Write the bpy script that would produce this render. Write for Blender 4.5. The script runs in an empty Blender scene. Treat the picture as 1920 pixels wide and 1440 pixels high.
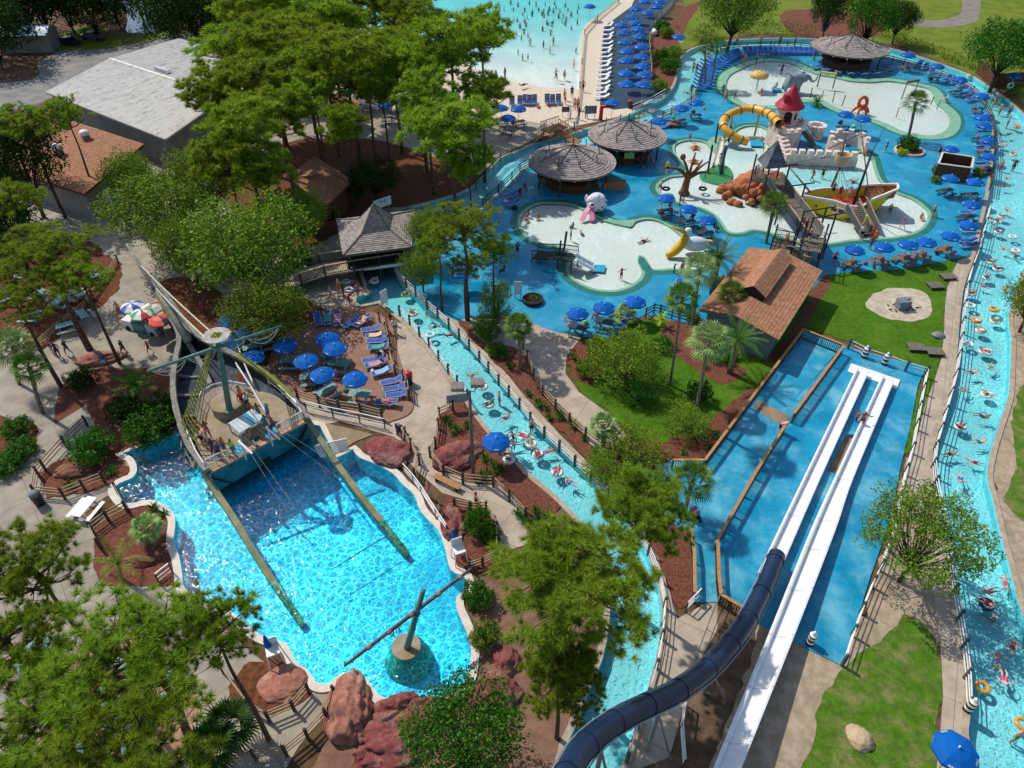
import bpy, bmesh, math, random
import numpy as np
from math import radians as R, sin, cos, pi, atan2, hypot
from mathutils import Vector as V, Matrix, noise
from mathutils.geometry import delaunay_2d_cdt
random.seed(7)
SC = bpy.context.scene
COL = SC.collection
# ------------------------------------------------------------ camera, sky, sun, exposure
F = 1335.0; TH = R(40.7); H = 40.0
cam = bpy.data.cameras.new('camera'); cam.sensor_width = 36; cam.lens = F/1920*36
cam.clip_start = 1; cam.clip_end = 3000
co = bpy.data.objects.new('camera', cam); COL.objects.link(co)
co.location = (0, 0, H); co.rotation_euler = (pi/2-TH, 0, 0); SC.camera = co
SUN_AZ = R(-50); SUN_EL = R(50)
W = bpy.data.worlds.new('World'); SC.world = W; W.use_nodes = True
nt = W.node_tree; bg = nt.nodes['Background']
sky = nt.nodes.new('ShaderNodeTexSky'); sky.sky_type = 'NISHITA'; sky.sun_disc = False
sky.sun_elevation = SUN_EL; sky.sun_rotation = SUN_AZ
nt.links.new(sky.outputs[0], bg.inputs[0]); bg.inputs[1].default_value = 0.15
sl = bpy.data.lights.new('sun', 'SUN'); sl.energy = 3.9; sl.angle = R(0.5); sl.color = (1, .95, .87)
so = bpy.data.objects.new('sun', sl); COL.objects.link(so)
sd = V((sin(SUN_AZ)*cos(SUN_EL), cos(SUN_AZ)*cos(SUN_EL), sin(SUN_EL)))
so.rotation_euler = sd.to_track_quat('Z', 'Y').to_euler(); so.location = sd*80
SC.view_settings.view_transform = 'Standard'; SC.view_settings.look = 'None'
SC.view_settings.exposure = -0.08; SC.view_settings.gamma = 1
SC.cycles.use_denoising = True
SC.cycles.max_bounces = 6; SC.cycles.transparent_max_bounces = 16
SC.cycles.diffuse_bounces = 2; SC.cycles.glossy_bounces = 2; SC.cycles.transmission_bounces = 4
SC.cycles.caustics_reflective = False; SC.cycles.caustics_refractive = False

def G(px, py, z=0.0):
    "photo pixel -> the point at height z that stands there"
    u = px-960; v = py-720
    d = (u, F*cos(TH)-v*sin(TH), -(F*sin(TH)+v*cos(TH)))
    t = (z-H)/d[2]
    return V((d[0]*t, d[1]*t, z))
def GS(px, py, z=0.0):
    "photo pixels per metre there"
    return (F*sin(TH)+(py-720)*cos(TH))/(H-z)
def lerp(a, b, t): return a+(b-a)*t

# ------------------------------------------------------------ materials
MATS = {}
def rgb(h):
    if isinstance(h, str):
        c = [int(h[i:i+2], 16)/255 for i in (0, 2, 4)]
        return tuple(((x+.055)/1.055)**2.4 if x > .04 else x/12.92 for x in c)+(1,)
    return tuple(h)+(1,) if len(h) == 3 else tuple(h)
class NT:
    def __init__(s, m): s.t = m.node_tree; s.n = s.t.nodes; s.l = s.t.links
    def new(s, ty, **k):
        n = s.n.new('ShaderNode'+ty)
        for a, b in k.items(): setattr(n, a, b)
        return n
    def set(s, n, i, v):
        if hasattr(v, 'is_output'): s.l.new(v, n.inputs[i])
        else: n.inputs[i].default_value = v if getattr(n.inputs[i], 'type', '') != 'VECTOR' or not isinstance(v, tuple) else v[:3]
    def math(s, op, a, b=0, c=0):
        n = s.new('Math', operation=op)
        for i, x in enumerate((a, b, c)):
            s.set(n, i, x)
        return n.outputs[0]
    def noise(s, vec, sc, det=3, rough=.55, dist=0):
        n = s.new('TexNoise'); s.set(n, 'Vector', vec); s.set(n, 'Scale', sc); s.set(n, 'Detail', det); s.set(n, 'Roughness', rough); s.set(n, 'Distortion', dist)
        return n.outputs[0]
    def ramp(s, f, a, b, lo=0.0, hi=1.0):
        n = s.new('MapRange', interpolation_type='SMOOTHSTEP'); s.set(n, 0, f); s.set(n, 1, a); s.set(n, 2, b); s.set(n, 3, lo); s.set(n, 4, hi)
        return n.outputs[0]
    def mix(s, f, a, b, mode='MIX'):
        n = s.new('Mix', data_type='RGBA', blend_type=mode)
        s.set(n, 0, f); s.set(n, 6, a); s.set(n, 7, b)
        return n.outputs[2]
def newmat(name):
    m = bpy.data.materials.new(name); m.use_nodes = True
    m.node_tree.nodes.clear(); return m, NT(m)
def mat(name, c, c2=None, sc=2.0, rough=.75, bump=0.0, bsc=20, spec=.4, metal=0, c3=None, sc3=.15, isl=0, fine=0, coat=0, joints=0, stretch=None, ang=0.0, wet=0):
    if name in MATS: return MATS[name]
    m, n = newmat(name)
    tc = n.new('TexCoord').outputs['Object']
    p = n.new('BsdfPrincipled'); out = n.new('OutputMaterial'); n.l.new(p.outputs[0], out.inputs[0])
    col = rgb(c)
    if c2 is not None: col = n.mix(n.ramp(n.noise(tc, sc, 4, .6), .35, .65), rgb(c), rgb(c2))
    if stretch:   # streaks drawn out along one direction
        mp = n.new('Mapping'); n.l.new(tc, mp.inputs[0]); mp.inputs['Rotation'].default_value = (0, 0, -stretch[0]); mp2 = n.new('Mapping'); n.l.new(mp.outputs[0], mp2.inputs[0]); mp2.inputs['Scale'].default_value = (stretch[1], stretch[2], 1)
        col = n.mix(n.ramp(n.noise(mp2.outputs[0], 1, 4, .7), .5, .72), col, rgb(stretch[3]))
    if joints:
        mp = n.new('Mapping'); n.l.new(tc, mp.inputs[0]); mp.inputs['Rotation'].default_value = (0, 0, ang); bk = n.new('TexBrick'); n.l.new(mp.outputs[0], bk.inputs['Vector']); bk.offset = 0; bk.inputs['Scale'].default_value = 1; bk.inputs['Brick Width'].default_value = joints; bk.inputs['Row Height'].default_value = joints; bk.inputs['Mortar Size'].default_value = .022
        bk.inputs['Color1'].default_value = (1, 1, 1, 1); bk.inputs['Color2'].default_value = (.93, .93, .93, 1); bk.inputs['Mortar'].default_value = (.5, .48, .45, 1); col = n.mix(1.0, col, bk.outputs[0], 'MULTIPLY')
    if c3 is not None: col = n.mix(n.ramp(n.noise(tc, sc3, 5, .7), .42, .8), col, rgb(c3))
    if isl or fine:
        if isl:
            g = n.new('NewGeometry').outputs['Random Per Island']
            f = n.ramp(g, 0, 1, 1-isl, 1+isl)
        else: f = 1.0
        if fine: f = n.math('MULTIPLY', f, n.ramp(n.noise(tc, bsc, 5, .7), .25, .75, 1-fine, 1+fine))
        h = n.new('HueSaturation'); n.set(h, 'Value', f); n.set(h, 'Color', col); col = h.outputs[0]
    n.set(p, 'Base Color', col); p.inputs['Roughness'].default_value = rough
    if wet:   # puddles: glossier and a little darker
        wf = n.ramp(n.noise(tc, wet, 5, .65), .5, .6); n.set(p, 'Roughness', n.math('SUBTRACT', rough, n.math('MULTIPLY', wf, rough-.12))); n.set(p, 'Base Color', n.mix(n.math('MULTIPLY', wf, .16), col, rgb('06384c')))
    p.inputs['Specular IOR Level'].default_value = spec; p.inputs['Metallic'].default_value = metal
    p.inputs['Coat Weight'].default_value = coat
    if bump:
        b = n.new('Bump'); b.inputs['Strength'].default_value = 1; b.inputs['Distance'].default_value = bump
        n.set(b, 'Height', n.noise(tc, bsc, 5, .65)); n.l.new(b.outputs[0], p.inputs['Normal'])
    MATS[name] = m; return m
def leafmat(name, c1, c2, var=.35, trans=.3, sc=.5, dead=.0):
    if name in MATS: return MATS[name]
    m, n = newmat(name)
    tc = n.new('TexCoord').outputs['Object']
    ge = n.new('NewGeometry').outputs['Random Per Island']
    oi = n.new('ObjectInfo').outputs['Random']
    f = n.math('ADD', n.ramp(n.noise(tc, sc, 3), .3, .7, 0, .7), n.math('MULTIPLY', ge, .3))
    col = n.mix(f, rgb(c1), rgb(c2))
    col = n.mix(n.math('GREATER_THAN', n.math('FRACT', n.math('MULTIPLY', ge, 37.7)), 1.0-dead), col, rgb('8a6a2c'))
    h = n.new('HueSaturation'); n.set(h, 'Color', col)
    n.set(h, 'Value', n.math('MULTIPLY', n.ramp(ge, 0, 1, 1-var, 1+var), n.ramp(oi, 0, 1, .85, 1.15)))
    n.set(h, 'Hue', n.ramp(oi, 0, 1, .492, .512))
    d = n.new('BsdfDiffuse'); t = n.new('BsdfTranslucent'); x = n.new('MixShader'); g = n.new('BsdfGlossy'); x2 = n.new('MixShader')
    n.l.new(h.outputs[0], d.inputs[0]); n.l.new(h.outputs[0], t.inputs[0]); g.inputs['Roughness'].default_value = .45
    n.set(x, 0, trans); n.l.new(d.outputs[0], x.inputs[1]); n.l.new(t.outputs[0], x.inputs[2])
    n.set(x2, 0, .012); n.l.new(x.outputs[0], x2.inputs[1]); n.l.new(g.outputs[0], x2.inputs[2])
    o = n.new('OutputMaterial'); n.l.new(x2.outputs[0], o.inputs[0])
    MATS[name] = m; return m
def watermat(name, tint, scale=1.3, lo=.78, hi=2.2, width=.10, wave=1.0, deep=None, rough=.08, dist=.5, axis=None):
    "rippled clear water: a surface that tints the light, has bright caustic lines painted into its transparent colour and mirrors sky and sun"
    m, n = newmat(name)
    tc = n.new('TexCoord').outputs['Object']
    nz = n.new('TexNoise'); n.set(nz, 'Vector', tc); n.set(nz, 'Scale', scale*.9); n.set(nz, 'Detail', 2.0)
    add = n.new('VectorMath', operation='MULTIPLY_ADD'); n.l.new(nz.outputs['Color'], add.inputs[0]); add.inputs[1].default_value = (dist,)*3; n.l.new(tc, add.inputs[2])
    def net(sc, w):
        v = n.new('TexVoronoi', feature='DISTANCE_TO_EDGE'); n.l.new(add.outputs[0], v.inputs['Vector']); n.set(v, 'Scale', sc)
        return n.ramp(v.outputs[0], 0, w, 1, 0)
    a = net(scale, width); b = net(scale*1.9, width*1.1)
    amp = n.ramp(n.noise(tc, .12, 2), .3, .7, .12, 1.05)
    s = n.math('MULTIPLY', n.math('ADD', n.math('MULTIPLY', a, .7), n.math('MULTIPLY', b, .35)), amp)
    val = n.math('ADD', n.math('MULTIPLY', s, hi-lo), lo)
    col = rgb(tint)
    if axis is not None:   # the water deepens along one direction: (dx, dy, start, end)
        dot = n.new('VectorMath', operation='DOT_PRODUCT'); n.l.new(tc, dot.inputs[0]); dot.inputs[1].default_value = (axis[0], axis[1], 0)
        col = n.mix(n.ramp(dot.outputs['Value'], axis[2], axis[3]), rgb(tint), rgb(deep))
    mul = n.new('VectorMath', operation='SCALE'); n.set(mul, 0, col); n.set(mul, 3, val)  # bright net of rippled sunlight painted into the transparent colour
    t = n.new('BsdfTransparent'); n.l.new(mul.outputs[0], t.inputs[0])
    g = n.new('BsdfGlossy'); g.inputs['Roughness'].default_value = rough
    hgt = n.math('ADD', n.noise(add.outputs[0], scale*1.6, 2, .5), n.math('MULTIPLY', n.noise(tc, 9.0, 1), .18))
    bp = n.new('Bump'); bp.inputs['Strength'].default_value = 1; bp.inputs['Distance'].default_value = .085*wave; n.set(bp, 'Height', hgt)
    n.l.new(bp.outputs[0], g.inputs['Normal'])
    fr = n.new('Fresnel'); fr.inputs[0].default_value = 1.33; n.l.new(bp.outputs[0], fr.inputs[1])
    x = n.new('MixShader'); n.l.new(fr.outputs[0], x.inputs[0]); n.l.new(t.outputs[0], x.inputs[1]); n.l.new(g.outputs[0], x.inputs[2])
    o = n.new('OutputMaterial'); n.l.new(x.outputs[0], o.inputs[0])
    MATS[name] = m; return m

# ------------------------------------------------------------ objects
def obj(name, me, m=None, parent=None, loc=None, rotz=0):
    o = bpy.data.objects.new(name, me); COL.objects.link(o)
    if m is not None and me is not None:
        for x in (m if isinstance(m, (list, tuple)) else [m]): me.materials.append(x)
    if parent: o.parent = parent
    if loc is not None: o.location = loc
    if rotz: o.rotation_euler = (0, 0, rotz)
    return o
def tag(o, label=None, cat=None, group=None, kind=None):
    if label: o['label'] = label
    if cat: o['category'] = cat
    if group: o['group'] = group
    if kind: o['kind'] = kind
    return o
def thing(name, label, cat, loc=(0, 0, 0), rotz=0, group=None):
    o = bpy.data.objects.new(name, None); COL.objects.link(o); o.empty_display_size = .2
    o.location = loc; o.rotation_euler = (0, 0, rotz)
    return tag(o, label, cat, group)
def dup(root, loc=None, rotz=None, label=None, group=None, scale=None):
    r = root.copy(); COL.objects.link(r)
    if loc is not None: r.location = loc
    if rotz is not None: r.rotation_euler = (0, 0, rotz)
    if scale is not None: r.scale = (scale,)*3 if not isinstance(scale, (tuple, list)) else scale
    if label: r['label'] = label
    if group: r['group'] = group
    for ch in list(root.children):
        c = ch.copy(); COL.objects.link(c); c.parent = r
        for g in ch.children:
            d = g.copy(); COL.objects.link(d); d.parent = c
    return r
class MB:
    def __init__(s): s.v = []; s.f = []; s.mi = []; s.m = 0
    def add(s, vs, fs):
        b = len(s.v); s.v.extend([tuple(x) for x in vs]); s.f.extend([tuple(i+b for i in f) for f in fs]); s.mi.extend([s.m]*len(fs)); return s
    def box(s, c, d, rz=0, M=None):
        x, y, z = d[0]/2, d[1]/2, d[2]/2
        vs = [V((a, b, e)) for a in (-x, x) for b in (-y, y) for e in (-z, z)]
        q = Matrix.Rotation(rz, 4, 'Z') if M is None else M
        return s.add([q@v+V(c) for v in vs], [(0, 1, 3, 2), (4, 6, 7, 5), (0, 4, 5, 1), (2, 3, 7, 6), (0, 2, 6, 4), (1, 5, 7, 3)])
    def bar(s, a, b, w, h=None, up=V((0, 0, 1))):
        "a beam of w x h from a to b"
        a = V(a); b = V(b); h = h or w; d = (b-a).normalized()
        sx = d.cross(up)
        if sx.length < 1e-4: sx = V((1, 0, 0))
        sx.normalize(); u = sx.cross(d)
        vs = [p+sx*(i*w/2)+u*(j*h/2) for p in (a, b) for i, j in ((-1, -1), (1, -1), (1, 1), (-1, 1))]
        return s.add(vs, [(0, 3, 2, 1), (4, 5, 6, 7), (0, 1, 5, 4), (1, 2, 6, 5), (2, 3, 7, 6), (3, 0, 4, 7)])
    def tube(s, pts, r, n=8, caps=True, closed=False):
        pts = [V(p) for p in pts]; k = len(pts)
        rs = r if isinstance(r, (list, tuple)) else [r]*k
        vs = []; ref = None
        for i, p in enumerate(pts):
            if closed: d = pts[(i+1) % k]-pts[i-1]
            else: d = pts[min(i+1, k-1)]-pts[max(i-1, 0)]
            d.normalize()
            if ref is None: ref = V((0, 0, 1)) if abs(d.z) < .9 else V((1, 0, 0))
            sx = d.cross(ref).normalized(); u = sx.cross(d).normalized(); ref = u
            for j in range(n):
                a = 2*pi*j/n; vs.append(p+sx*(cos(a)*rs[i])+u*(sin(a)*rs[i]))
        fs = []
        for i in range(k if closed else k-1):
            for j in range(n):
                a = i*n+j; b = i*n+(j+1) % n; i2 = ((i+1) % k)*n
                fs.append((a, b, i2+(j+1) % n, i2+j))
        if caps and not closed: fs += [tuple(range(n))[::-1], tuple((k-1)*n+j for j in range(n))]
        return s.add(vs, fs)
    def lathe(s, prof, n=16, c=(0, 0, 0), M=None, sx=1, sy=1):
        vs = []; fs = []; k = len(prof); c = V(c)
        for r, z in prof:
            for j in range(n):
                a = 2*pi*j/n; p = V((r*cos(a)*sx, r*sin(a)*sy, z))
                vs.append((M@p if M else p)+c)
        for i in range(k-1):
            for j in range(n): fs.append((i*n+j, i*n+(j+1) % n, (i+1)*n+(j+1) % n, (i+1)*n+j))
        if prof[0][0] > 1e-4: fs.append(tuple(range(n))[::-1])
        if prof[-1][0] > 1e-4: fs.append(tuple((k-1)*n+j for j in range(n)))
        return s.add(vs, fs)
    def prism(s, poly, z0, z1):
        n = len(poly); vs = [(p[0], p[1], z0) for p in poly]+[(p[0], p[1], z1) for p in poly]
        return s.add(vs, [tuple(range(n))[::-1], tuple(range(n, 2*n))]+[(i, (i+1) % n, n+(i+1) % n, n+i) for i in range(n)])
    def blob(s, c, r, sub=2, amp=.25, fr=1.2, seed=0, flat=0, M=None):
        bm = bmesh.new(); bmesh.ops.create_icosphere(bm, subdivisions=sub, radius=1)
        rx, ry, rz = r if isinstance(r, (tuple, list)) else (r, r, r)
        vs = []
        for v in bm.verts:
            p = v.co.copy(); k = 1+amp*noise.noise(p*fr+V((seed*3.1, seed*1.7, seed)))+amp*.4*noise.noise(p*fr*3+V((seed, 5, seed)))+(amp*.22*abs(noise.noise(p*fr*7+V((seed, 2, 9)))) if sub > 3 else 0)-(amp*.5*max(0, .12-abs(noise.noise(p*fr*1.9+V((7, seed, 1)))))*3 if sub > 3 else 0)
            p = V((p.x*rx*k, p.y*ry*k, p.z*rz*k))
            if M: p = M@p
            if flat is not None and flat != 0 and p.z < -flat: p.z = -flat
            vs.append(p+V(c))
        fs = [tuple(v.index for v in f.verts) for f in bm.faces]; bm.free()
        return s.add(vs, fs)
    def mesh(s, name, smooth=False):
        me = bpy.data.meshes.new(name); me.from_pydata(s.v, [], s.f)
        if any(s.mi): me.polygons.foreach_set('material_index', s.mi)
        if smooth: me.polygons.foreach_set('use_smooth', [True]*len(s.f))
        me.update(); return me
    def build(s, name, m, parent=None, smooth=False, loc=None, rotz=0):
        return obj(name, s.mesh(name, smooth), m, parent, loc, rotz)

# ------------------------------------------------------------ the ground as one planar partition
def smooth(pts, k=4, closed=True):
    n = len(pts); out = []
    for i in range(n if closed else n-1):
        if closed: p = [pts[(i+j) % n] for j in (-1, 0, 1, 2)]
        else: p = [pts[max(i-1, 0)], pts[i], pts[i+1], pts[min(i+2, n-1)]]
        p = [V(q) for q in p]
        for t in range(k):
            u = t/k
            out.append(.5*((2*p[1])+(p[2]-p[0])*u+(2*p[0]-5*p[1]+4*p[2]-p[3])*u*u+(3*p[1]-p[0]-3*p[2]+p[3])*u**3))
    if not closed: out.append(V(pts[-1]))
    return out
def W2(pts, z=0): return [G(x, y, z).xy for x, y in pts]
def offs(poly, d):
    n = len(poly); A = sum(poly[i].x*poly[(i+1) % n].y-poly[(i+1) % n].x*poly[i].y for i in range(n))
    sg = 1 if A > 0 else -1; out = []
    for i in range(n):
        a = (poly[i]-poly[i-1]); b = (poly[(i+1) % n]-poly[i])
        if a.length < 1e-6 or b.length < 1e-6: out.append(poly[i].copy()); continue
        t = (a.normalized()+b.normalized())
        if t.length < .2: t = b
        t.normalize(); out.append(poly[i]+V((t.y, -t.x))*d*sg)
    return out
def thin(poly, d=.12):
    out = [poly[0]]
    for p in poly[1:]:
        if (p-out[-1]).length > d: out.append(p)
    if (out[0]-out[-1]).length < d: out.pop()
    return out
# region: name, outline (photo pixels at ground level), smooth?, z, floor material; later ones win
REG = []
NATURAL = {'soil', 'red_mulch', 'pine_straw', 'sandy_dirt', 'lawn_grass', 'worn_grass', 'field_grass', 'bare_dirt', 'dirt_painted_shade', 'pale_sand', 'gravel_path'}
def ragged(poly, step=.45, amp=.16):
    out = []
    for a, b in zip(poly, poly[1:]+poly[:1]):
        k = max(1, int((b-a).length/step)) if (b-a).length < 60 else 1
        for i in range(k):
            p = a.lerp(b, i/k); q = V((p.x*1.1, p.y*1.1, 3.3)); out.append(p+V((noise.noise(q), noise.noise(q+V((9, 4, 1))))) *amp*2.2)
    return out
def reg(name, pts, m, z=0.0, sm=True, water=None, depth=1.1, lvl=-.12, wall=None, world=False, sub=None):
    poly = [V(p) for p in pts] if world else W2(pts)
    if sm: poly = smooth(poly, 4)
    if m.name in NATURAL and not world: poly = ragged(poly)
    REG.append(dict(name=name, poly=thin(poly), m=m, z=z, water=water, depth=depth, lvl=lvl, wall=wall))
    return REG[-1]['poly']
M_soil = mat('soil', '6b5238', '4e3d2b', 1.2, .95, .02, 30, .2, c3='8a6f50', sc3=.35, fine=.3)
M_mulch = mat('red_mulch', '84503f', '5f382c', 6, .95, .03, 38, .2, fine=.45)
M_straw = mat('pine_straw', '7a4a30', '55341f', 3, .95, .02, 30, .2, fine=.4)
M_sand = mat('sandy_dirt', 'b5a28a', '9d8a72', 1.5, .95, .02, 25, .2, c3='80755a', sc3=.5, fine=.25)
M_grass = mat('lawn_grass', '4c7212', '3a5f0e', 2.2, .95, .03, 26, .15, c3='5f7f20', sc3=.28, fine=.35)
M_grassb = mat('worn_grass', '557a1c', '446616', 1.8, .95, .04, 24, .15, c3='93865a', sc3=.8, fine=.45)
M_field = mat('field_grass', '6f7f24', '5c6d1e', .35, .95, .02, 8, .15, c3='7d7c30', sc3=.06, fine=.2)
M_conc = mat('concrete', 'bfae9c', 'b0a08d', .9, .85, .004, 30, .3, c3='948371', sc3=.5, fine=.08, joints=2.6, ang=.5)
M_concw = mat('pale_concrete', 'd6c6b0', 'cdbca4', 1.1, .8, .003, 30, .3, fine=.05)
M_plaza = mat('greyish_concrete', 'aba08f', '998e7e', .8, .85, .004, 30, .3, c3='857a6b', sc3=.5, fine=.1, joints=3.2, ang=.9)  # a darker, greyer concrete for plaza and walks
M_brown = mat('brown_patio', '9a7260', '8d6755', 1, .8, .003, 30, .3, fine=.08)
M_cop = mat('coping', 'd9d0c2', 'cdc2b2', 2, .7, .002, 30, .35, fine=.05)
M_curb = mat('river_curb', 'b3a48e', '9c8d78', 2, .8, .003, 30, .3, fine=.12)
M_deck = mat('blue_deck_paint', '0c8cb2', '0d84a9', .7, .55, .002, 25, .4, c3='4fb0c8', sc3=.35, fine=.05, wet=.22)
M_deck2 = mat('light_blue_deck_paint', '1c96b8', '2690b0', .6, .5, .002, 25, .4, c3='7cbccc', sc3=.5, fine=.06, wet=.3)
M_deck3 = mat('run_out_deck_paint', '0b8fb6', '0f88ad', .5, .45, .002, 20, .4, c3='78bccb', sc3=.28, fine=.07, wet=.3)
M_navydeck = mat('slate_blue_carpet', '33475a', '2c3f52', 1, .8, 0, 30, .3)
M_lgreen = mat('sage_green_paint', '86b398', '76a688', .8, .6, .002, 25, .4, fine=.04)
M_dgreen = mat('teal_green_paint', '1f7468', '1b695e', .8, .6, .002, 25, .4, fine=.05)
M_pwhite = mat('wading_floor', 'dde8e0', 'e2ebe2', .25, .35, .004, 5, .5, c3='c8e2e0', sc3=.12)
M_pool = mat('pool_floor', 'a8e2e6', '9cdbe0', .5, .6, 0, 20, .4)
M_poolm = mat('main_pool_floor', '4cc9e6', '42c2e2', .4, .6, 0, 20, .4)
M_pooldeep = mat('deep_pool_floor', '3cc4e4', '36bee0', .4, .6, 0, 20, .4)
M_beach = mat('beach_floor', 'f0f1ea', 'e9eee8', .2, .5, 0, 20, .4)
M_tile = mat('navy_tile_band', '1c4f8c', '17457c', 5, .3, 0, 20, .5)
M_pwall = mat('pool_wall', '7fdbe6', '74d2df', 1, .5, 0, 20, .4)
M_asph = mat('asphalt', '8c8984', '7b7873', .4, .9, .004, 20, .3, c3='6d6963', sc3=.2, fine=.1)
M_brownslab = mat('brown_slab', '9b8468', '86715a', 1, .85, .003, 20, .3, fine=.1)
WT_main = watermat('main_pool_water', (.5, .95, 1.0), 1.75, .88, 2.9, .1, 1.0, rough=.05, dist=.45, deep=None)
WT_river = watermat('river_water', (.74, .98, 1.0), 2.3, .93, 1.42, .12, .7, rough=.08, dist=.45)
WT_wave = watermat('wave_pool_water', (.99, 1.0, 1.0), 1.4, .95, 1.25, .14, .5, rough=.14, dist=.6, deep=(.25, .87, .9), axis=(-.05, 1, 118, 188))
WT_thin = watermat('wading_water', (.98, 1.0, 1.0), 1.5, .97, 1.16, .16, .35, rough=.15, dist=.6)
m, n = newmat('pond_water'); p = n.new('BsdfPrincipled'); o = n.new('OutputMaterial'); n.l.new(p.outputs[0], o.inputs[0])
p.inputs['Base Color'].default_value = (.02, .03, .03, 1); p.inputs['Roughness'].default_value = .08; WT_pond = m

# --- broad areas
reg('ground', [(-1200, 0), (1200, 0), (1200, 1200), (-1200, 1200)], M_soil, z=-.02, sm=False, world=True)
REG[0]['poly'] = [V(p) for p in [(-900, -60), (900, -60), (900, 900), (-900, 900)]]
reg('field', [(1185, -200), (2600, -200), (2500, 300), (1990, 260), (1900, 175), (1800, 128), (1690, 84), (1440, 62), (1325, 72), (1285, 95), (1262, 115), (1245, 60), (1290, 20)], M_field, sm=False)
reg('pond', [(215, -60), (330, -60), (300, 10), (292, 40), (296, 60), (262, 63), (236, 58), (238, 25)], WT_pond, z=-.05)
reg('side_grass', [(95, 70), (170, 48), (240, 62), (330, 60), (345, 76), (240, 84), (150, 95), (105, 92)], M_field)
reg('service_road', [(-200, 175), (60, 150), (75, 140), (70, 118), (110, 95), (200, 92), (330, 66), (430, 52), (470, 80), (350, 110), (300, 150), (160, 160), (120, 172), (60, 200), (-200, 240)], M_asph, sm=False)
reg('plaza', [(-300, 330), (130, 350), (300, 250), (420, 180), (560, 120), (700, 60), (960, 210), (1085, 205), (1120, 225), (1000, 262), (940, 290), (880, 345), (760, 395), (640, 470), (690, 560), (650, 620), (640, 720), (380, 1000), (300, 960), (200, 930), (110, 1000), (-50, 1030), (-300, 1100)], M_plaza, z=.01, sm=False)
reg('planting_ground', [(470, 300), (560, 262), (700, 262), (800, 290), (900, 330), (830, 380), (700, 395), (610, 450), (560, 470), (500, 460), (440, 400), (400, 330)], M_straw, z=.03)
reg('planting_ground', [(560, 560), (470, 590), (400, 540), (330, 520), (290, 540), (320, 570), (350, 600), (430, 680), (530, 720), (600, 700), (640, 640), (620, 590)], M_straw, z=.03)
reg('planting_ground', [(-60, 470), (130, 440), (205, 480), (228, 510), (215, 550), (140, 610), (70, 660), (20, 640), (-40, 660)], M_straw, z=.03)
reg('planting_ground', [(110, 740), (150, 700), (220, 690), (310, 700), (330, 760), (328, 812), (225, 858), (140, 880), (85, 900), (100, 860)], M_mulch, z=.04)
reg('planting_bed', [(-60, 780), (40, 790), (72, 800), (68, 830), (40, 860), (5, 890), (-60, 920)], M_straw, z=.05)
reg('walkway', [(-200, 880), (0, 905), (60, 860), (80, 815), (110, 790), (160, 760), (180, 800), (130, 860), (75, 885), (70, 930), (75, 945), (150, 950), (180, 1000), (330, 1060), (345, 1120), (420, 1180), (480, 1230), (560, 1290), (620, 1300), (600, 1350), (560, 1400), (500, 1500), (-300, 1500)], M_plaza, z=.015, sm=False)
reg('patio', [(180, 1200), (300, 1190), (330, 1260), (380, 1330), (330, 1440), (60, 1460), (90, 1290)], mat('pinkish_patio', 'b58a72', 'a67c64', 1, .85, .003, 30, .3, c3='8f6b56', sc3=.5, fine=.1), z=.03, sm=False)
reg('dirt_patch', [(880, 1080), (960, 1100), (1150, 1080), (1130, 1240), (1040, 1450), (600, 1500), (560, 1480), (620, 1380), (640, 1280), (780, 1310), (870, 1270), (890, 1200)], mat('bare_dirt', '8a6a55', '77584a', 1.4, .95, .02, 25, .2, fine=.3), z=.02)
reg('dirt_patch', [(1340, 1180), (1420, 1175), (1700, 1150), (1760, 1100), (1755, 1440), (1600, 1520), (1200, 1520), (1240, 1300)], M_sand, z=.01, sm=False)
reg('dirt_patch', [(1700, 860), (1730, 870), (1770, 1000), (1780, 1200), (1600, 1250), (1640, 1100)], M_sand, z=.011, sm=False)
reg('dirt_patch', [(1890, 540), (2100, 500), (2200, 1500), (1990, 1500), (1900, 1100), (1870, 950), (1860, 850), (1893, 760)], M_sand, z=.01, sm=False)
reg('bank_grass', [(1905, 740), (1990, 700), (2050, 1020), (1935, 985), (1885, 940), (1905, 860)], M_grassb, z=.02)
reg('painted_shade_dirt', [(1240, 1160), (1345, 1140), (1425, 1175), (1350, 1400), (1300, 1520), (1160, 1520), (1200, 1330)], mat('dirt_painted_shade', '6e5847', '55432f', 1.2, .95, .02, 25, .2, c3='86705a', sc3=.4, fine=.3), z=.012, sm=False)  # tree shade painted into the colour of this dirt
reg('lawn', [(1752, 1187), (1765, 1230), (1768, 1305), (1754, 1355), (1752, 1500), (1500, 1500), (1522, 1400), (1540, 1330), (1562, 1285), (1595, 1240), (1660, 1195), (1690, 1155)], M_grassb, z=.03)
reg('lawn', [(1500, 512), (1825, 478), (1797, 490), (1785, 512), (1776, 540), (1772, 575), (1769, 630), (1764, 675), (1750, 722), (1728, 780), (1706, 846), (1690, 860), (1735, 690), (1585, 640), (1507, 612), (1420, 730), (1350, 640), (1440, 560)], M_grass, z=.03, sm=False)
reg('lawn', [(1075, 640), (1180, 600), (1330, 600), (1450, 660), (1440, 700), (1400, 760), (1320, 850), (1240, 860), (1185, 812), (1130, 765), (1085, 730), (1062, 690)], M_grass, z=.03, sm=False)
reg('sand_circle', [(1624, 573), (1636, 553), (1664, 542), (1704, 540), (1736, 552), (1748, 575), (1745, 592), (1716, 602), (1680, 601), (1648, 593)], mat('pale_sand', 'c9bda8', 'b3a48c', 1.2, .95, .02, 12, .2, c3='9c8d74', sc3=.9, fine=.12), z=.05)
reg('garden_bed', [(1245, 610), (1290, 590), (1340, 610), (1345, 640), (1300, 670), (1400, 690), (1350, 720), (1262, 665), (1240, 640)], M_mulch, z=.05)
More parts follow.
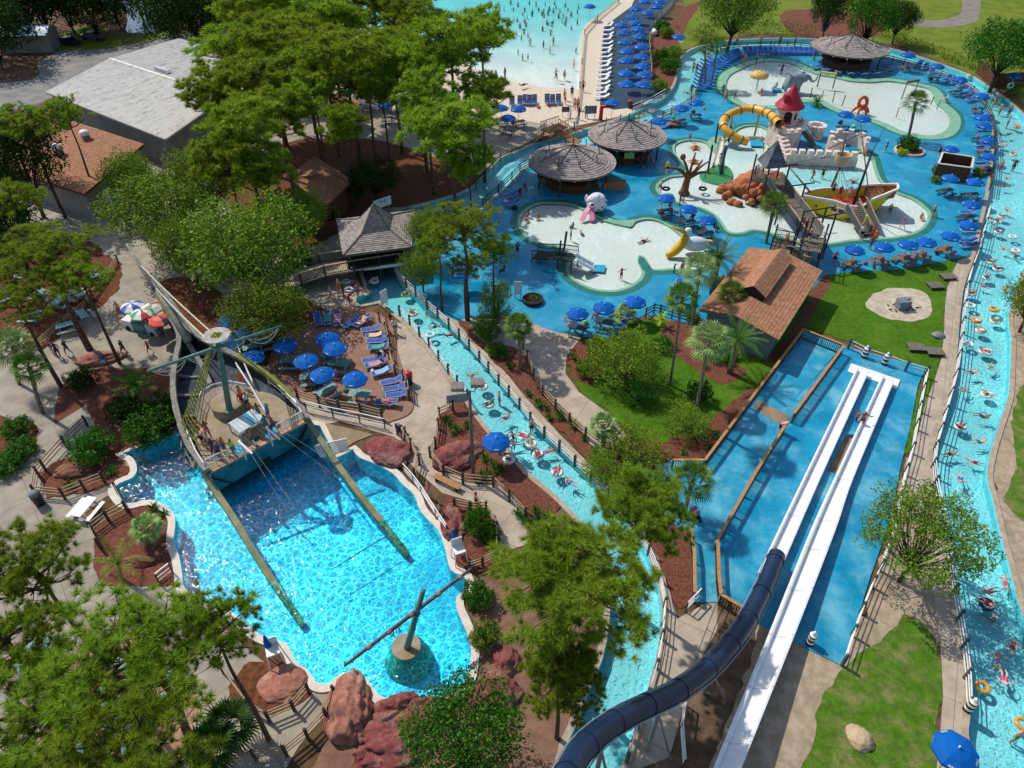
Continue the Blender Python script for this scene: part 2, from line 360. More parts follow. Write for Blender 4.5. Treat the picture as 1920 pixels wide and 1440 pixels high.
reg('garden_bed', [(1075, 650), (1120, 640), (1130, 690), (1110, 720), (1080, 715), (1064, 685)], M_mulch, z=.05)
reg('garden_bed', [(1262, 864), (1320, 862), (1420, 735), (1408, 728), (1330, 790), (1240, 830), (1150, 830), (1130, 860), (1120, 900), (1180, 960), (1290, 1000), (1290, 960)], M_mulch, z=.05, sm=False)
reg('garden_bed', [(1330, 560), (1420, 450), (1400, 470), (1300, 570), (1310, 640), (1460, 660), (1540, 520), (1552, 515), (1560, 530), (1490, 640), (1470, 690), (1330, 640)], M_mulch, z=.045, sm=False)
reg('walkway', [(877, 597), (995, 600), (1060, 625), (1090, 632), (1062, 668), (1060, 700), (1085, 735), (1130, 768), (1175, 815), (1168, 828), (1120, 852), (1075, 790), (1012, 715), (975, 660), (955, 650), (880, 650), (842, 610), (800, 570)], M_conc, z=.03, sm=False)
reg('river_walk', [(780, 558), (805, 572), (842, 602), (890, 640), (950, 700), (985, 745), (1050, 815), (1120, 885), (1200, 975), (1250, 1080), (1270, 1160), (1345, 1120), (1345, 1180), (1300, 1260), (1255, 1420), (1150, 1460), (1160, 1300), (1130, 1050), (1000, 860), (860, 680), (760, 560)], M_conc, z=.02, sm=False)
reg('garden_bed', [(857, 604), (880, 610), (905, 640), (960, 650), (985, 670), (1018, 730), (1080, 800), (1125, 860), (1132, 884), (1108, 870), (1050, 808), (1000, 752), (950, 700), (900, 650)], M_mulch, z=.06)
reg('garden_bed', [(1215, 1010), (1270, 990), (1296, 1000), (1303, 1080), (1303, 1120), (1280, 1145), (1262, 1130), (1240, 1060)], M_mulch, z=.04, sm=False)
reg('walkway', [(745, 605), (760, 608), (860, 722), (868, 745), (822, 780), (812, 850), (855, 880), (870, 905), (940, 912), (985, 965), (990, 1020), (930, 1040), (940, 1010), (900, 945), (830, 925), (790, 890), (760, 860), (740, 820), (640, 790), (590, 800), (560, 740), (700, 790), (760, 780), (770, 740), (745, 680)], M_conc, z=.025, sm=False)
reg('patio_terrace', [(500, 740), (520, 640), (600, 600), (640, 575), (705, 590), (735, 610), (745, 660), (762, 710), (776, 745), (770, 775), (738, 790), (715, 792), (640, 772), (560, 745)], M_brown, z=.12)
reg('dirt_patch', [(585, 790), (640, 800), (700, 815), (662, 830), (620, 862), (600, 830)], M_brownslab, z=.04, sm=False)
reg('garden_bed', [(823, 780), (868, 745), (882, 760), (905, 800), (960, 852), (1035, 925), (1058, 945), (1040, 970), (1000, 960), (985, 950), (945, 905), (872, 900), (820, 852)], M_mulch, z=.07, sm=False)
reg('garden_bed', [(835, 930), (870, 945), (905, 948), (928, 975), (935, 1020), (930, 1055), (905, 1075), (860, 1075), (848, 1050), (838, 1000), (820, 960)], M_mulch, z=.07, sm=False)
reg('garden_bed', [(180, 990), (235, 950), (290, 948), (320, 975), (325, 1030), (340, 1060), (335, 1095), (290, 1100), (200, 1100), (170, 1060)], M_mulch, z=.07, sm=False)
reg('garden_bed', [(75, 890), (100, 870), (150, 850), (200, 850), (235, 862), (245, 880), (222, 905), (180, 920), (85, 935)], M_mulch, z=.07, sm=False)
reg('garden_bed', [(470, 1245), (530, 1240), (585, 1270), (590, 1290), (560, 1320), (500, 1345), (440, 1320), (430, 1290)], M_straw, z=.05)
reg('garden_bed', [(1255, 50), (1290, 10), (1320, 0), (1290, 40), (1265, 100), (1275, 110), (1262, 165), (1246, 185), (1228, 170), (1225, 110), (1222, 60)], M_mulch, z=.05, sm=False)
reg('garden_bed', [(1470, 22), (1560, 20), (1640, 40), (1650, 66), (1560, 72), (1480, 60)], M_mulch, z=.04)
reg('field_path', [(1800, -60), (1838, -60), (1838, 20), (1825, 42), (1770, 52), (1706, 46), (1706, 36), (1760, 38), (1798, 28), (1804, 10)], mat('gravel_path', '8b8478', '7b7468', .5, .95, 0, 20, .2, fine=.1), z=.03)
reg('right_path', [(1797, 488), (1840, 478), (1830, 520), (1812, 560), (1805, 640), (1795, 720), (1755, 830), (1762, 900), (1790, 1060), (1830, 1220), (1838, 1440), (1838, 1500), (1752, 1500), (1756, 1440), (1763, 1375), (1768, 1305), (1765, 1235), (1762, 1192), (1755, 1155), (1748, 1095), (1730, 1000), (1705, 895), (1705, 872), (1713, 845), (1723, 807), (1737, 750), (1750, 720), (1765, 672), (1770, 625), (1772, 572), (1776, 540), (1786, 510)], M_conc, z=.05, sm=False)
# wave pool side
reg('beach', [(480, -160), (1330, -160), (1272, 0), (1217, 57), (1225, 155), (1245, 176), (1190, 212), (1120, 228), (1060, 240), (960, 222), (760, 215), (620, 180), (520, 120)], M_concw, z=.02, sm=False)
reg('lounge_terrace', [(1125, 198), (1130, 82), (1133, 50), (1184, 12), (1215, -60), (1300, -60), (1272, 0), (1219, 57), (1225, 155), (1246, 174), (1185, 202), (1150, 206)], M_navydeck, z=.05, sm=False)
# kids deck
reg('kids_deck', [(1000, 290), (1180, 215), (1265, 160), (1300, 92), (1440, 74), (1660, 92), (1800, 140), (1870, 200), (1872, 330), (1845, 470), (1790, 486), (1690, 505), (1600, 510), (1547, 516), (1430, 640), (1337, 618), (1210, 590), (1172, 610), (1145, 634), (1085, 632), (1032, 620), (995, 604), (940, 588), (877, 597), (857, 602), (805, 580), (752, 532), (740, 470), (830, 400), (940, 350)], M_deck, z=.04, sm=False)
P1o = W2([(1025, 382), (1065, 384), (1090, 392), (1112, 404), (1130, 412), (1150, 418), (1182, 425), (1192, 416), (1212, 411), (1232, 414), (1255, 425), (1278, 443), (1300, 458), (1322, 470), (1322, 490), (1305, 503), (1285, 505), (1260, 503), (1225, 505), (1216, 492), (1208, 482), (1197, 479), (1196, 490), (1203, 506), (1200, 520), (1185, 533), (1160, 543), (1135, 544), (1110, 540), (1085, 528), (1070, 515), (1066, 502), (1072, 490), (1068, 478), (1046, 461), (1020, 457), (992, 445), (979, 427), (975, 415), (985, 397), (1005, 385)])
P2o = W2([(1395, 127), (1422, 117), (1440, 115), (1460, 116), (1485, 120), (1507, 130), (1535, 140), (1560, 144), (1595, 152), (1635, 154), (1660, 152), (1685, 154), (1715, 160), (1740, 166), (1750, 177), (1755, 193), (1775, 210), (1781, 228), (1770, 247), (1745, 254), (1715, 251), (1690, 245), (1665, 233), (1635, 222), (1595, 212), (1570, 202), (1545, 190), (1515, 186), (1490, 187), (1465, 196), (1440, 198), (1405, 196), (1380, 183), (1364, 168), (1362, 155), (1370, 140)])
P3o = W2([(1266, 273), (1277, 266), (1295, 263), (1314, 265), (1327, 271), (1338, 283), (1352, 290), (1372, 284), (1382, 272), (1376, 258), (1380, 246), (1394, 238), (1415, 236), (1437, 243), (1452, 262), (1468, 285), (1500, 297), (1560, 297), (1600, 288), (1620, 286), (1633, 294), (1640, 319), (1651, 341), (1679, 361), (1710, 373), (1730, 387), (1740, 400), (1735, 417), (1720, 432), (1690, 442), (1640, 447), (1590, 450), (1547, 456), (1490, 450), (1440, 434), (1410, 430), (1388, 436), (1368, 434), (1355, 418), (1342, 402), (1312, 388), (1293, 386), (1262, 374), (1240, 364), (1234, 352), (1241, 341), (1258, 332), (1282, 329), (1290, 318), (1282, 305), (1268, 290)])
for nm, P, a, b in (('wading_pool', P1o, .35, 1.15), ('splash_pool', P2o, 1.5, 2.05), ('lagoon_pool', P3o, .35, 1.1)):
    S = thin(smooth(P, 4))
    for d, mm, lbl, z in ((b, M_dgreen, 'pool_surround', .042), (a, M_lgreen, 'pool_surround', .044), (0, M_pwhite, nm, -.02)):
        Q = offs(S, d) if d else S
        r = dict(name=lbl, poly=thin(Q, .15), m=mm, z=z, water=None, depth=.1, lvl=0, wall=None)
        if d == 0: r.update(water=WT_thin, depth=.16, lvl=-.02, wall=M_lgreen)
        REG.append(r)
reg('pool_surround', [(1128, 413), (1136, 405), (1150, 412), (1170, 414), (1188, 412), (1196, 412), (1182, 426), (1150, 419)], M_lgreen, z=.045, sm=False)
reg('pool_surround', [(1326, 270), (1330, 262), (1345, 255), (1360, 258), (1378, 262), (1385, 272), (1374, 285), (1352, 291), (1338, 283)], M_lgreen, z=.045)
reg('pool_surround', [(1199, 481), (1207, 484), (1215, 495), (1224, 507), (1240, 508), (1232, 516), (1218, 514), (1205, 507), (1197, 492)], M_dgreen, z=.045, sm=False)
reg('splash_island', [(1327, 318), (1340, 311), (1356, 310), (1368, 316), (1374, 328), (1367, 340), (1350, 345), (1331, 342), (1315, 336), (1312, 327)], mat('green_mat', '2f8a63', '3d7f35', .9, .7, .004, 20, .3, fine=.1), z=.06)
reg('castle_court', [(1462, 272), (1478, 262), (1500, 266), (1530, 262), (1548, 275), (1556, 292), (1520, 298), (1480, 296)], M_deck, z=.04)
# slide run-outs
reg('run_out_deck', [(1507, 618), (1581, 648), (1500, 740), (1440, 832), (1417, 880), (1380, 950), (1345, 1012), (1347, 1080), (1352, 1130), (1304, 1130), (1305, 1080), (1302, 1032), (1295, 995), (1270, 990), (1225, 940), (1215, 890), (1262, 862), (1322, 862)], M_deck2, z=.08, sm=False)
reg('run_out_deck', [(1582, 650), (1735, 690), (1720, 726), (1705, 807), (1687, 880), (1672, 960), (1655, 1015), (1632, 1080), (1580, 1250), (1482, 1202), (1427, 1172), (1392, 1140), (1355, 1112), (1347, 1080), (1345, 1012), (1380, 950), (1417, 880), (1440, 832), (1500, 740)], M_deck3, z=.08, sm=False)
reg('footbridge_slab', [(1421, 750), (1482, 784), (1462, 797), (1412, 768)], M_brownslab, z=.1, sm=False)
reg('drain_slot', [(1587, 815), (1606, 817), (1570, 890), (1550, 885)], M_brownslab, z=-.2, sm=False)
# lazy river (two pieces: bend under the pavilion, and the outer bend)
RV = [(1042, 1480), (1062, 1400), (1077, 1367), (1100, 1305), (1130, 1235), (1143, 1160), (1142, 1090), (1128, 1035), (1095, 985), (1055, 941), (1032, 920), (990, 885), (960, 850), (917, 805), (882, 757), (855, 720), (840, 702), (822, 677), (805, 652), (787, 632), (770, 612), (750, 595), (730, 580), (712, 566), (676, 573), (668, 560), (690, 545), (680, 510), (680, 480), (700, 430), (740, 400), (790, 385), (840, 372), (892, 350), (937, 300), (960, 290), (1000, 272), (1045, 261), (1110, 240), (1180, 217), (1210, 202), (1245, 185), (1265, 160), (1272, 135), (1275, 117), (1285, 102), (1302, 91), (1330, 84), (1360, 78), (1440, 73), (1535, 74), (1600, 78), (1655, 88), (1722, 107), (1765, 122), (1815, 140), (1840, 155), (1870, 175), (1902, 200), (1935, 240), (1955, 300), (1958, 400), (1930, 480), (1905, 540), (1890, 595), (1895, 635), (1892, 720), (1888, 750), (1875, 790), (1862, 830), (1852, 870), (1850, 900), (1860, 935), (1870, 982), (1882, 1032), (1893, 1070), (1907, 1125), (1923, 1180), (1950, 1300), (1980, 1500)]
RV2 = [(1830, 1500), (1827, 1440), (1815, 1380), (1817, 1355), (1822, 1305), (1820, 1260), (1807, 1205), (1797, 1155), (1786, 1095), (1776, 1040), (1765, 982), (1757, 940), (1750, 900), (1748, 875), (1750, 840), (1762, 805), (1775, 765), (1788, 725), (1795, 660), (1797, 625), (1802, 572), (1807, 540), (1815, 515), (1830, 475), (1837, 442), (1845, 405), (1855, 360), (1860, 320), (1865, 275), (1865, 240), (1860, 215), (1845, 190), (1820, 162), (1790, 146), (1745, 131), (1715, 121), (1670, 110), (1600, 100), (1535, 92), (1440, 86), (1370, 88), (1345, 95), (1325, 107), (1312, 135), (1307, 160), (1295, 187), (1270, 205), (1242, 217), (1180, 240), (1130, 262), (1060, 285), (1005, 298), (985, 312), (960, 340), (935, 365), (900, 392), (850, 410), (800, 440), (765, 475), (740, 500), (752, 532), (780, 557), (805, 580), (842, 610), (880, 647), (910, 680), (940, 720), (970, 752), (1000, 793), (1047, 837), (1080, 870), (1110, 900), (1157, 950), (1177, 975), (1207, 1025), (1228, 1080), (1240, 1140), (1233, 1220), (1220, 1270), (1208, 1312), (1165, 1440), (1150, 1480)]
RP = thin(smooth(W2(RV), 2, False)+smooth(W2(RV2), 2, False))
REG.append(dict(name='river_kerb', poly=thin(offs(RP, .4), .2), m=M_curb, z=.1, water=None, depth=0, lvl=0, wall=None))
REG.append(dict(name='lazy_river', poly=RP, m=M_pool, z=0, water=WT_river, depth=.65, lvl=-.08, wall=M_pwall))
# wave pool
reg('wave_pool', [(540, 20), (760, 70), (940, 150), (1030, 165), (1085, 168), (1090, 62), (1100, 45), (1165, -5), (1280, -160), (440, -160)], M_beach, water=WT_wave, depth=.35, lvl=-.05, sm=False, wall=M_beach)
# main pool
MP = [(327, 817), (230, 852), (250, 860), (258, 880), (250, 897), (225, 908), (217, 920), (232, 942), (250, 945), (270, 940), (295, 941), (320, 957), (330, 977), (327, 1015), (337, 1045), (343, 1080), (348, 1105), (387, 1130), (425, 1142), (458, 1167), (490, 1192), (530, 1205), (547, 1222), (556, 1242), (580, 1260), (592, 1279), (606, 1284), (620, 1281), (636, 1267), (660, 1262), (685, 1272), (705, 1297), (722, 1310), (775, 1318), (812, 1325), (868, 1284), (880, 1255), (883, 1212), (870, 1175), (856, 1142), (857, 1120), (872, 1107), (872, 1085), (845, 1070), (835, 1032), (822, 997), (790, 962), (777, 930), (755, 910), (737, 890), (705, 872), (675, 860), (662, 845), (632, 860), (600, 800), (430, 770)]
MPs = smooth(W2(MP[1:-3]), 3, False)+W2(MP[-3:])+W2(MP[:1])
REG.append(dict(name='pool_coping', poly=thin(offs(MPs, .5), .2), m=M_cop, z=.13, water=None, depth=0, lvl=0, wall=None))
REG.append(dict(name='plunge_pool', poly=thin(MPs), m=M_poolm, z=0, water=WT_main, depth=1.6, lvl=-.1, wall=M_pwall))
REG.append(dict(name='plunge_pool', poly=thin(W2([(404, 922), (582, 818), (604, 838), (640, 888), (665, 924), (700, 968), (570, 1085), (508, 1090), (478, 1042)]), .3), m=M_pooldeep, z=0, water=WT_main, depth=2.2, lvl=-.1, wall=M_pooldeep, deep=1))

aq = [(1478, 314), (1540, 316), (1600, 314), (1622, 330), (1612, 350), (1560, 352), (1510, 350), (1480, 338)]
reg('lagoon_deep_end', aq, mat('aqua_floor', '8fd8dc', 'a5e0e0', .5, .4), water=WT_thin, depth=.16, lvl=-.02, wall=M_pwhite)
reg('lagoon_deep_end', [(1360, 262), (1400, 262), (1430, 276), (1410, 300), (1380, 305), (1352, 292)], mat('pale_aqua_floor', 'c4e8e6', 'cfece9', .5, .4), water=WT_thin, depth=.16, lvl=-.02, wall=M_pwhite)
def build_regions():
    vs = []; es = []
    for r in REG:
        P = r['poly']
        if sum(P[i].x*P[(i+1) % len(P)].y-P[(i+1) % len(P)].x*P[i].y for i in range(len(P))) < 0: P = P[::-1]
        r['poly'] = P; b = len(vs); k = len(P); vs += P; es += [(b+i, b+(i+1) % k) for i in range(k)]
    ov, oe, of, _, _, _ = delaunay_2d_cdt(vs, es, [], 0, 1e-4)
    A = np.array([[v.x, v.y] for v in ov]); C = A[np.array(of)].mean(axis=1); owner = np.zeros(len(of), int)
    for k, r in enumerate(REG):
        P = np.array([[v.x, v.y] for v in r['poly']]); Q = np.roll(P, -1, 0); ins = np.zeros(len(of), bool)
        for (x1, y1), (x2, y2) in zip(P, Q):
            if y1 == y2: continue
            c = ((y1 > C[:, 1]) != (y2 > C[:, 1])) & (C[:, 0] < (x2-x1)*(C[:, 1]-y1)/(y2-y1)+x1)
            ins ^= c
        owner[ins] = k
    owner = [int(o) for o in owner]
    groups = {}
    for i, o in enumerate(owner): groups.setdefault(o, []).append(i)
    ed = {}
    for i, f in enumerate(of):
        for a, b in zip(f, f[1:]+f[:1]): ed[(a, b)] = i
    merged = {}
    for k, tris in groups.items():
        r = REG[k]; key = (r['name'], r['m'].name, round(r['z'], 4), r['depth'] if r['water'] else 0)
        merged.setdefault(key, []).append((k, tris))
    for key, lst in merged.items():
        r = REG[lst[0][0]]; wat = r['water']
        own = {k for k, _ in lst}
        top = MB(); wm = MB(); idx = {}; widx = {}
        zt = r['z'] if not wat else r['lvl']-r['depth']
        def vid(d, mb, v, z):
            if (v, z) not in d: d[(v, z)] = len(mb.v); mb.v.append((ov[v].x, ov[v].y, z))
            return d[(v, z)]
        for _, tris in lst:
            for t in tris:
                f = of[t]
                top.f.append(tuple(vid(idx, top, v, zt) for v in f)); top.mi.append(0)
                if wat: wm.f.append(tuple(vid(widx, wm, v, r['lvl']) for v in f)); wm.mi.append(0)
                for a, b in zip(f, f[1:]+f[:1]):
                    o = ed.get((b, a))
                    if o is not None and owner[o] in own: continue
                    if o is None: continue
                    ro = REG[owner[o]]
                    if wat:
                        if ro['water'] is wat: 
                            if ro['depth'] < r['depth']: z1 = ro['lvl']-ro['depth']
                            else: continue
                        else: z1 = max(ro['z'], r['lvl']+.02)-.001
                        top.f.append((vid(idx, top, b, zt), vid(idx, top, a, zt), vid(idx, top, a, z1), vid(idx, top, b, z1))); top.mi.append(1)
                    elif not ro['water']:
                        if zt > ro['z']+1e-5:
                            top.f.append((vid(idx, top, b, zt), vid(idx, top, a, zt), vid(idx, top, a, ro['z']-.05), vid(idx, top, b, ro['z']-.05))); top.mi.append(0)
        o = top.build(r['name'] if not wat else r['name']+'_basin', [r['m'], r['wall'] or r['m']]); tag(o, kind='structure')
        if wat:
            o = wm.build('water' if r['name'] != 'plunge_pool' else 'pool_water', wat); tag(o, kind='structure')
build_regions()
# ------------------------------------------------------------ vegetation
def P(v):
    x, y, z = v[0], v[1], v[2]-H
    fw = y*cos(TH)-z*sin(TH); up = y*sin(TH)+z*cos(TH)
    return 960+F*x/fw, 720-F*up/fw
def rise(base, top):
    "a point above the ground point seen at base, seen at top"
    b = G(*base); lo, hi = 0.0, 35.0
    for _ in range(40):
        m = (lo+hi)/2
        if P((b.x, b.y, m))[1] > top[1]: lo = m
        else: hi = m
    z = (lo+hi)/2; t = G(top[0], top[1], z); return b, V((t.x, b.y, z))
L_pine = leafmat('pine_needles', '7e9a22', '9db23a', .42, .42, .35, .03)
L_pined = leafmat('far_pine_needles', '7c9c22', '9fb436', .42, .42, .3, .03)
L_oak = leafmat('oak_leaves', '5b7a1e', '7f962f', .38, .34, .4, .015)
L_dark = leafmat('dark_leaves', '1f3d14', '35561b', .4, .2, .4)
L_bush = leafmat('bush_leaves', '658420', '90a338', .42, .36, .5)
L_deep = leafmat('deep_green_leaves', '35641a', '4f7f22', .35, .28, .6)
L_palm = leafmat('palm_fronds', '4a6b24', '6f8c3a', .3, .25, .6)
L_palmp = leafmat('pale_fronds', '7d9a55', '99ae6c', .3, .25, .6)
L_yel = leafmat('yellow_green_leaves', '9fb021', 'b9c22c', .25, .3, .6)
L_red = leafmat('red_leaves', '6b2a22', '8a3a2a', .3, .2, .6)
M_bark = mat('pine_bark', '6b5444', '4d3c30', 3, .95, .02, 14, .2, fine=.25)
M_barkd = mat('oak_bark', '5a4d3f', '433a30', 3, .95, .02, 14, .2, fine=.25)
M_palmbark = mat('palm_bark', '8a7d6d', '6c6053', 5, .95, .03, 12, .2, fine=.3)
rnd = random.random
def U(a, b): return a+(b-a)*rnd()
def rdir():
    while 1:
        v = V((U(-1, 1), U(-1, 1), U(-1, 1)))
        if .05 < v.length < 1: return v.normalized()
def limb(mb, a, b, r0, r1, n=5, k=4, sag=.12):
    a = V(a); b = V(b); L = (b-a).length; o = rdir()*L*.07
    pts = [a.lerp(b, i/k)+o*sin(pi*i/k)+V((0, 0, -sag*L*sin(pi*i/k)*.5)) for i in range(k+1)]
    mb.tube(pts, [lerp(r0, r1, i/k) for i in range(k+1)], n); return pts
def tuft(mb, c, d, L, n, w=.045):
    vs = []; fs = []
    for _ in range(n):
        e = (d*.85+rdir()).normalized(); s = e.cross(rdir()).normalized()*w
        b = len(vs); l = L*U(.7, 1.15); vs += [c-s, c+s, c+e*l+V((0, 0, -.1*l))]; fs.append((b, b+1, b+2))
    mb.add(vs, fs)
def pine_meshes(hc, r, limbs, subs, tufts, nn, L=.5, flat=.55, w=.045, gap=.2):
    "hc: height of the crown's centre, r: its radius"
    tk = MB(); cr = MB()
    top = V((U(-.4, .4), U(-.4, .4), hc+r*flat*.7))
    pts = [V((0, 0, -.3)), V((U(-.1, .1), U(-.1, .1), hc*.35)), V((U(-.3, .3), U(-.3, .3), hc*.7)), top]
    tp = smooth(pts, 4, False); k = len(tp)
    tk.tube(tp, [lerp(.26, .07, i/(k-1)) for i in range(k)], 7)
    for i in range(limbs):
        t = (i+.5)/limbs; a = i*2.399+U(-.3, .3)
        rr = r*(1-gap*.5*rnd())*(.3+.7*math.sqrt(1-t*.85)) if t > .15 else r*U(.75, 1)
        zc = hc+r*flat*(1.15*t-.55)
        start = V((0, 0, lerp(hc-r*flat*.9, hc+r*flat*.3, t))); end = V((cos(a)*rr*.72, sin(a)*rr*.72, zc))
        pl = limb(tk, start, end, .09, .04, 5)
        for j in range(subs):
            u = U(.35, 1); q = pl[min(4, int(u*4))]
            e = end.lerp(start, 1-u)*1.0; off = rdir(); off.z = abs(off.z)*.6
            e = e+off*r*.3
            if j % 2 == 0: e = end+off*r*.28
            limb(tk, q, e, .035, .015, 3, 2)
            for _ in range(tufts):
                o = rdir(); o.z = o.z*.5+.15; c = e+o*U(.15, .95)*r*.185
                d = (c-V((0, 0, hc-r*.6))).normalized()*.7+V((0, 0, .6))
                tuft(cr, c, d.normalized(), L*U(.8, 1.1), nn, w)
    return tk.mesh('trunk', True), cr.mesh('crown')
def leaf_quads(mb, c, r, n, s, flat=.8):
    vs = []; fs = []
    for _ in range(n):
        d = rdir(); p = c+V((d.x, d.y, d.z*flat))*r*(U(.35, 1)**.6)
        a = (rdir()+d*.4+V((0, 0, .35))).normalized(); t = a.cross(rdir()).normalized(); u = a.cross(t)
        l = s*U(.6, 1.3); b = len(vs)
        vs += [p-t*l*.5, p+u*l*.28, p+t*l*.5, p-u*l*.28]; fs.append((b, b+1, b+2, b+3))
    mb.add(vs, fs)
def tree_meshes(hc, r, clumps, leaves, s=.24, flat=.7, cl=.3, open_=.0, tr=.2):
    tk = MB(); cr = MB()
    fork = V((U(-.2, .2), U(-.2, .2), max(.3, (hc-r*flat)*.75)))
    tk.tube([V((0, 0, -.3)), fork*.5, fork], [tr*1.25, tr, tr*.85], 7)
    for i in range(clumps):
        t = (i+.5)/clumps; z = 1-2*t*(.88 if open_ == 0 else .8); q = math.sqrt(max(0, 1-z*z)); a = i*2.399+U(-.35, .35)
        rad = U(.62, 1.0) if i % 4 else U(.25, .6)
        c = V((cos(a)*q*r*rad, sin(a)*q*r*rad, hc+z*r*flat*rad))
        if c.z < .25: c.z = .25
        mid = fork.lerp(c, .5)+rdir()*r*.08
        if i % 2 == 0 or open_: tk.tube([fork, mid, c], [tr*.35, tr*.2, tr*.06], 4)
        leaf_quads(cr, c, r*cl*U(.7, 1.2), leaves, s)
    return tk.mesh('trunk', True), cr.mesh('crown')
TREES = {}
def tree(kind, px, py, zc, label, group=None, sc=None, rot=None, at=None, name='pine_tree', cat='pine tree', mats=None):
    tkm, crm, hc = TREES[kind][:3]; mt = mats or TREES[kind][3:]
    p = at if at is not None else G(px, py, zc)
    s = (sc or 1.0)
    zs = zc/hc if zc else s
    t = thing(name, label, cat, (p.x, p.y, 0), U(0, 6.28) if rot is None else rot, group)
    t.scale = (s, s, zs)
    for nm, me, m in (('trunk', tkm, mt[0]), ('crown', crm, mt[1])):
        o = bpy.data.objects.new(nm, me); COL.objects.link(o); o.parent = t
        if not me.materials: me.materials.append(m)
        if me.materials[0] != m:
            o.material_slots[0].link = 'OBJECT'; o.material_slots[0].material = m
    return t
for i in range(3): TREES['pf%d' % i] = pine_meshes(13, 5, 18, 6, 7, 30, L=.72, flat=.66, w=.045)+(13, M_bark, L_pined)
for i in range(3): TREES['pn%d' % i] = pine_meshes(12, 4.2, 15, 6, 5, 80, L=.46, flat=.5, w=.016, gap=.45)+(12, M_bark, L_pine)
TREES['pd0'] = pine_meshes(12, 4.2, 20, 8, 8, 80, L=.46, flat=.62, w=.016, gap=.35)+(12, M_bark, L_pine)
for i in range(3): TREES['ok%d' % i] = tree_meshes(6, 4.5, 95, 120, .27, .75)+(6, M_barkd, L_oak)
for i in range(2): TREES['bu%d' % i] = tree_meshes(2.2, 3, 70, 130, .17, .75, .27)+(2.2, M_barkd, L_bush)
TREES['sp0'] = tree_meshes(5, 3.6, 100, 120, .17, .75, .18, open_=.5, tr=.12)+(5, M_barkd, L_oak)
TREES['wd0'] = tree_meshes(7, 7, 60, 60, .6, .8)+(7, M_barkd, L_dark)
TREES['sh0'] = tree_meshes(1.0, 1.5, 42, 75, .2, .7, .32, tr=.07)+(1.0, M_barkd, L_deep)
def pn(i, px, py, zc, r, label, g=None): return tree('pn%d' % (i % 3), px, py, zc, label, g, r/3.9)
def pf(i, px, py, zc, r, label, g=None): return tree('pf%d' % (i % 3), px, py, zc, label, g, r/4.0)
GP = 'pines in the stand between the warehouse and the wave pool'
for i, (px, py, zc, r, lb) in enumerate([
    (440, 95, 12, 5.6, 'broad bright pine overhanging the far corner of the white warehouse roof'),
    (398, 178, 11, 3.6, 'lower pine crown hanging over the white roof near its metal vent'),
    (470, 10, 13, 5.5, 'pine behind the warehouse beside the dark woods'),
    (520, 70, 13, 5, None), (575, 140, 12, 4.2, None), (650, 115, 14, 5.4, 'round topped pine with a bare forked trunk above the snack stand'),
    (615, 40, 14, 5, None), (540, -5, 14, 5.5, None), (735, 100, 13, 4.2, None), (700, 20, 14, 5.5, None), (770, 35, 14, 4.6, None),
    (845, 85, 15, 5.2, 'tall pine with reaching branches against the white beach'), (905, 60, 13, 4, 'pine whose thin branches reach out over the wave pool water'),
    (845, 240, 12, 4.6, 'big bright yellow green pine beside the round shingled huts'), (905, 175, 11, 3, 'small pine crown behind the big bright pine near the beach umbrellas'),
    (590, 185, 11, 3.4, None), (450, 240, 12, 4.2, 'bright rounded pine in front of the warehouse side wall'), (495, 318, 9, 2.8, 'bright pine crown between the warehouse and the brown shingled roof'),
    (425, 308, 10, 3.2, 'pine growing at the near corner of the white warehouse'), (880, 305, 8.5, 2.6, 'low pine crown leaning to the shingled hut and the river bend'),
    (640, 235, 10, 2.4, 'thin pine in front of the snack stand with the brown roof'), (800, 180, 12, 3.4, None), (715, 165, 11, 2.6, None), (475, 150, 12, 4.0, None), (560, 70, 13, 4.6, None), (605, 105, 13, 4.6, None), (685, 145, 12, 3.6, None), (785, 130, 13, 4.0, None), (520, 215, 11, 3.2, 'pine over the yard behind the brown shingled roof'), (500, 90, 13, 4.6, None)]):
    pf(i, px, py, zc, r, lb or 'tall green pine within the dense stand beside the wave pool beach', GP)
for i, (px, py, zc, r, lb) in enumerate([
    (255, 1235, 12, 4.4, 'large pine with open branches over the patio tables by the plunge pool'),
    (70, 1360, 12, 3.9, 'pine filling the corner below the patio, bright needle tufts'),
    (60, 1065, 12, 2.9, 'pine beside the concrete walk below the white picnic table'),
    (400, 1185, 11, 2.3, 'pine branches reaching over the plunge pool edge'),
    (250, 1430, 13, 3.3, 'pine along the bottom edge between the patio and the fan palms'),
    (15, 1210, 12, 2.4, 'pine at the edge of the patio beside the grey awning'),
    (1075, 1095, 10, 4.3, 'large pine between the plunge pool and the lazy river'),
    (1205, 955, 9, 2.9, 'pine hanging over the lazy river beside the run out deck'),
    (1055, 1265, 7, 2.3, 'lower pine clump over bare dirt beside the lazy river'),
    (80, 475, 10, 5.0, 'dark pine shading the terrace of tables by the ship bowsprit'),
    (25, 560, 9, 3.2, 'pine at the edge of the terrace above the pale palm'),
    (25, 375, 10, 2.8, 'bright pine crown in front of the brown restaurant roof'),
    (120, 215, 11, 2.6, 'thin pine leaning over the two roof vents'), (45, 235, 11, 3.4, 'dark pine beside the brown restaurant roof'),
    (150, 520, 9, 2.6, 'smaller pine crown over the terrace timber rail'),
    (820, 465, 7, 2.3, 'lower pine crown at the river edge beside the pavilion oak'), (925, 468, 7.5, 2.2, 'lower pine clump over the blue deck shade'), (875, 500, 5.5, 1.9, 'lowest pine clump over the river fence'),
    (868, 425, 10, 3.9, 'open pine standing between the river and the blue deck')]):
    (tree('pd0', px, py, zc, lb, None, r/4.0) if px > 1000 else pn(i, px, py, zc, r, lb))
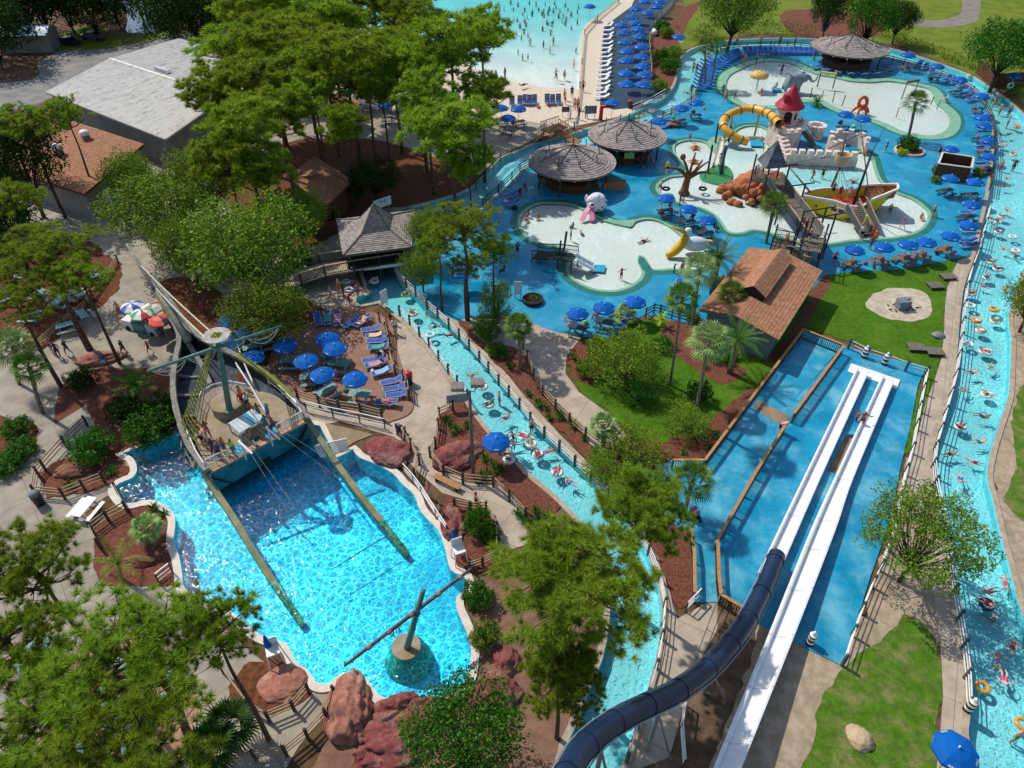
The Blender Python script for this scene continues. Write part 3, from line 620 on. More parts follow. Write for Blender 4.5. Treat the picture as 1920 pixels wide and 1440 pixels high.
def bl(kind, px, py, zc, r, label, name='broadleaf_tree', cat='tree', base=4.5, m=None, g=None):
    return tree(kind, px, py, zc, label, g, r/base, name=name, cat=cat, mats=m)
BK = M_barkd
for i, (px, py, zc, r, lb, m) in enumerate([
    (305, 385, 6, 5.4, 'dark oak in front of the restaurant entrance', L_oak), (462, 455, 7, 5.8, 'large airy oak above the wooden ramp and the ship', L_oak),
    (385, 330, 6.5, 4.2, 'oak between the restaurant roof and the pines', L_oak), (500, 575, 4.5, 3.6, 'lower oak crown shading the patio umbrellas by the ship', L_oak),
    (872, 1375, 4.5, 3.0, 'dark green oak over the red boulders at the pool end', L_deep), (1950, 556, 4, 2.6, 'oak overhanging the far bank of the outer river', L_oak),
    (1893, 85, 7, 6.0, 'large bushy oak on the field behind the brown screen wall', L_deep), (1640, 15, 8, 4.5, 'oak on the field behind the far round hut', L_deep),
    (1380, 0, 9, 6.5, 'open oak on the field beyond the hedge', L_oak), (1690, 30, 5, 3.6, 'dark oak beside the far round hut', L_dark), (1560, 2, 8, 3.5, 'dark tree beside the gravel path on the field', L_dark),
    (800, 428, 4, 2.2, 'small oak against the bridge pavilion roof', L_bush), (790, 500, 3, 2.0, 'leafy oak at the river side of the bridge pavilion', L_oak),
    (700, 330, 3.5, 3.2, 'dark leafy tree behind the bridge pavilion', L_dark), (560, 400, 4.5, 3.0, 'oak beside the brown fenced enclosure', L_oak), (25, 285, 8, 4.6, 'dark oak over the restaurant roof edge', L_dark), (240, 330, 5, 3.0, 'oak against the restaurant entrance wall', L_oak), (345, 455, 5, 3.4, 'oak shading the plaza beside the bowsprit', L_oak), (10, 440, 7, 3.4, 'dark oak behind the terrace pines', L_dark), (1170, 15, 6, 2.5, 'small tree', L_oak)]):
    if lb == 'small tree': continue
    bl('ok%d' % (i % 3), px, py, zc, r, lb, m=(BK, m))
for i, (px, py, zc, r, lb) in enumerate([(60, -12, 8, 8, 0), (110, -20, 8, 8, 0), (160, -4, 7, 7, 0), (212, 5, 5, 5, 0), (318, 22, 7, 6.5, 0), (-30, 50, 7, 6, 0), (350, 5, 8, 7, 0), (400, 20, 6, 6, 0), (320, -30, 8, 8, 0), (170, -40, 8, 9, 0), (20, -30, 9, 9, 0), (420, -30, 9, 9, 0), (240, -50, 8, 6, 0), (-40, 20, 8, 8, 0)]):
    bl('wd0', px, py, zc, r, 'dark broadleaf tree in the woods around the pond', base=7, g='dark trees around the pond')
bl('sp0', 1740, 1000, 5, 3.7, 'sparse twiggy tree between the run out deck and the outer river', base=3.6)
for i, (px, py, zc, r, lb, m) in enumerate([
    (1175, 672, 2.4, 3.1, 'large rounded bush tree on the lawn below the blue deck', L_bush), (1185, 842, 1.6, 2.6, 'wide leafy shrub beside the near end of the run out fence', L_bush),
    (1130, 880, 1.4, 1.6, 'shrub spilling toward the river walk fence', L_bush), (930, 560, 2.2, 1.7, 'leafy shrub at the bend of the blue deck', L_oak), (915, 610, 1.6, 1.5, 'shrub over the mulch bed by the river', L_deep),
    (1290, 790, 1.2, 1.9, 'shrubs under the tall leaning palm on the lawn', L_bush), (1195, 735, 1.0, 1.5, 'dark shrub with red leaves below the bush tree', L_deep)]):
    bl('bu%d' % (i % 2), px, py, zc, r, lb, 'bush', 'bush', 3, (BK, m))
GS_ = 'shrubs in the mulch beds'
for i, (px, py, zc, r, lb, m) in enumerate([
    (170, 838, 1.1, 1.6, 'dense dark green shrub above the rock beside the pool corner', L_deep), (280, 800, 1.2, 1.9, 'wide dark shrub against the ship hull', L_deep), (240, 770, 1.2, 1.5, 'dark shrub behind the pool corner planting', L_dark),
    (305, 765, 1.2, 1.4, 'shrub squeezed against the curved ship timber', L_dark), (895, 978, 1.0, 1.0, 'bright round shrub in the small fenced mulch bed', L_deep), (915, 995, .8, .8, 'second round shrub in the small fenced mulch bed', L_deep),
    (1257, 122, 1.3, 1.7, 'clipped round bush nearest the hut end of the wave pool bed', L_deep), (1237, 105, 1.2, 1.5, 'round bush beside the stacked wave pool umbrellas', L_deep), (1262, 100, 1.3, 1.8, 'olive bush behind the clipped round bushes', L_oak),
    (1240, 50, 1.2, 1.7, 'bush at the far end of the wave pool bed', L_deep), (1250, 60, 1.0, 1.4, 'low bush beside the white tank', L_oak), (1238, 160, 1.0, 1.3, 'spiky bright bush at the near tip of the wave pool bed', L_bush),
    (1705, 268, 1.0, 1.35, 'clipped round bush around the foot of the deck palm', L_deep), (1692, 285, .45, .7, 'low light green shrub in the white ringed planter', L_yel),
    (1760, 318, .6, .8, 'yellowish shrub at the corner of the brown utility enclosure', L_bush), (1835, 322, .5, .7, 'shrub between the utility enclosure and the river', L_bush), (1755, 336, .4, .7, 'low hedge shrub in front of the utility enclosure', L_bush),
    (40, 840, .6, 1.2, 'low green planting beside the curving walk', L_deep), (10, 870, .6, 1.2, 'low green planting at the picture edge beside the walk', L_deep), (30, 800, .7, 1.1, 'low leafy planting at the top of the straw bed', L_deep),
    (150, 710, .8, 1.3, 'low dark plant under the leaning pine trunk', L_dark), (560, 485, 1.0, 1.4, 'shrub below the wooden ramp', L_oak), (1310, 735, .9, 1.1, 'dark shrub against the tall palm trunk', L_dark),
    (1900, 165, .8, 1.2, 'yellow green shrub beside the tube rack', L_bush), (1350, 655, .6, 1.5, 'clipped low hedge under the date palm', L_deep), (1240, 645, .5, 1.0, 'clipped low hedge beside the bush tree', L_deep),
    (1300, 595, .5, .8, 'small shrub in the bed by the blue deck fence', L_oak), (1345, 530, .7, 1.0, 'shrub at the foot of the big date palm', L_oak), (930, 655, .5, .9, 'low shrub in the bed between river and path', L_deep),
    (655, 350, 1.5, 2.0, 'dark shrub behind the bridge pavilion roof', L_dark), (610, 400, 1.2, 1.5, 'shrub beside the brown fenced enclosure', L_oak), (1185, 735, .5, .9, 'red leaved shrub in the shade of the bush tree', L_red),
    (895, 1115, .8, 1.0, 'weedy shrub on the bank by the pool steps', L_deep), (910, 1190, .7, .9, 'weedy shrub below the red boulders of the bank', L_oak), (1100, 690, .8, 1.0, 'bright fern like shrub beside the path bend', L_bush), (1120, 650, .9, 1.1, 'arching bright shrub beside the blue deck corner', L_bush)]):
    bl('sh0', px, py, zc, r, lb, 'shrub', 'shrub', 1.5, (BK, m), GS_)
# hedge behind the deck: one clipped strip following the outer river
def hedge(pts, w, h, label, m, z=0):
    c = MB(); P3 = [G(x, y) for x, y in pts]; pts3 = smooth(P3, 5, False)
    for i in range(len(pts3)-1):
        a, b = pts3[i], pts3[i+1]; L = (b-a).length; k = max(1, int(L/.7))
        for j in range(k):
            p = a.lerp(b, j/k)
            leaf_quads(c, p+V((U(-.3, .3)*w, U(-.3, .3)*w, h*.5)), max(w, h)*.55, 75, .3, h/w if h < w else .8)
    t = thing('hedge', label, 'hedge', pts3[len(pts3)//2]); me = c.mesh('foliage')
    o = obj('foliage', me, m, t); o.location = -t.location
hedge([(1300, 78), (1340, 66), (1400, 62), (1480, 64), (1525, 68)], 3.0, 2.4, 'dark clipped hedge between the field and the outer river', L_deep)
hedge([(1650, 66), (1720, 92), (1780, 112), (1840, 135)], 2.6, 1.6, 'yellow green hedge curving behind the outer river', L_bush)

# palms
def fan_palm(h, lean, n=24, L=1.1, droop=.5, seed=0, tr=.17):
    tk = MB(); cr = MB(); top = V((lean[0], lean[1], h))
    tp = smooth([V((0, 0, -.2)), V((lean[0]*.35, lean[1]*.35, h*.4)), V((lean[0]*.8, lean[1]*.8, h*.8)), top], 4, False); k = len(tp)
    tk.tube(tp, [tr*(1.15 if i > k*.75 else .9+.15*(i == 0)) for i in range(k)], 8)
    for j in range(14):
        a = j*2.399; q = top+V((0, 0, -.1-.05*j)); tk.bar(q, q+V((cos(a)*.28, sin(a)*.28, .22)), .06, .03)
    for i in range(n):
        a = i*2.399; el = lerp(1.35, -.55, i/n); d = V((cos(a)*cos(el), sin(a)*cos(el), sin(el)))
        pe = top+d*L*.75; cr.tube([top, pe], [.025, .018], 3)
        side = d.cross(V((0, 0, 1))).normalized() if abs(d.z) < .95 else V((1, 0, 0)); up = side.cross(d)
        for j in range(-6, 7):
            b = j*.24; e = (d*cos(b)+side*sin(b)).normalized(); l = L*(1-.035*abs(j))
            p1 = pe+e*l*.55+up*(-.04*abs(j)*.2); p2 = pe+e*l+V((0, 0, -droop*l*.55)); w = e.cross(up).normalized()*.055
            cr.add([pe, p1-w, p1+w, p2], [(0, 1, 3, 2)])
    return tk.mesh('trunk', True), cr.mesh('crown')
def feather_palm(h, lean, n=34, L=2.7, tr=.25, arch=1.0, nl=18, ll=.45):
    tk = MB(); cr = MB(); top = V((lean[0], lean[1], h))
    tk.tube([V((0, 0, -.2)), top*.5, top], [tr*1.1, tr, tr*1.25], 9)
    for i in range(n):
        a = i*2.399; el = lerp(1.35, -.25, (i/n)**.9); d = V((cos(a)*cos(el), sin(a)*cos(el), sin(el)))
        pts = []; p = top.copy(); v = d.copy(); st = L/8
        for k in range(9):
            pts.append(p.copy()); p = p+v*st; v = (v+V((0, 0, -.13*arch))).normalized()
        cr.tube(pts, [.035*(1-k/10) for k in range(9)], 3)
        for k in range(nl):
            t = .1+.88*k/nl*1.0; q = pts[int(t*8)].lerp(pts[min(8, int(t*8)+1)], t*8-int(t*8)); dv = (pts[min(8, int(t*8)+1)]-pts[int(t*8)]).normalized()
            s = dv.cross(V((0, 0, 1))).normalized(); l = ll*(1-.55*abs(t-.45)*1.5)
            for sg in (-1, 1):
                e = (s*sg+dv*.7+V((0, 0, -.15))).normalized(); w = dv*.035
                cr.add([q-w, q+w, q+e*l], [(0, 1, 2)])
    return tk.mesh('trunk', True), cr.mesh('crown')
def palm(base, top, label, kind='fan', m=L_palm, cat='palm', group=None, **k):
    b, t = rise(base, top); lean = (t.x-b.x, 0)
    tm, cm = (fan_palm if kind == 'fan' else feather_palm)(t.z, lean, **k)
    o = thing('palm_tree', label, cat, (b.x, b.y, 0), 0, group); obj('trunk', tm, M_palmbark, o); obj('crown', cm, m, o); return o
palm((975, 692), (972, 612), 'short cabbage palm in the mulch bed beside the path', L=.9)
palm((1133, 838), (1130, 798), 'small palm at the point where the path meets the river bed', L=.8, n=16, m=L_palmp)
palm((1282, 968), (1298, 902), 'palm at the edge of the run out deck with a double stroller under it', L=1.1, n=20)
palm((1256, 722), (1279, 560), 'tall slender palm rising from the lawn past the deck fence', L=1.0, tr=.14)
palm((1297, 617), (1312, 508), 'tall palm with pale fronds beside the big date palm', m=L_palmp, L=1.2, tr=.15)
palm((1330, 612), (1371, 552), 'leaning palm against the brown shingled building', L=1.0, tr=.13)
palm((1300, 792), (1330, 640), 'tall leaning palm with a pale shaggy head on the lawn', m=L_palmp, L=1.15, tr=.14)
palm((1334, 552), (1348, 484), 'big date palm with long arching fronds beside the brown building', 'feather', L=2.6)
palm((1368, 700), (1382, 640), 'big date palm casting a shadow on the lawn', 'feather', L=2.7, n=30)
palm((1702, 262), (1717, 193), 'palm with a shaggy trunk growing from the round bush on the blue deck', L=1.3, tr=.22)
palm((1436, 456), (1452, 386), 'palm beside the rope bridge stairs', L=1.2, tr=.2)
palm((1322, 162), (1322, 90), 'twin palm nearer the lazy river by the row of blue loungers', L=1.2, group='twin palms', m=L_palm)
palm((1333, 160), (1346, 88), 'twin palm nearer the splash pool by the row of blue loungers', L=1.2, group='twin palms')
palm((270, 1015), (275, 990), 'low cabbage palm in the red mulch bed beside the pool', L=.75, n=20, m=L_palmp)
palm((432, 1395), (430, 1360), 'blue green fan palm beside the boardwalk rail', L=1.0, n=22, m=L_dark)
palm((400, 1440), (395, 1400), 'dark fan palm at the bottom edge below the boardwalk', L=1.0, n=20, m=L_dark)
palm((35, 720), (25, 650), 'pale green fan palm at the edge of the shaded walk', L=1.25, n=30, m=L_palmp)
palm((80, 775), (55, 690), 'palm leaning over the shaded walk beside the pale palm', L=1.0, n=20, m=L_palm)
palm((225, 1085), (222, 1055), 'arching feather palm in the mulch bed beside the boulder', 'feather', L=2.2, n=11, tr=.12, nl=16, ll=.4, m=L_bush)
palm((255, 760), (252, 722), 'dark broad fronded palm behind the ship bow', 'feather', L=2.0, n=22, tr=.15, nl=16, ll=.5, m=L_deep)
palm((1240, 612), (1241, 598), 'bright yellow green traveller plant beside the deck fence', 'feather', L=1.0, n=10, tr=.06, nl=14, ll=.3, m=L_yel, cat='plant')
palm((1530, 200), (1532, 192), 'small feather palm in the splash deck bed behind the red roofed tower', 'feather', L=1.2, n=16, tr=.1, m=L_deep)
palm((1170, 600), (1172, 592), 'low silvery fan palm behind the bush tree', L=.9, n=16, m=L_palmp)
# strappy clumps in the beds
cm = MB()
for i in range(46):
    a = U(0, 6.28); l = U(.25, .5); d = V((cos(a), sin(a), 0)); o = V((U(-.08, .08), U(-.08, .08), 0)); w = V((-sin(a), cos(a), 0))*.02
    cm.add([o-w, o+w, o+d*l*.55+V((0, 0, l*.8))+w, o+d*l*.55+V((0, 0, l*.8))-w], [(0, 1, 2, 3)]); cm.add([o+d*l*.55+V((0, 0, l*.8))+w, o+d*l*.55+V((0, 0, l*.8))-w, o+d*l+V((0, 0, l*.55))], [(0, 1, 2)])
clump = cm.mesh('leaves')
spots = [(838, 790), (845, 800), (858, 808), (850, 815), (875, 800), (910, 862), (925, 872), (930, 885), (915, 890), (905, 895), (940, 880), (895, 905), (990, 740), (1010, 760), (1030, 785), (1048, 780), (1050, 785), (1075, 800), (1095, 825), (1115, 845), (1025, 768), (905, 632), (915, 642), (925, 660), (940, 655), (948, 672), (955, 690), (895, 622), (980, 975), (995, 985), (1010, 978), (1025, 970), (970, 965), (1005, 960), (1250, 640), (1265, 655), (1320, 690), (1085, 690), (1095, 700), (1075, 672), (210, 888), (135, 915), (290, 955), (308, 965), (1370, 800), (1345, 820), (1330, 840), (1280, 850), (1310, 800), (1225, 160), (1238, 150), (1245, 90), (1255, 170), (1270, 52)]
for i, (x, y) in enumerate(spots):
    p = G(x, y, .05); o = obj('strappy_plant', clump, None, None, p, U(0, 6.3)); s = U(.9, 1.5); o.scale = (s, s, s)
    if not clump.materials: clump.materials.append(L_deep)
    tag(o, 'small strappy green plant dotted over the red mulch', 'plant', 'strappy plants in the mulch beds')
# ------------------------------------------------------------ buildings
M_shB = mat('brown_shingle', 'aa7a5c', '9a6c50', 3, .9, .004, 30, .2, isl=.12)
M_shG = mat('grey_shingle', 'a0958f', '8b817c', 2, .9, .006, 30, .2, c3='a3938a', sc3=.6, isl=.2)
M_metal = mat('weathered_metal_roof', 'e2ddd2', 'd6d0c4', .9, .55, .002, 10, .4, stretch=(atan2(G(205, 110, 6.4).y-G(87, 172, 4.6).y, G(205, 110, 6.4).x-G(87, 172, 4.6).x), .35, 2.6, '978b7b'), fine=.05)
M_wall = mat('grey_wall', '8b8a84', '7d7b75', 1, .85, 0, 10, .3, fine=.05)
M_wallb = mat('brown_wood_wall', '6b4632', '573725', 3, .85, .003, 20, .3, fine=.1)
M_dark = mat('dark_interior', '1c1b1a', '262422', 2, .9)
M_white = mat('white_paint', 'e8e6e0', 'dcd9d1', 2, .5, 0, 20, .4, fine=.03)
M_wood = mat('tan_wood', 'b98a5c', 'a37549', 6, .75, .003, 20, .3, fine=.1)
M_woodg = mat('weathered_wood', '7d7467', '665d51', 5, .85, .004, 20, .3, fine=.12)
M_woodd = mat('dark_stained_wood', '3c4644', '2f3836', 5, .8, .002, 20, .3, fine=.1)
M_steel = mat('galvanised_steel', 'b9bcc0', 'a9adb2', 4, .4, 0, 20, .5, metal=.7)
M_grey = mat('grey_paint', '7c8084', '6e7276', 3, .6)
M_rope = mat('rope', 'd8d3c4', 'c4beac', 8, .9)
def tiles(mb, A, B, C, D, w=.32, h=.3, up=.05, jit=.2):
    "courses of separate shingles over a roof face; A-B is the eave, D-C the top edge"
    A, B, C, D = map(V, (A, B, C, D)); n = (B-A).cross(D-A).normalized()
    if n.z < 0: n = -n
    rows = max(2, int((D-A).length/h))
    for r in range(rows):
        t0, t1 = r/rows, (r+1)/rows; a0, b0 = A.lerp(D, t0), B.lerp(C, t0); a1, b1 = A.lerp(D, t1), B.lerp(C, t1)
        k = max(1, int((b0-a0).length/w)); off = (r % 2)*.5
        for j in range(k+1):
            u0 = max(0, (j-off)/k); u1 = min(1, (j+1-off)/k)
            if u1 <= u0: continue
            p0, p1, p2, p3 = a0.lerp(b0, u0), a0.lerp(b0, u1), a1.lerp(b1, u1), a1.lerp(b1, u0); q = up*(1+U(-jit, jit))
            mb.add([p0+n*q, p1+n*q, p2+n*.01, p3+n*.01, p0, p1], [(0, 1, 2, 3), (4, 5, 1, 0)])
def slab(mb, pts, th):
    pts = [V(p) for p in pts]; n = len(pts)
    mb.add(pts+[p-V((0, 0, th)) for p in pts], [tuple(range(n)), tuple(range(n, 2*n))[::-1]]+[(i, (i+1) % n, n+(i+1) % n, n+i) for i in range(n)])
def rel(pts, o): return [V(p)-V(o) for p in pts]
def walls(mb, pts, z0, z1s, th=.2):
    n = len(pts)
    for i in range(n):
        a, b = V(pts[i]), V(pts[(i+1) % n]); za, zb = (z1s[i], z1s[(i+1) % n]) if isinstance(z1s, (list, tuple)) else (z1s, z1s)
        mb.add([V((a.x, a.y, z0)), V((b.x, b.y, z0)), V((b.x, b.y, zb)), V((a.x, a.y, za))], [(0, 1, 2, 3)])
def inset(pts, d):
    P2 = offs([V(p).xy for p in pts], -d); return [V((p.x, p.y, 0)) for p in P2]
# warehouse
A, B, R1, C = G(87, 172, 4.6), G(310, 260, 4.6), G(205, 110, 5.3), G(335, 72, 4.6); d = B-A
t = thing('warehouse', 'long warehouse with a white ribbed metal gable roof', 'building', A.lerp(C+d, .5)*V((1, 1, 0)) if 0 else (A.x, A.y, 0)); O = V((A.x, A.y, 0))
mb = MB(); n = 90
for i in range(n):
    u0, u1, um = i/n, (i+1)/n, (i+.5)/n
    for (a, b) in ((A, R1), (C, R1)):
        q = [a+d*u0, a+d*um, a+d*(um+.12/n), a+d*u1]; p = [b+d*u0, b+d*um, b+d*(um+.12/n), b+d*u1]
        for k, (h0, h1) in enumerate(((0, 0), (0, .07), (.07, 0))):
            mb.add(rel([q[k]+V((0, 0, h0)), q[k+1]+V((0, 0, h1)), p[k+1]+V((0, 0, h1)), p[k]+V((0, 0, h0))], O), [(0, 1, 2, 3)])
ro = mb.build('roof', M_metal, t)
mb = MB(); mb.bar(R1-O+V((0, 0, .06)), R1+d-O+V((0, 0, .06)), .5, .12); mb.build('ridge_cap', M_metal, ro)
mb = MB(); dz = V((0, 0, -.12))
for a, b in ((A, R1), (R1, C), (A+d, R1+d), (R1+d, C+d), (A, A+d), (C, C+d)): mb.bar(a-O+dz, b-O+dz, .3, .22)
mb.build('fascia', mat('fascia', 'a9a49a'), t)
fp = inset([A, B, C+d, C], .5); walls_m = MB(); walls(walls_m, rel(fp, O), 0, 4.5); walls_m.add(rel([fp[0]+V((0, 0, 4.5)), fp[3]+V((0, 0, 4.5)), R1+V((0, 0, -.2))], O), [(0, 1, 2)]); walls_m.add(rel([fp[1]+V((0, 0, 4.5)), fp[2]+V((0, 0, 4.5)), R1+d+V((0, 0, -.2))], O), [(0, 1, 2)])
walls_m.build('wall', M_wall, t)
mb = MB(); q = G(306, 134, 5.3)-O; e = d.normalized(); mb.bar(q-e*1.6+V((0, 0, .25)), q+e*1.6+V((0, 0, .25)), .8, .5); mb.build('roof_vent', M_steel, ro)
# restaurant roof (brown shingles) with two turbines
a, b, c, dd = G(120, 222, 4.2), G(270, 270, 4.2), G(158, 364, 3.6), G(-40, 300, 3.6); O = V((c.x, c.y, 0))
e2, f2 = G(60, 205, 3.8), G(290, 262, 3.6)
t = thing('restaurant', 'restaurant with a broad brown shingled roof and two turbine vents', 'building', O)
mb = MB(); tiles(mb, c-O, dd-O, a-O, b-O, .45, .38, .05); mb.build('roof', M_shB, t)
mb = MB(); slab(mb, rel([a+V((0, 0, -.02)), b+V((0, 0, -.02)), c+V((0, 0, -.02)), dd+V((0, 0, -.02))], O), .25); mb.build('roof_deck', M_wallb, t)
fp = inset([a, b, c, dd], .9); mb = MB(); walls(mb, rel(fp, O), 0, [3.9, 3.9, 3.4, 3.4]); mb.build('wall', M_wall, t)
for k in (.25, .7):
    m1 = MB(); q = b.lerp(c, k)-O; m1.box((q.x-.3, q.y-.2, 1.3), (.5, .5, 2.6)); m1.build('column', M_white, t)
for px, py in ((163, 262), (112, 288)):
    q = G(px, py, 4.0)-O; m1 = MB(); m1.lathe([(.5, -.3), (.5, .5), (.38, .6)], 14, q); m1.m = 1; m1.lathe([(.42, .6), (.62, .8), (.62, 1.05), (.35, 1.25), (0, 1.3)], 14, q); m1.build('turbine_vent', [M_grey, M_white], t, True)
# shed, cars
p = G(62, 92); t = thing('storage_shed', 'small grey shed with a curved pale roof beside the parked cars', 'shed', p, .1)
mb = MB(); mb.box((0, 0, 1.5), (9, 5, 3)); mb.build('wall', M_wall, t)
mb = MB(); k = 10
pts = [(-2.7+5.4*i/k, 3+1.1*sin(pi*i/k)) for i in range(k+1)]
for i in range(k):
    y0, z0 = pts[i]; y1, z1 = pts[i+1]; mb.add([(-4.7, y0, z0), (4.7, y0, z0), (4.7, y1, z1), (-4.7, y1, z1)], [(0, 1, 2, 3)])
mb.build('roof', mat('blue_grey_roof', '8fa9c0', 'a9b9c6', 1, .5), t)
mb = MB(); mb.add([(4.72, y, z) for y, z in pts]+[(4.72, -2.5, 2.9), (4.72, 2.5, 2.9)][:0], [tuple(range(k+1))]); mb.build('gable', M_wall, t)
def car(px, py, rz, label, paint):
    p = G(px, py); t = thing('parked_car', label, 'car', p, rz, 'cars parked on the grass by the warehouse')
    prof = [(-2.25, .45), (-2.3, .75), (-2.1, .98), (-1.7, 1.02), (-1.15, 1.42), (.35, 1.45), (1.1, 1.0), (2.0, .88), (2.3, .62), (2.28, .35), (-2.2, .3)]
    mb = MB(); n = len(prof)
    for y, s in ((-.88, 1), (.88, 1)): mb.v += [(x*(1 if z < 1.1 else .97), y*(1 if z < 1.1 else .78), z) for x, z in prof]
    mb.f += [tuple(range(n)), tuple(range(n, 2*n))[::-1]]+[(i, n+i, n+(i+1) % n, (i+1) % n) for i in range(n)]; mb.mi = [0]*len(mb.f)
    mb.build('body', paint, t)
    gl = mat('car_glass', '1a2228', None, 2, .1, spec=.8)
    m1 = MB(); m1.add([(1.05, -.7, 1.04), (1.05, .7, 1.04), (.42, .62, 1.42), (.42, -.62, 1.42)], [(0, 1, 2, 3)]); m1.build('windscreen', gl, t)
    m1 = MB(); m1.add([(-1.66, -.7, 1.06), (-1.66, .7, 1.06), (-1.2, .62, 1.41), (-1.2, -.62, 1.41)], [(0, 1, 2, 3)]); m1.build('rear_window', gl, t)
    for sg in (-1, 1):
        m1 = MB(); m1.add([(-1.4, sg*.86, 1.03), (.95, sg*.86, 1.03), (.3, sg*.715, 1.4), (-1.1, sg*.715, 1.4)], [(0, 1, 2, 3)]); m1.build('side_window', gl, t)
        for x in (-1.4, 1.4):
            m1 = MB(); m1.lathe([(0, -.1), (.33, -.1), (.33, .1), (0, .1)], 12, (x, sg*.82, .33), Matrix.Rotation(pi/2, 3, 'X')); m1.build('wheel', M_dark, t)
car(132, 84, -.25, 'dark sedan parked on the grass beside the shed', mat('car_black', '23262c', None, 1, .25, spec=.6, coat=.5))
car(177, 74, -.15, 'dark grey hatchback parked nearer the wooden field fence', mat('car_grey', '50525a', None, 1, .25, spec=.6, coat=.5))
def hiproof(name, label, cat, eave, ze, ridge, zr, m, zw, wallm, over=.7, w=.4, h=.32, loc=None):
    E_ = [G(x, y, ze) for x, y in eave]; Rr = [G(x, y, zr) for x, y in ridge]; O = V((E_[0].x, E_[0].y, 0))
    t = thing(name, label, cat, O); mb = MB()
    n = len(E_)
    if len(Rr) == 1: tops = [(Rr[0], Rr[0])]*n
    elif n == 4: tops = [(Rr[0], Rr[1]), (Rr[1], Rr[1]), (Rr[1], Rr[0]), (Rr[0], Rr[0])]
    for i in range(n):
        a, b = E_[i], E_[(i+1) % n]; tl, tr_ = tops[i]; tiles(mb, a-O, b-O, tr_-O, tl-O, w, h)
    mb.build('roof', m, t)
    mb = MB(); slab(mb, rel([e+V((0, 0, -.03)) for e in E_], O), .2); mb.build('roof_deck', M_wallb, t)
    if zw:
        mb = MB(); walls(mb, rel(inset(E_, over), O), 0, ze-.1); mb.build('wall', wallm, t)
    return t, E_, O
hiproof('food_building', 'brown shingled food building half hidden under the pines', 'building', [(536, 332), (612, 386), (662, 338), (590, 294)], 3.2, [(583, 330), (615, 322)], 4.5, M_shB, 1, M_wallb)
t, E_, O = hiproof('snack_stand', 'small snack stand with a flat brown roof and a white post beside the beach umbrellas', 'kiosk', [(604, 195), (650, 214), (677, 193), (634, 172)], 3.2, [(636, 190), (645, 186)], 3.9, M_shB, 1, M_wall, 2.0)
mb = MB(); q = E_[1]-O; mb.box((q.x, q.y+.5, 1.6), (.4, .4, 3.2)); mb.build('post', M_white, t)
# brown building in the middle with its long ridge lantern
E_ = [(1405, 464), (1542, 508), (1460, 638), (1311, 580)]; ze = 3.0; Ew = [G(x, y, ze) for x, y in E_]; O = V((Ew[3].x, Ew[3].y, 0))
t = thing('locker_building', 'locker building with a brown shingled roof and a raised ridge lantern', 'building', O)
m1 = Ew[0].lerp(Ew[1], .46)+V((0, 0, .75)); m2 = Ew[3].lerp(Ew[2], .46)+V((0, 0, .75)); mb = MB()
tiles(mb, Ew[3]-O, Ew[0]-O, m1-O, m2-O, .36, .3, .04); tiles(mb, Ew[1]-O, Ew[2]-O, m2-O, m1-O, .36, .3, .04); mb.build('roof', M_shB, t)
mb = MB(); slab(mb, rel([m1-V((0, 0, .05)), Ew[1]-V((0, 0, .05)), Ew[2]-V((0, 0, .05)), m2-V((0, 0, .05))], O), .2); slab(mb, rel([Ew[0]-V((0, 0, .05)), m1-V((0, 0, .05)), m2-V((0, 0, .05)), Ew[3]-V((0, 0, .05))], O), .2); mb.build('roof_deck', M_woodg, t)
fp = inset(Ew, .9); mb = MB(); walls(mb, rel(fp, O), 0, ze); mb.build('wall', mat('teal_grey_wall', '6d7f80', '5f7172', 1, .8), t)
la, lb_ = m1.lerp(m2, .12), m1.lerp(m2, .72); dr = (lb_-la).normalized(); sd_ = dr.cross(V((0, 0, 1))).normalized()
mb = MB()
for s in (-1, 1):
    a0, b0 = la+sd_*s*1.3-V((0, 0, .25)), lb_+sd_*s*1.3-V((0, 0, .25)); tiles(mb, a0+V((0, 0, .55))-O, b0+V((0, 0, .55))-O, lb_+V((0, 0, 1.1))-O, la+V((0, 0, 1.1))-O, .36, .28, .03)
mb.build('lantern_roof', M_shB, t)
mb = MB()
for s in (-1, 1):
    a0, b0 = la+sd_*s*1.1-V((0, 0, .45)), lb_+sd_*s*1.1-V((0, 0, .45)); mb.add(rel([a0, b0, b0+V((0, 0, .8)), a0+V((0, 0, .8))], O), [(0, 1, 2, 3)])
for p0 in (la, lb_): mb.add(rel([p0+sd_*1.1-V((0, 0, .45)), p0-sd_*1.1-V((0, 0, .45)), p0-sd_*1.1+V((0, 0, .4)), p0+V((0, 0, 1.05)), p0+sd_*1.1+V((0, 0, .4))], O), [(0, 1, 2, 3, 4)])
mb.build('lantern_wall', M_dark, t)
# bridge pavilion
zE = 3.3; E_ = [(643, 479), (772, 463), (778, 394), (631, 412)]; Ew = [G(x, y, zE) for x, y in E_]; O = V((Ew[0].x, Ew[0].y, 0))
cen = sum(Ew, V())/4; mid = [cen.lerp(e, .42)+V((0, 0, .9)) for e in Ew]; pk = cen+V((0, 0, 3.2))
t = thing('bridge_pavilion', 'covered bridge pavilion with a two pitched grey shingle roof over the river', 'pavilion', O)
mb = MB()
for i in range(4):
    j = (i+1) % 4; tiles(mb, Ew[i]-O, Ew[j]-O, mid[j]-O, mid[i]-O, .35, .3, .05); tiles(mb, mid[i]-O, mid[j]-O, pk-O, pk-O, .35, .3, .05)
mb.build('roof', M_shG, t)
mb = MB()
for i in range(4): mb.bar(mid[i]-O+V((0, 0, .05)), pk-O+V((0, 0, .05)), .14, .1); mb.bar(Ew[i]-O+V((0, 0, .06)), mid[i]-O+V((0, 0, .06)), .14, .1)
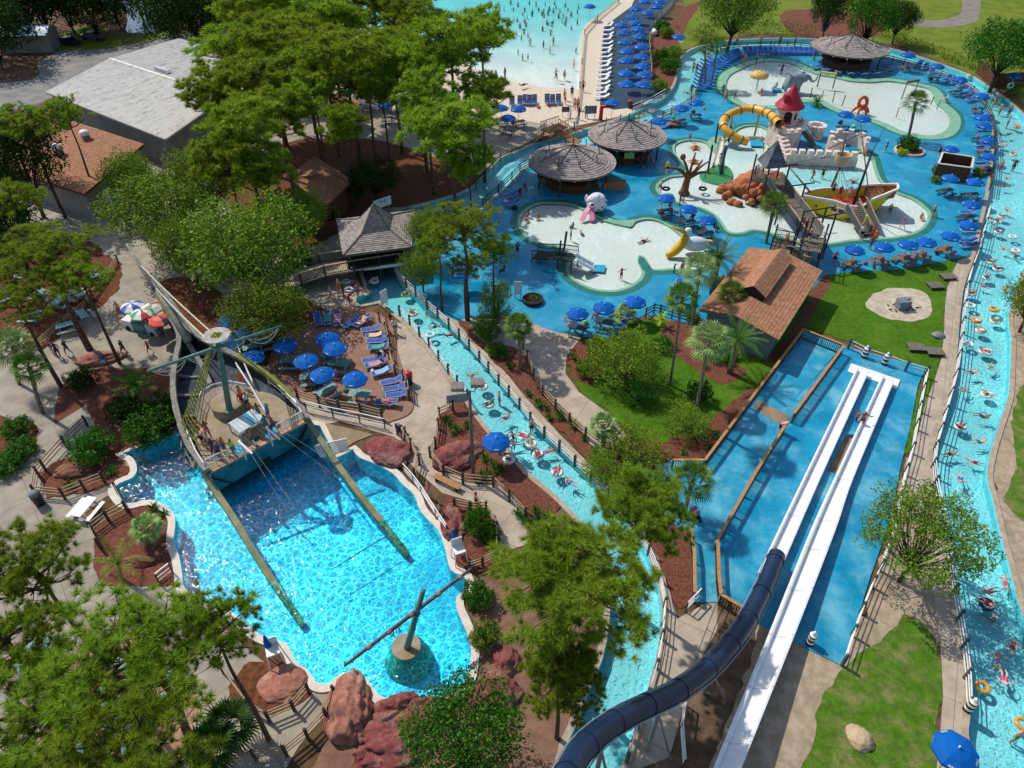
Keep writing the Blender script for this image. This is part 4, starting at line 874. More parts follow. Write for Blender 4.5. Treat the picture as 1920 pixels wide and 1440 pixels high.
slab(mb, rel([e-V((0, 0, .03)) for e in Ew], O), .18); mb.build('roof_frame', M_woodg, t)
fp = inset(Ew, .6)
for i in range(4):
    for u in (0, .5): q = fp[i].lerp(fp[(i+1) % 4], u)-O; mb = MB(); mb.box((q.x, q.y, 1.6), (.2, .2, 3.3)); mb.build('post', M_woodd, t)
mb = MB(); slab(mb, rel([q+V((0, 0, 1.5)) for q in inset(Ew, .3)], O), .2); mb.build('bridge_deck', M_woodg, t)
mb = MB(); q = inset(Ew, .28); mb.bar(q[0].lerp(q[1], .25)-O+V((0, 0, 1.32)), q[0].lerp(q[1], .95)-O+V((0, 0, 1.32)), .1, .3); mb.build('edge_trim', M_white, t)
# round shingled huts
def hut(px, py, R_, zE, zA, label, sign=None, yellow=None):
    c = G(px, py, zE); t = thing('round_hut', label, 'hut', (c.x, c.y, 0), 0, 'round shingled huts on the blue deck')
    mb = MB(); rows = 15; N = 60
    for r in range(rows):
        t0, t1 = r/rows, (r+1)/rows; r0, r1 = R_*(1-t0), max(.05, R_*(1-t1)); f = lambda u: zE+(zA-zE)*(u**1.25)
        k = max(8, int(N*(1-t0)))
        for j in range(k):
            a0 = 2*pi*(j+(r % 2)*.5)/k; a1 = a0+2*pi/k; up = .07*U(.7, 1.3)
            p = lambda rr, a, z: (rr*cos(a), rr*sin(a), z)
            mb.add([p(r0, a0, f(t0)+up), p(r0, a1, f(t0)+up), p(r1, a1, f(t1)+.01), p(r1, a0, f(t1)+.01), p(r0, a0, f(t0)), p(r0, a1, f(t0))], [(0, 1, 2, 3), (4, 5, 1, 0)])
    ro = mb.build('roof', M_shG, t)
    mb = MB(); mb.lathe([(R_-.1, zE-.22), (R_, zE-.2), (R_, zE+.02), (R_-.3, zE+.02)], 40); mb.build('eave_board', M_woodg, ro)
    mb = MB(); mb.tube([(0, 0, zA-.2), (0, 0, zA+.9)], .07, 6)
    for j in range(8):
        a = 2*pi*j/8+.2; f = lambda rr: zE+(zA-zE)*((1-rr/R_)**1.25)+.12
        pts = [V((rr*cos(a), rr*sin(a), f(rr))) for rr in (R_*.55, R_*.35, R_*.15, .1)]
        mb.tube(pts, .05, 4); q = V((R_*.62*cos(a), R_*.62*sin(a), f(R_*.62))); mb.tube([q-V((0, 0, .15)), q+V((0, 0, .95))], .06, 5); mb.tube([q, V((R_*.78*cos(a+.12), R_*.78*sin(a+.12), f(R_*.78)))], .05, 4)
    mb.build('roof_poles', M_woodd, ro)
    for j in range(8):
        a = 2*pi*j/8+.4; mb = MB(); mb.tube([(R_*.82*cos(a), R_*.82*sin(a), 0), (R_*.82*cos(a), R_*.82*sin(a), zE)], .11, 8); mb.build('post', M_woodd, t)
    mb = MB(); mb.lathe([(R_*.6, .04), (R_*.6, 1.05), (R_*.66, 1.05), (R_*.66, 1.15), (R_*.5, 1.15), (R_*.5, .9)], 24); mb.build('counter', M_wallb, t)
    mb = MB(); mb.lathe([(R_*.32, .04), (R_*.32, zE)], 16); mb.build('core_wall', M_dark, t)
    for j in range(7):
        a = -pi/2+(j-3)*.42; m1 = MB(); m1.blob((R_*.84*cos(a), R_*.84*sin(a)-.1, zE-.5), .17, 1, 0); m1.build('globe_lamp', M_white, t, True)
    if yellow: mb = MB(); mb.box((0, -R_*.66-.05, 1.5), (1.3, .06, .8)); mb.build('menu_board', mat('menu_yellow', 'c9c25a', '9bbf6a', 2), t)
    return t
hut(1073, 302, 5.5, 2.9, 4.9, 'round hut with the wider shingled roof nearest the river bend')
hut(1176, 253, 5.3, 2.9, 4.9, 'round hut between the wooden footbridge and the other near hut, yellow board at its counter', yellow=1)
hut(1594, 88, 6.6, 2.9, 5.0, 'round hut standing alone at the far end of the splash pool')
# big boulders
M_red = mat('red_rock', '8a4a47', '6d3637', 1.2, .9, .09, 3.5, .25, c3='a98878', sc3=.7, fine=.25)
M_pink = mat('salmon_rock', 'a66e5e', '8c5848', 1.2, .9, .09, 3.5, .25, c3='bd917c', sc3=.8, fine=.22)
M_tanr = mat('tan_rock', 'c4ab88', 'ab9474', 1, .9, .04, 4, .25, fine=.12)
M_brr = mat('brown_rock', '8c5f4b', '6f4938', 1, .9, .04, 4, .25, fine=.15)
def rock(px, py, r, m, label, rz=0, seed=0, amp=.5, z=.1, sub=4, fr=.9):
    p = G(px, py); t = obj('boulder', None); bpy.data.objects.remove(t)
    mb = MB(); r = (r[0]*.92, r[1]*.92, r[2]*.72); mb.blob((0, 0, z*r[2]), r, 5, amp, fr, seed, M=None)
    o = mb.build('boulder', m, None, True, (p.x, p.y, 0), rz); return tag(o, label, 'boulder', 'artificial boulders around the plunge pool')
rock(728, 848, (2.1, 1.5, 1.0), M_red, 'red boulder with pale smears at the corner of the plunge pool', -.5, 1)
rock(858, 858, (1.9, 1.5, 1.3), M_red, 'red boulder beside the light pole in the mulch bed', .5, 2, .35)
rock(850, 985, (.9, 1.7, .9), M_red, 'red boulder beside the pool rail and the folded umbrella', .2, 3)
rock(662, 1332, (1.35, 2.1, 1.5), M_pink, 'tall salmon boulder at the near end of the plunge pool', .1, 4, .55)
rock(735, 1385, (2.7, 1.4, .9), M_red, 'long flat red boulder below the plunge pool', .35, 5, .6, fr=1.2)
rock(755, 1325, (1.5, .8, .9), M_red, 'dark red boulder overhanging the coping', .2, 6, .5)
rock(790, 1352, (1.4, .9, .7), M_red, 'red boulder partly under the green oak', .3, 12, .5)
rock(535, 1283, (1.7, 1.25, .5), M_pink, 'low round salmon boulder beside the closed umbrella', .2, 7, .25)
rock(930, 1300, (1.6, 1.2, 1.1), M_red, 'red boulder on the bare dirt beside the green oak', .2, 8, .4)
rock(905, 1125, (.9, .7, .7), M_red, 'small red boulder by the pool steps', 0, 9, .4)
rock(897, 1198, (.7, .6, .6), M_red, 'round red boulder beside the pool coping bank', 0, 10, .3)
rock(950, 1240, (.9, 1.0, .9), M_red, 'red boulder hidden in the pine shade', 0, 11, .4)
rock(142, 885, (1.7, .75, .8), M_brr, 'brown boulder in the bed above the white picnic table', .2, 13, .4)
rock(1612, 1385, (.72, .85, .7), M_tanr, 'smooth tan boulder standing on the lawn', .2, 14, .25)
rock(765, 398, (.9, .7, .8), M_grey, 'grey boulder against the bridge pavilion', 0, 15, .4)
rock(1415, 100, (1.2, .8, .6), M_tanr, 'mound of bare earth between the hedges', 0, 16, .3) if 0 else None
rock(190, 675, (2.3, 1.0, .8), M_pink, 'tan brown boulder on the shaded plaza beside the leaning pine', .3, 17, .4)
rock(262, 1055, (1.3, .5, .5), M_brr, 'low brown boulder in the bed beside the pool', 0, 18, .4)
rock(620, 735, (.6, .5, .5), M_brr, 'x', 0, 19) if 0 else None
# ------------------------------------------------------------ fences
FM = {}
def fence(pts, label, kind='rope', zt=0.0, h=1.1, z0=0.0, name='fence', step=0, group=None, zz=None):
    W_ = [G(p[0], p[1], zt+(zz[i] if zz else 0)) for i, p in enumerate(pts)]
    W_ = [V((w.x, w.y, zz[i] if zz else z0)) for i, w in enumerate(W_)]
    if step:
        out = [W_[0]]
        for a, b in zip(W_, W_[1:]):
            k = max(1, round((b-a).length/step)); out += [a.lerp(b, i/k) for i in range(1, k+1)]
        PP = out
    else: PP = W_
    O = PP[0].copy(); t = thing(name, label, 'fence', O, 0, group); PP = [p-O for p in PP]; WR = [w-O for w in W_]
    pm, rm, r0 = {'rope': (M_postg, M_white, .11), 'timber': (M_postb, M_woodl, .1), 'wood': (M_woodg, M_wood, .06), 'white': (M_postb, M_white, .05), 'dark': (M_woodd, M_woodd, .07), 'field': (M_woodg, M_woodg, .09), 'steel': (M_steel, M_steel, .03)}[kind]
    key = (kind, h)
    if key not in FM:
        mb = MB(); top = h+.12 if kind in ('rope', 'timber', 'dark', 'field') else h
        mb.lathe([(r0*1.05, -.05), (r0, 0), (r0, top-.03), (r0*.8, top)], 9); FM[key] = mb.mesh('post', True); FM[key].materials.append(pm)
    for p in PP: obj('post', FM[key], None, t, p)
    def rail(zr, w, hh, m, round_=False):
        mb = MB()
        for a, b in zip(WR, WR[1:]):
            if round_: mb.tube([a+V((0, 0, zr)), b+V((0, 0, zr))], w, 5)
            else: mb.bar(a+V((0, 0, zr)), b+V((0, 0, zr)), w, hh)
        mb.build('rail', m, t)
    if kind == 'rope':
        for zr in (.35, .68, 1.0): rail(zr*h/1.1, .035, 0, rm, True)
    elif kind in ('timber', 'dark', 'field'):
        for zr in (.4, .75, 1.05): rail(zr*h/1.1, .05, .1, rm)
    elif kind == 'white':
        rail(h, .07, .07, rm); rail(h*.6, .04, 0, rm, True); rail(h*.3, .04, 0, rm, True)
    elif kind == 'steel':
        rail(h, .03, 0, rm, True); rail(h*.5, .025, 0, rm, True)
    elif kind == 'wood':
        rail(h, .22, .06, rm); rail(h-.12, .05, .1, pm); rail(.12, .05, .1, pm); mb = MB()
        for a, b in zip(WR, WR[1:]):
            k = max(1, int((b-a).length/.16))
            for i in range(k): q = a.lerp(b, (i+.5)/k); mb.box(q+V((0, 0, h/2)), (.045, .045, h-.1))
        mb.build('balusters', M_woodd, t)
    return t
M_postg = mat('green_grey_post', '4f5f58', '3f4c47', 4, .8, .003, 20, .3, fine=.15)
M_postb = mat('brown_post', '5b4a3b', '463a2f', 4, .85, .003, 20, .3, fine=.15)
M_woodl = mat('pale_rail_wood', 'b79f82', '9a8368', 5, .8, .002, 20, .3, fine=.12)
fence([(750, 592), (769, 610), (787, 632), (805, 652), (823, 677), (841, 702), (858, 724), (877, 750)], 'post fence between the river and the concrete path above the light pole')
fence([(740, 512), (762, 540), (780, 556), (801, 579), (821, 596), (842, 616), (861, 636), (880, 656), (899, 678), (916, 698), (935, 722), (954, 743), (974, 767), (994, 793), (1020, 820), (1048, 846), (1077, 874), (1107, 902), (1140, 935), (1170, 965), (1195, 1000), (1215, 1040), (1235, 1090), (1245, 1140), (1240, 1200), (1230, 1255), (1214, 1310), (1195, 1365), (1175, 1430)], 'long post fence along the far bank of the inner river')
fence([(981, 655), (989, 677), (1001, 712), (1017, 742), (1041, 769), (1067, 795), (1097, 822), (1128, 845)], 'post fence between the mulch bed and the narrowing path', 'timber')
fence([(560, 752), (600, 764), (637, 772), (677, 778), (717, 788)], 'timber fence along the near edge of the brown patio', 'timber', z0=.12)
fence([(575, 772), (625, 783), (675, 793), (722, 804)], 'white handrail beside the ramp down from the ship', 'white')
fence([(713, 606), (725, 625), (730, 650), (731, 675), (742, 705), (757, 716), (766, 730), (768, 752)], 'timber fence around the loungers side of the brown patio', 'timber', z0=.12)
fence([(850, 772), (824, 784), (822, 805), (817, 840), (807, 858), (832, 892), (868, 907), (925, 912), (955, 940), (985, 972)], 'timber fence around the bed with the red boulder and light pole', 'timber')
fence([(757, 885), (775, 905), (790, 925), (817, 968), (838, 1000)], 'white rail between the pool coping and the walk', 'white', h=.95)
fence([(852, 952), (882, 958), (912, 958), (932, 996), (931, 1048), (905, 1062), (880, 1070)], 'timber fence around the bed with the round shrubs', 'timber', h=.95)
fence([(745, 815), (772, 842), (786, 872), (778, 898)], 'timber fence behind the red boulder at the pool corner', 'timber')
fence([(165, 800), (125, 838), (86, 882), (75, 895), (70, 930), (122, 935), (160, 920), (197, 905)], 'timber fence around the bed with the brown boulder', 'timber')
fence([(176, 1000), (205, 978), (240, 960), (222, 925)], 'timber fence beside the pool steps', 'timber')
fence([(176, 1000), (190, 1030)], 'short timber rail beside the low palm bed', 'timber')
fence([(300, 1095), (325, 1075)], 'short white rail at the pool curve', 'white')
fence([(580, 1300), (552, 1332), (505, 1352), (470, 1330), (420, 1262)], 'timber fence on the inner side of the boardwalk bend', 'timber')
fence([(628, 1305), (613, 1347), (578, 1385), (538, 1417), (480, 1425), (420, 1440)], 'timber fence on the outer side of the boardwalk bend', 'timber')
fence([(640, 1455), (700, 1470)], 'x', 'timber') if 0 else None
fence([(1852, 395), (1845, 425), (1838, 452), (1830, 482), (1818, 512), (1809, 545), (1804, 580), (1801, 612), (1798, 642), (1794, 674), (1788, 710), (1779, 745), (1769, 780), (1760, 812), (1750, 845), (1746, 878), (1749, 912), (1758, 958), (1768, 1008), (1777, 1060), (1784, 1115), (1793, 1165), (1801, 1218), (1807, 1272), (1809, 1327)], 'long post fence between the outer river and its concrete path')
fence([(1652, 113), (1672, 118), (1693, 123), (1715, 129), (1738, 136), (1762, 145), (1785, 154), (1822, 175), (1846, 203), (1858, 232), (1863, 262), (1862, 292), (1858, 325), (1853, 358)], 'post fence on the deck side of the outer river bend', 'dark')
fence([(1350, 96), (1375, 92), (1400, 91), (1425, 90), (1450, 90), (1475, 90), (1500, 92), (1525, 95)], 'dark posts behind the row of blue loungers at the far river', 'dark')
fence([(1185, 210), (1205, 202), (1226, 192), (1247, 180)], 'pale rail between the umbrella terrace and the river', 'white')
fence([(1242, 222), (1258, 216), (1275, 208), (1295, 194), (1306, 178), (1310, 160), (1314, 142), (1322, 122)], 'dark post fence between the twin palms deck and the river', 'dark')
fence([(892, 352), (910, 335), (925, 318), (938, 303), (960, 292)], 'dark post rail on the far bank of the upper river', 'dark')
fence([(905, 388), (935, 362), (960, 338), (975, 322), (992, 312), (1007, 302)], 'dark post rail on the hut side of the upper river', 'dark')
fence([(1083, 205), (1087, 165), (1091, 120), (1096, 65), (1120, 38), (1160, 5)], 'brown rail along the edge of the wave pool', 'timber', h=.9)
for pts, lb in (([(1507, 617), (1427, 722), (1322, 862), (1262, 862)], 'tan topped picket rail along the lawn side of the blue run out'), ([(1507, 617), (1583, 647)], 'tan topped picket rail across the far end of the narrow run out'),
                ([(1583, 647), (1489, 775)], 'tan topped picket rail between the two run outs, far stretch'), ([(1475, 793), (1420, 880), (1380, 950), (1346, 1010), (1348, 1075), (1352, 1114), (1392, 1138)], 'tan topped picket rail between the two run outs, near stretch with the bend'),
                ([(1296, 992), (1302, 1035), (1303, 1110)], 'tan topped picket rail between the blue landing and the red mulch')):
    fence(pts, lb, 'wood', zt=1.1, step=2.2)
fence([(1589, 655), (1623, 672), (1660, 684), (1696, 697), (1733, 708)], 'rope rail with fat posts across the far end of the wide run out', 'rope', h=1.15)
fence([(1733, 708), (1727, 738), (1720, 772), (1714, 805), (1706, 850), (1694, 890), (1682, 940), (1675, 992), (1660, 1030), (1648, 1070), (1632, 1100), (1612, 1150), (1596, 1192), (1578, 1248)], 'rope rail with dark posts along the long side of the wide run out', 'rope', h=1.15)
fence([(1210, 596), (1225, 588), (1237, 590), (1259, 598), (1306, 612), (1335, 628)], 'dark timber fence between the blue deck and the mulch bed', 'dark')
fence([(1345, 1130), (1325, 1180), (1305, 1235)], 'steel handrail descending from the run out landing', 'steel', h=1.0)
fence([(1285, 1148), (1310, 1122)], 'white gate rail at the run out landing', 'white')
fence([(1282, 1320), (1275, 1370), (1280, 1440)], 'white rail under the dark tube slide', 'white')
fence([(165, 50), (185, 58), (210, 68), (235, 78), (262, 74), (300, 66)], 'wooden field fence around the grassy pond corner', 'field', h=1.3)
fence([(1222, 150), (1219, 110), (1217, 75), (1232, 40), (1262, 10)], 'timber rail behind the two rows of umbrellas', 'timber')
fence([(70, 655), (120, 612), (165, 575), (205, 520), (222, 492)], 'low timber rail edging the terrace of shaded tables', 'timber', h=.8)
# striped marker posts
def bollard(px, py, label, h=1.6, cone=True):
    p = G(px, py); t = thing('marker_post', label, 'post', p, 0, 'striped marker posts')
    a = MB(); zs = [0, .3, .5, .7, .9, 1.05]
    for i in range(5): a.m = i % 2; a.lathe([(.24, zs[i]), (.24, zs[i+1])], 12)
    a.m = 1; a.lathe([(.24, 1.05), (.12, 1.15), (.1, h), (.02, h+.1)], 12); a.build('post', [M_dark, M_white], t)
for q in ((1517, 1208, 'striped buoy shaped post at the near end of the wide run out'), (1812, 1332, 'striped post on the river bank near the big blue umbrella'), (1619, 671, 'white banded post on the far rope rail near the slide ends'), (1657, 684, 'white banded post at the middle of the far rope rail')): bollard(*q, h=1.35)
# wooden footbridge from the beach to the huts, and the long ramp beside the pavilion
t = thing('footbridge', 'tan wooden footbridge with steps over the river beside the huts', 'bridge', G(1060, 275)); O = t.location.copy()
a0, a1, b0, b1 = G(1002, 250, 1.6), G(1012, 268, 1.6), G(1048, 228, 1.6), G(1080, 250, 1.6)
L_ = [G(1020, 262, 1.3), G(1062, 268, .2)]
mb = MB()
pa, pb, pc = G(1022, 246, 1.5), G(1050, 232, 1.5), G(1085, 262, .3); w = 1.0
def ramp(mb, a, b, w, th=.15):
    d = (b-a).normalized(); s = d.cross(V((0, 0, 1))).normalized()*w
    slab(mb, [a-s, b-s, b+s, a+s], th); return s
for q0, q1 in ((G(1005, 262, .2), pa), (pa, G(1056, 234, 1.5)), (G(1040, 240, 1.5), G(1084, 268, .25))): ramp(mb, q0-O, q1-O, .95)
mb.build('bridge_deck', M_wood, t)
for q0, q1 in ((G(1040, 240, 1.5), G(1084, 268, .25)), (G(1005, 262, .2), pa), (pa, G(1056, 234, 1.5))):
    d_ = (q1-q0).normalized(); s = d_.cross(V((0, 0, 1))).normalized()
    for sg in (-1, 1):
        mb = MB(); A_, B_ = q0+s*sg-O, q1+s*sg-O; mb.bar(A_+V((0, 0, 1)), B_+V((0, 0, 1)), .12, .07)
        k = int((B_-A_).length/.3)
        for i in range(k+1): q = A_.lerp(B_, i/k); mb.box(q+V((0, 0, .5)), (.06, .06, 1))
        mb.build('railing', M_wood, t)
t = thing('access_ramp', 'long curved timber ramp leading up to the bridge pavilion', 'ramp', G(600, 520)); O = t.location.copy()
near = [G(752, 492, 1.5), G(665, 506, 1.5), G(610, 516, 1.3), G(565, 530, 1.0), G(520, 550, .6), G(505, 575, .2)]; far = [G(760, 465, 1.5), G(645, 487, 1.5), G(600, 494, 1.3), G(562, 505, 1.0), G(505, 522, .6), G(480, 555, .2)]
mb = MB()
for i in range(5): slab(mb, rel([near[i], near[i+1], far[i+1], far[i]], O), .15)
mb.build('ramp_deck', M_conc, t)
for side, nm in ((near, 0), (far, 1)):
    mb = MB()
    for i in range(5):
        A_, B_ = side[i]-O, side[i+1]-O; mb.m = 0; mb.bar(A_+V((0, 0, 1.1)), B_+V((0, 0, 1.1)), .2, .06); mb.m = 1; mb.bar(A_+V((0, 0, .12)), B_+V((0, 0, .12)), .05, .08); k = max(1, int((B_-A_).length/.17))
        for j in range(k): q = A_.lerp(B_, j/k); mb.box(q+V((0, 0, .55)), (.04, .04, 1.05))
        mb.box(A_+V((0, 0, .3)), (.14, .14, 1.7))
    mb.build('railing', [M_woodl, M_woodd], t)
# ------------------------------------------------------------ slides
M_slide = mat('white_fibreglass', 'f0f0ee', 'e4e6e5', 1.6, .35, 0, 10, .5, fine=.02, coat=.3)
def chute(Lp, Rp, zs, name, label, supports=()):
    Lw = [G(*p, z) for p, z in zip(Lp, zs)]; Rw = [G(*p, z) for p, z in zip(Rp, zs)]
    Lw = smooth(Lw, 5, False); Rw = smooth(Rw, 5, False); O = V((Rw[0].x, Rw[0].y, 0))
    t = thing(name, label, 'water slide', O, 0, 'twin white racing slides'); mb = MB(); prof = [(-.04, .42), (.06, .45), (.14, .4), (.2, .05), (.8, .05), (.86, .4), (.94, .45), (1.04, .42), (1.04, -.12), (-.04, -.12)]
    n = len(prof); vs = []
    for l, r in zip(Lw, Rw):
        for u, h in prof: vs.append(l.lerp(r, u)+V((0, 0, h*.8))-O)
    fs = []
    for i in range(len(Lw)-1):
        for j in range(n): fs.append((i*n+j, i*n+(j+1) % n, (i+1)*n+(j+1) % n, (i+1)*n+j))
    fs += [tuple(range(n))[::-1], tuple((len(Lw)-1)*n+j for j in range(n))]
    mb.add(vs, fs); mb.build('chute', M_slide, t)
    dist = 0
    for i in range(len(Lw)-1):
        dist += (Rw[i+1]-Rw[i]).length
        if dist > 3.2:
            dist = 0; e = (Rw[i+1]-Rw[i]).normalized()*.025; sm_ = MB(); sm_.add([Lw[i].lerp(Rw[i], u)+V((0, 0, h*.8+.012))-O+e*k for u, h in prof[:8] for k in (-1, 1)], [(2*j, 2*j+1, 2*j+3, 2*j+2) for j in range(7)]); sm_.build('seam', mat('slide_seam', 'c6c9ca', None, 1, .6), t)
    mb = MB()
    for i in range(4, len(Lw)-1, 5):
        l, r = Lw[i]-O, Rw[i]-O
        for u in (.25, .75):
            q = l.lerp(r, u); mb = MB(); mb.box((q.x, q.y, (q.z-.1)/2), (.16, .16, q.z+.1)); mb.build('support', M_grey, t)
    return t
chute([(1605, 695), (1506, 900), (1437, 1044), (1420, 1080)], [(1626, 702), (1536, 900), (1472, 1046), (1454, 1084)], [.35, .35, .4, .5], 'white_slide', 'shorter white slide lane that runs out of the dark tube')
chute([(1653, 708), (1564, 900), (1519, 1000), (1440, 1195), (1339, 1440), (1290, 1560)], [(1674, 718), (1597, 900), (1562, 1000), (1486, 1195), (1388, 1440), (1345, 1560)], [.35, .4, .55, 1.0, 1.7, 2.3], 'white_slide', 'longer white slide lane crossing the whole run out beside the dark tube')
mb = MB(); pts = [G(1596, 681, .2), G(1688, 712, .2), G(1682, 728, .2), G(1589, 696, .2)]; slab(mb, pts, .16); o = mb.build('end_slab', M_slide); o.name = 'slide_end_slab'; tag(o, 'white cross slab joining the far ends of both white slides', 'slab')
tp = [(1457, 1040, .9), (1437, 1092, 1.2), (1416, 1135, 1.6), (1393, 1178, 2.1), (1358, 1222, 2.9), (1318, 1262, 4.0), (1268, 1297, 5.3), (1215, 1322, 6.5), (1160, 1350, 7.9), (1112, 1385, 9.3), (1075, 1430, 10.6), (1052, 1490, 12)]
tw = smooth([G(x, y, z) for x, y, z in tp], 8, False); O = V((tw[0].x, tw[0].y, 0))
t = thing('tube_slide', 'dark navy enclosed tube slide curving up over the river', 'water slide', O)
M_navy = mat('navy_fibreglass', '1b2f4c', '162742', .7, .42, 0, 10, .4, fine=.06, coat=.1)
mb = MB(); mb.tube(rel(tw, O), .53, 24, caps=False); mb.build('tube', M_navy, t, True)
k = 0
for i in range(2, len(tw)-1, 9):
    d_ = (tw[i+1]-tw[i]).normalized(); m1 = MB(); m1.tube([tw[i]-d_*.07-O, tw[i]+d_*.07-O], .57, 24); m1.build('joint_ring', M_navy, t)
mb = MB()
for sg in (-1, 1):
    pts = [tw[i]+(tw[i+1]-tw[i]).cross(V((0, 0, 1))).normalized()*sg*.6-O for i in range(len(tw)-1)]; m1 = MB(); m1.tube(pts, .035, 5); m1.build('side_flange', mat('slide_flange', '8f9aa6', None, 1, .4), t)
for i in (36, 52, 68, 80):
    q = tw[i]-O; m1 = MB(); m1.tube([(q.x, q.y, 0), (q.x, q.y, q.z-.4)], .12, 8); m1.tube([(q.x+1.2, q.y-.5, 0), (q.x, q.y, q.z*.75)], .07, 6); m1.build('support', M_steel, t)
# ------------------------------------------------------------ light pole
b_, top = rise((888, 897), (880, 733)); t = thing('light_pole', 'tall timber light pole with two floodlights beside the red boulder', 'light pole', b_)
mb = MB(); tt = top-b_; mb.tube([(0, 0, -.2), tt*.5, tt], [.15, .13, .1], 10); mb.build('pole', M_woodg, t, True)
for dx, dz, nm in ((.55, .35, 0), (-.75, .0, 1)):
    m1 = MB(); m1.tube([tt, tt+V((dx*.6, 0, -.05)), tt+V((dx, 0, dz+.1))], .04, 6); a_ = m1.build('bracket', M_grey, t)
    m1 = MB(); m1.box(tt+V((dx, -.1, dz+.45)), (.85, .5, .6), M=Matrix.Rotation(.5, 3, 'X').to_4x4()); m1.build('floodlight', mat('lamp_housing', '9c8f86', '8b7f78', 3, .6), t)
# ------------------------------------------------------------ the big show ship by the plunge pool
M_timber = mat('ship_timber', '96928a', '7c786f', 3, .85, .01, 12, .25, c3='625d52', sc3=1, fine=.15)
M_hull = mat('ship_hull_planks', '4a4a48', '36383a', 2, .85, .01, 10, .25, fine=.2)
M_charc = mat('ship_interior', '3c4450', '2c323c', .8, .85, .004, 10, .3, c3='59626c', sc3=1)
M_tanc = mat('tan_deck', 'a39684', '8e8069', .9, .85, .003, 20, .3, c3='97793f', sc3=.6, fine=.1)
M_mast = mat('teal_mast', '5d8478', '4b6f65', 2, .6, 0, 10, .4)
M_spar = mat('grey_spar', '8f948c', '7c8179', 3, .7, 0, 10, .3)
M_yrope = mat('yellow_green_rope', '9a9a3a', '84842e', 6, .9)
M_tealw = mat('stern_wall', '2f8088', '1f6a75', .9, .7, .003, 12, .4, c3='184f5c', sc3=.9, fine=.1)
def path3(pts, k=4): return smooth([G(x, y, z) for x, y, z in pts], k, False)
Lg = path3([(388, 882, 2.5), (356, 838, 2.6), (338, 795, 2.7), (327, 750, 2.8), (325, 710, 2.9), (330, 672, 3.0), (336, 642, 3.1), (333, 620, 3.2), (318, 592, 3.5), (300, 560, 3.9), (285, 532, 4.4)])
Rg = path3([(574, 785, 2.5), (556, 757, 2.6), (530, 727, 2.7), (500, 702, 2.8), (462, 678, 2.9), (425, 658, 3.0), (388, 640, 3.1), (352, 616, 3.3), (336, 590, 3.6), (312, 556, 4.0), (292, 530, 4.4)])
O = V((G(430, 760).x, G(430, 760).y, 0)); t = thing('show_ship', 'weathered timber pirate ship set whose stern forms the end wall of the plunge pool', 'ship', O)
for nm, g in (('gunwale', Lg), ('gunwale', Rg)):
    mb = MB()
    for i, (a, b) in enumerate(zip(g, g[1:])): mb.m = 1 if (g is Rg and 4 < i < 18) or (g is Lg and i > 30) else 0; mb.bar(a-O, b+(b-a)*.02-O, .42+.03*sin(i*2.1), .3)
    mb.build(nm, [M_timber, mat('mossy_timber', '7f8048', '6a6b3c', 2, .9, .01, 12, .2, fine=.2)], t)
for i in range(6, 34, 4):
    a, b = Lg[i], Rg[i]; mb = MB(); cm_ = a.lerp(b, .5); pts = [V((a.x, a.y, 2.2)), V((a.lerp(b, .2).x, a.lerp(b, .2).y, 1.65)), V((a.lerp(b, .32).x, a.lerp(b, .32).y, 1.6))]
    for p0, p1 in zip(pts, pts[1:]): mb.bar(p0-O, p1-O, .22, .2)
    mb.build('rib', M_timber, t)
mb = MB(); n = len(Lg)
for g, o in ((Lg, Rg), (Rg, Lg)):
    prev = None
    for i in range(n):
        p = g[i]; q = o[min(i, len(o)-1)]; inn = (q-p)*.18; bot = V((p.x+inn.x, p.y+inn.y, -.1)); midp = V((p.x+inn.x*.15, p.y+inn.y*.15, p.z*.55))
        if prev:
            for (a0, a1), (b0, b1) in (((prev[0], prev[1]), (p, midp)), ((prev[1], prev[2]), (midp, bot))): mb.add(rel([a0, b0, b1, a1], O), [(0, 1, 2, 3)])
        prev = (p, midp, bot)
mb.build('hull', M_hull, t)
mb = MB()
for i in range(4, n-1):
    f = lambda j: [Lg[j]*1.0, Lg[j].lerp(Rg[j], .3), Lg[j].lerp(Rg[j], .7), Rg[j]*1.0]
    def zz(v, z): return V((v.x, v.y, z))
    a = f(i); b = f(i+1); za = [1.9, 1.5, 1.5, 1.9]; 
    for k in range(3): mb.add(rel([zz(a[k], za[k]), zz(a[k+1], za[k+1]), zz(b[k+1], za[k+1]), zz(b[k], za[k])], O), [(0, 1, 2, 3)])
mb.build('hold_floor', M_charc, t)
mb = MB()
for g in (Lg, Rg):
    for i in range(4, n-1):
        a, b = g[i], g[i+1]; mb.add(rel([V((a.x, a.y, 1.9)), V((b.x, b.y, 1.9)), b, a], O), [(0, 1, 2, 3)])
mb.build('hold_lining', M_charc, t)
dk = [(394, 884), (372, 846), (364, 820), (369, 790), (378, 748), (400, 728), (437, 719), (465, 725), (484, 733), (506, 737), (525, 747), (542, 762), (562, 772), (574, 789)]
dw = [G(x, y, 2.05) for x, y in dk]; mb = MB(); slab(mb, rel(dw, O), .25); mb.build('stern_deck', M_tanc, t)
mb = MB(); mb.add(rel([G(394, 884, 2.07), G(574, 789, 2.07), G(582, 820, -.1), G(404, 924, -.1)], O)+rel([G(582, 820, -3.1), G(404, 924, -3.1)], O), [(0, 1, 2, 3), (3, 2, 4, 5)]); mb.build('stern_wall', M_tealw, t)
mb = MB(); q0, q1 = G(394, 885, 2.12), G(574, 790, 2.12); mb.bar(q0-O, q1-O, .3, .14); mb.build('stern_kerb', mat('salmon_kerb', 'c69a82', 'b3876d', 3, .8), t)
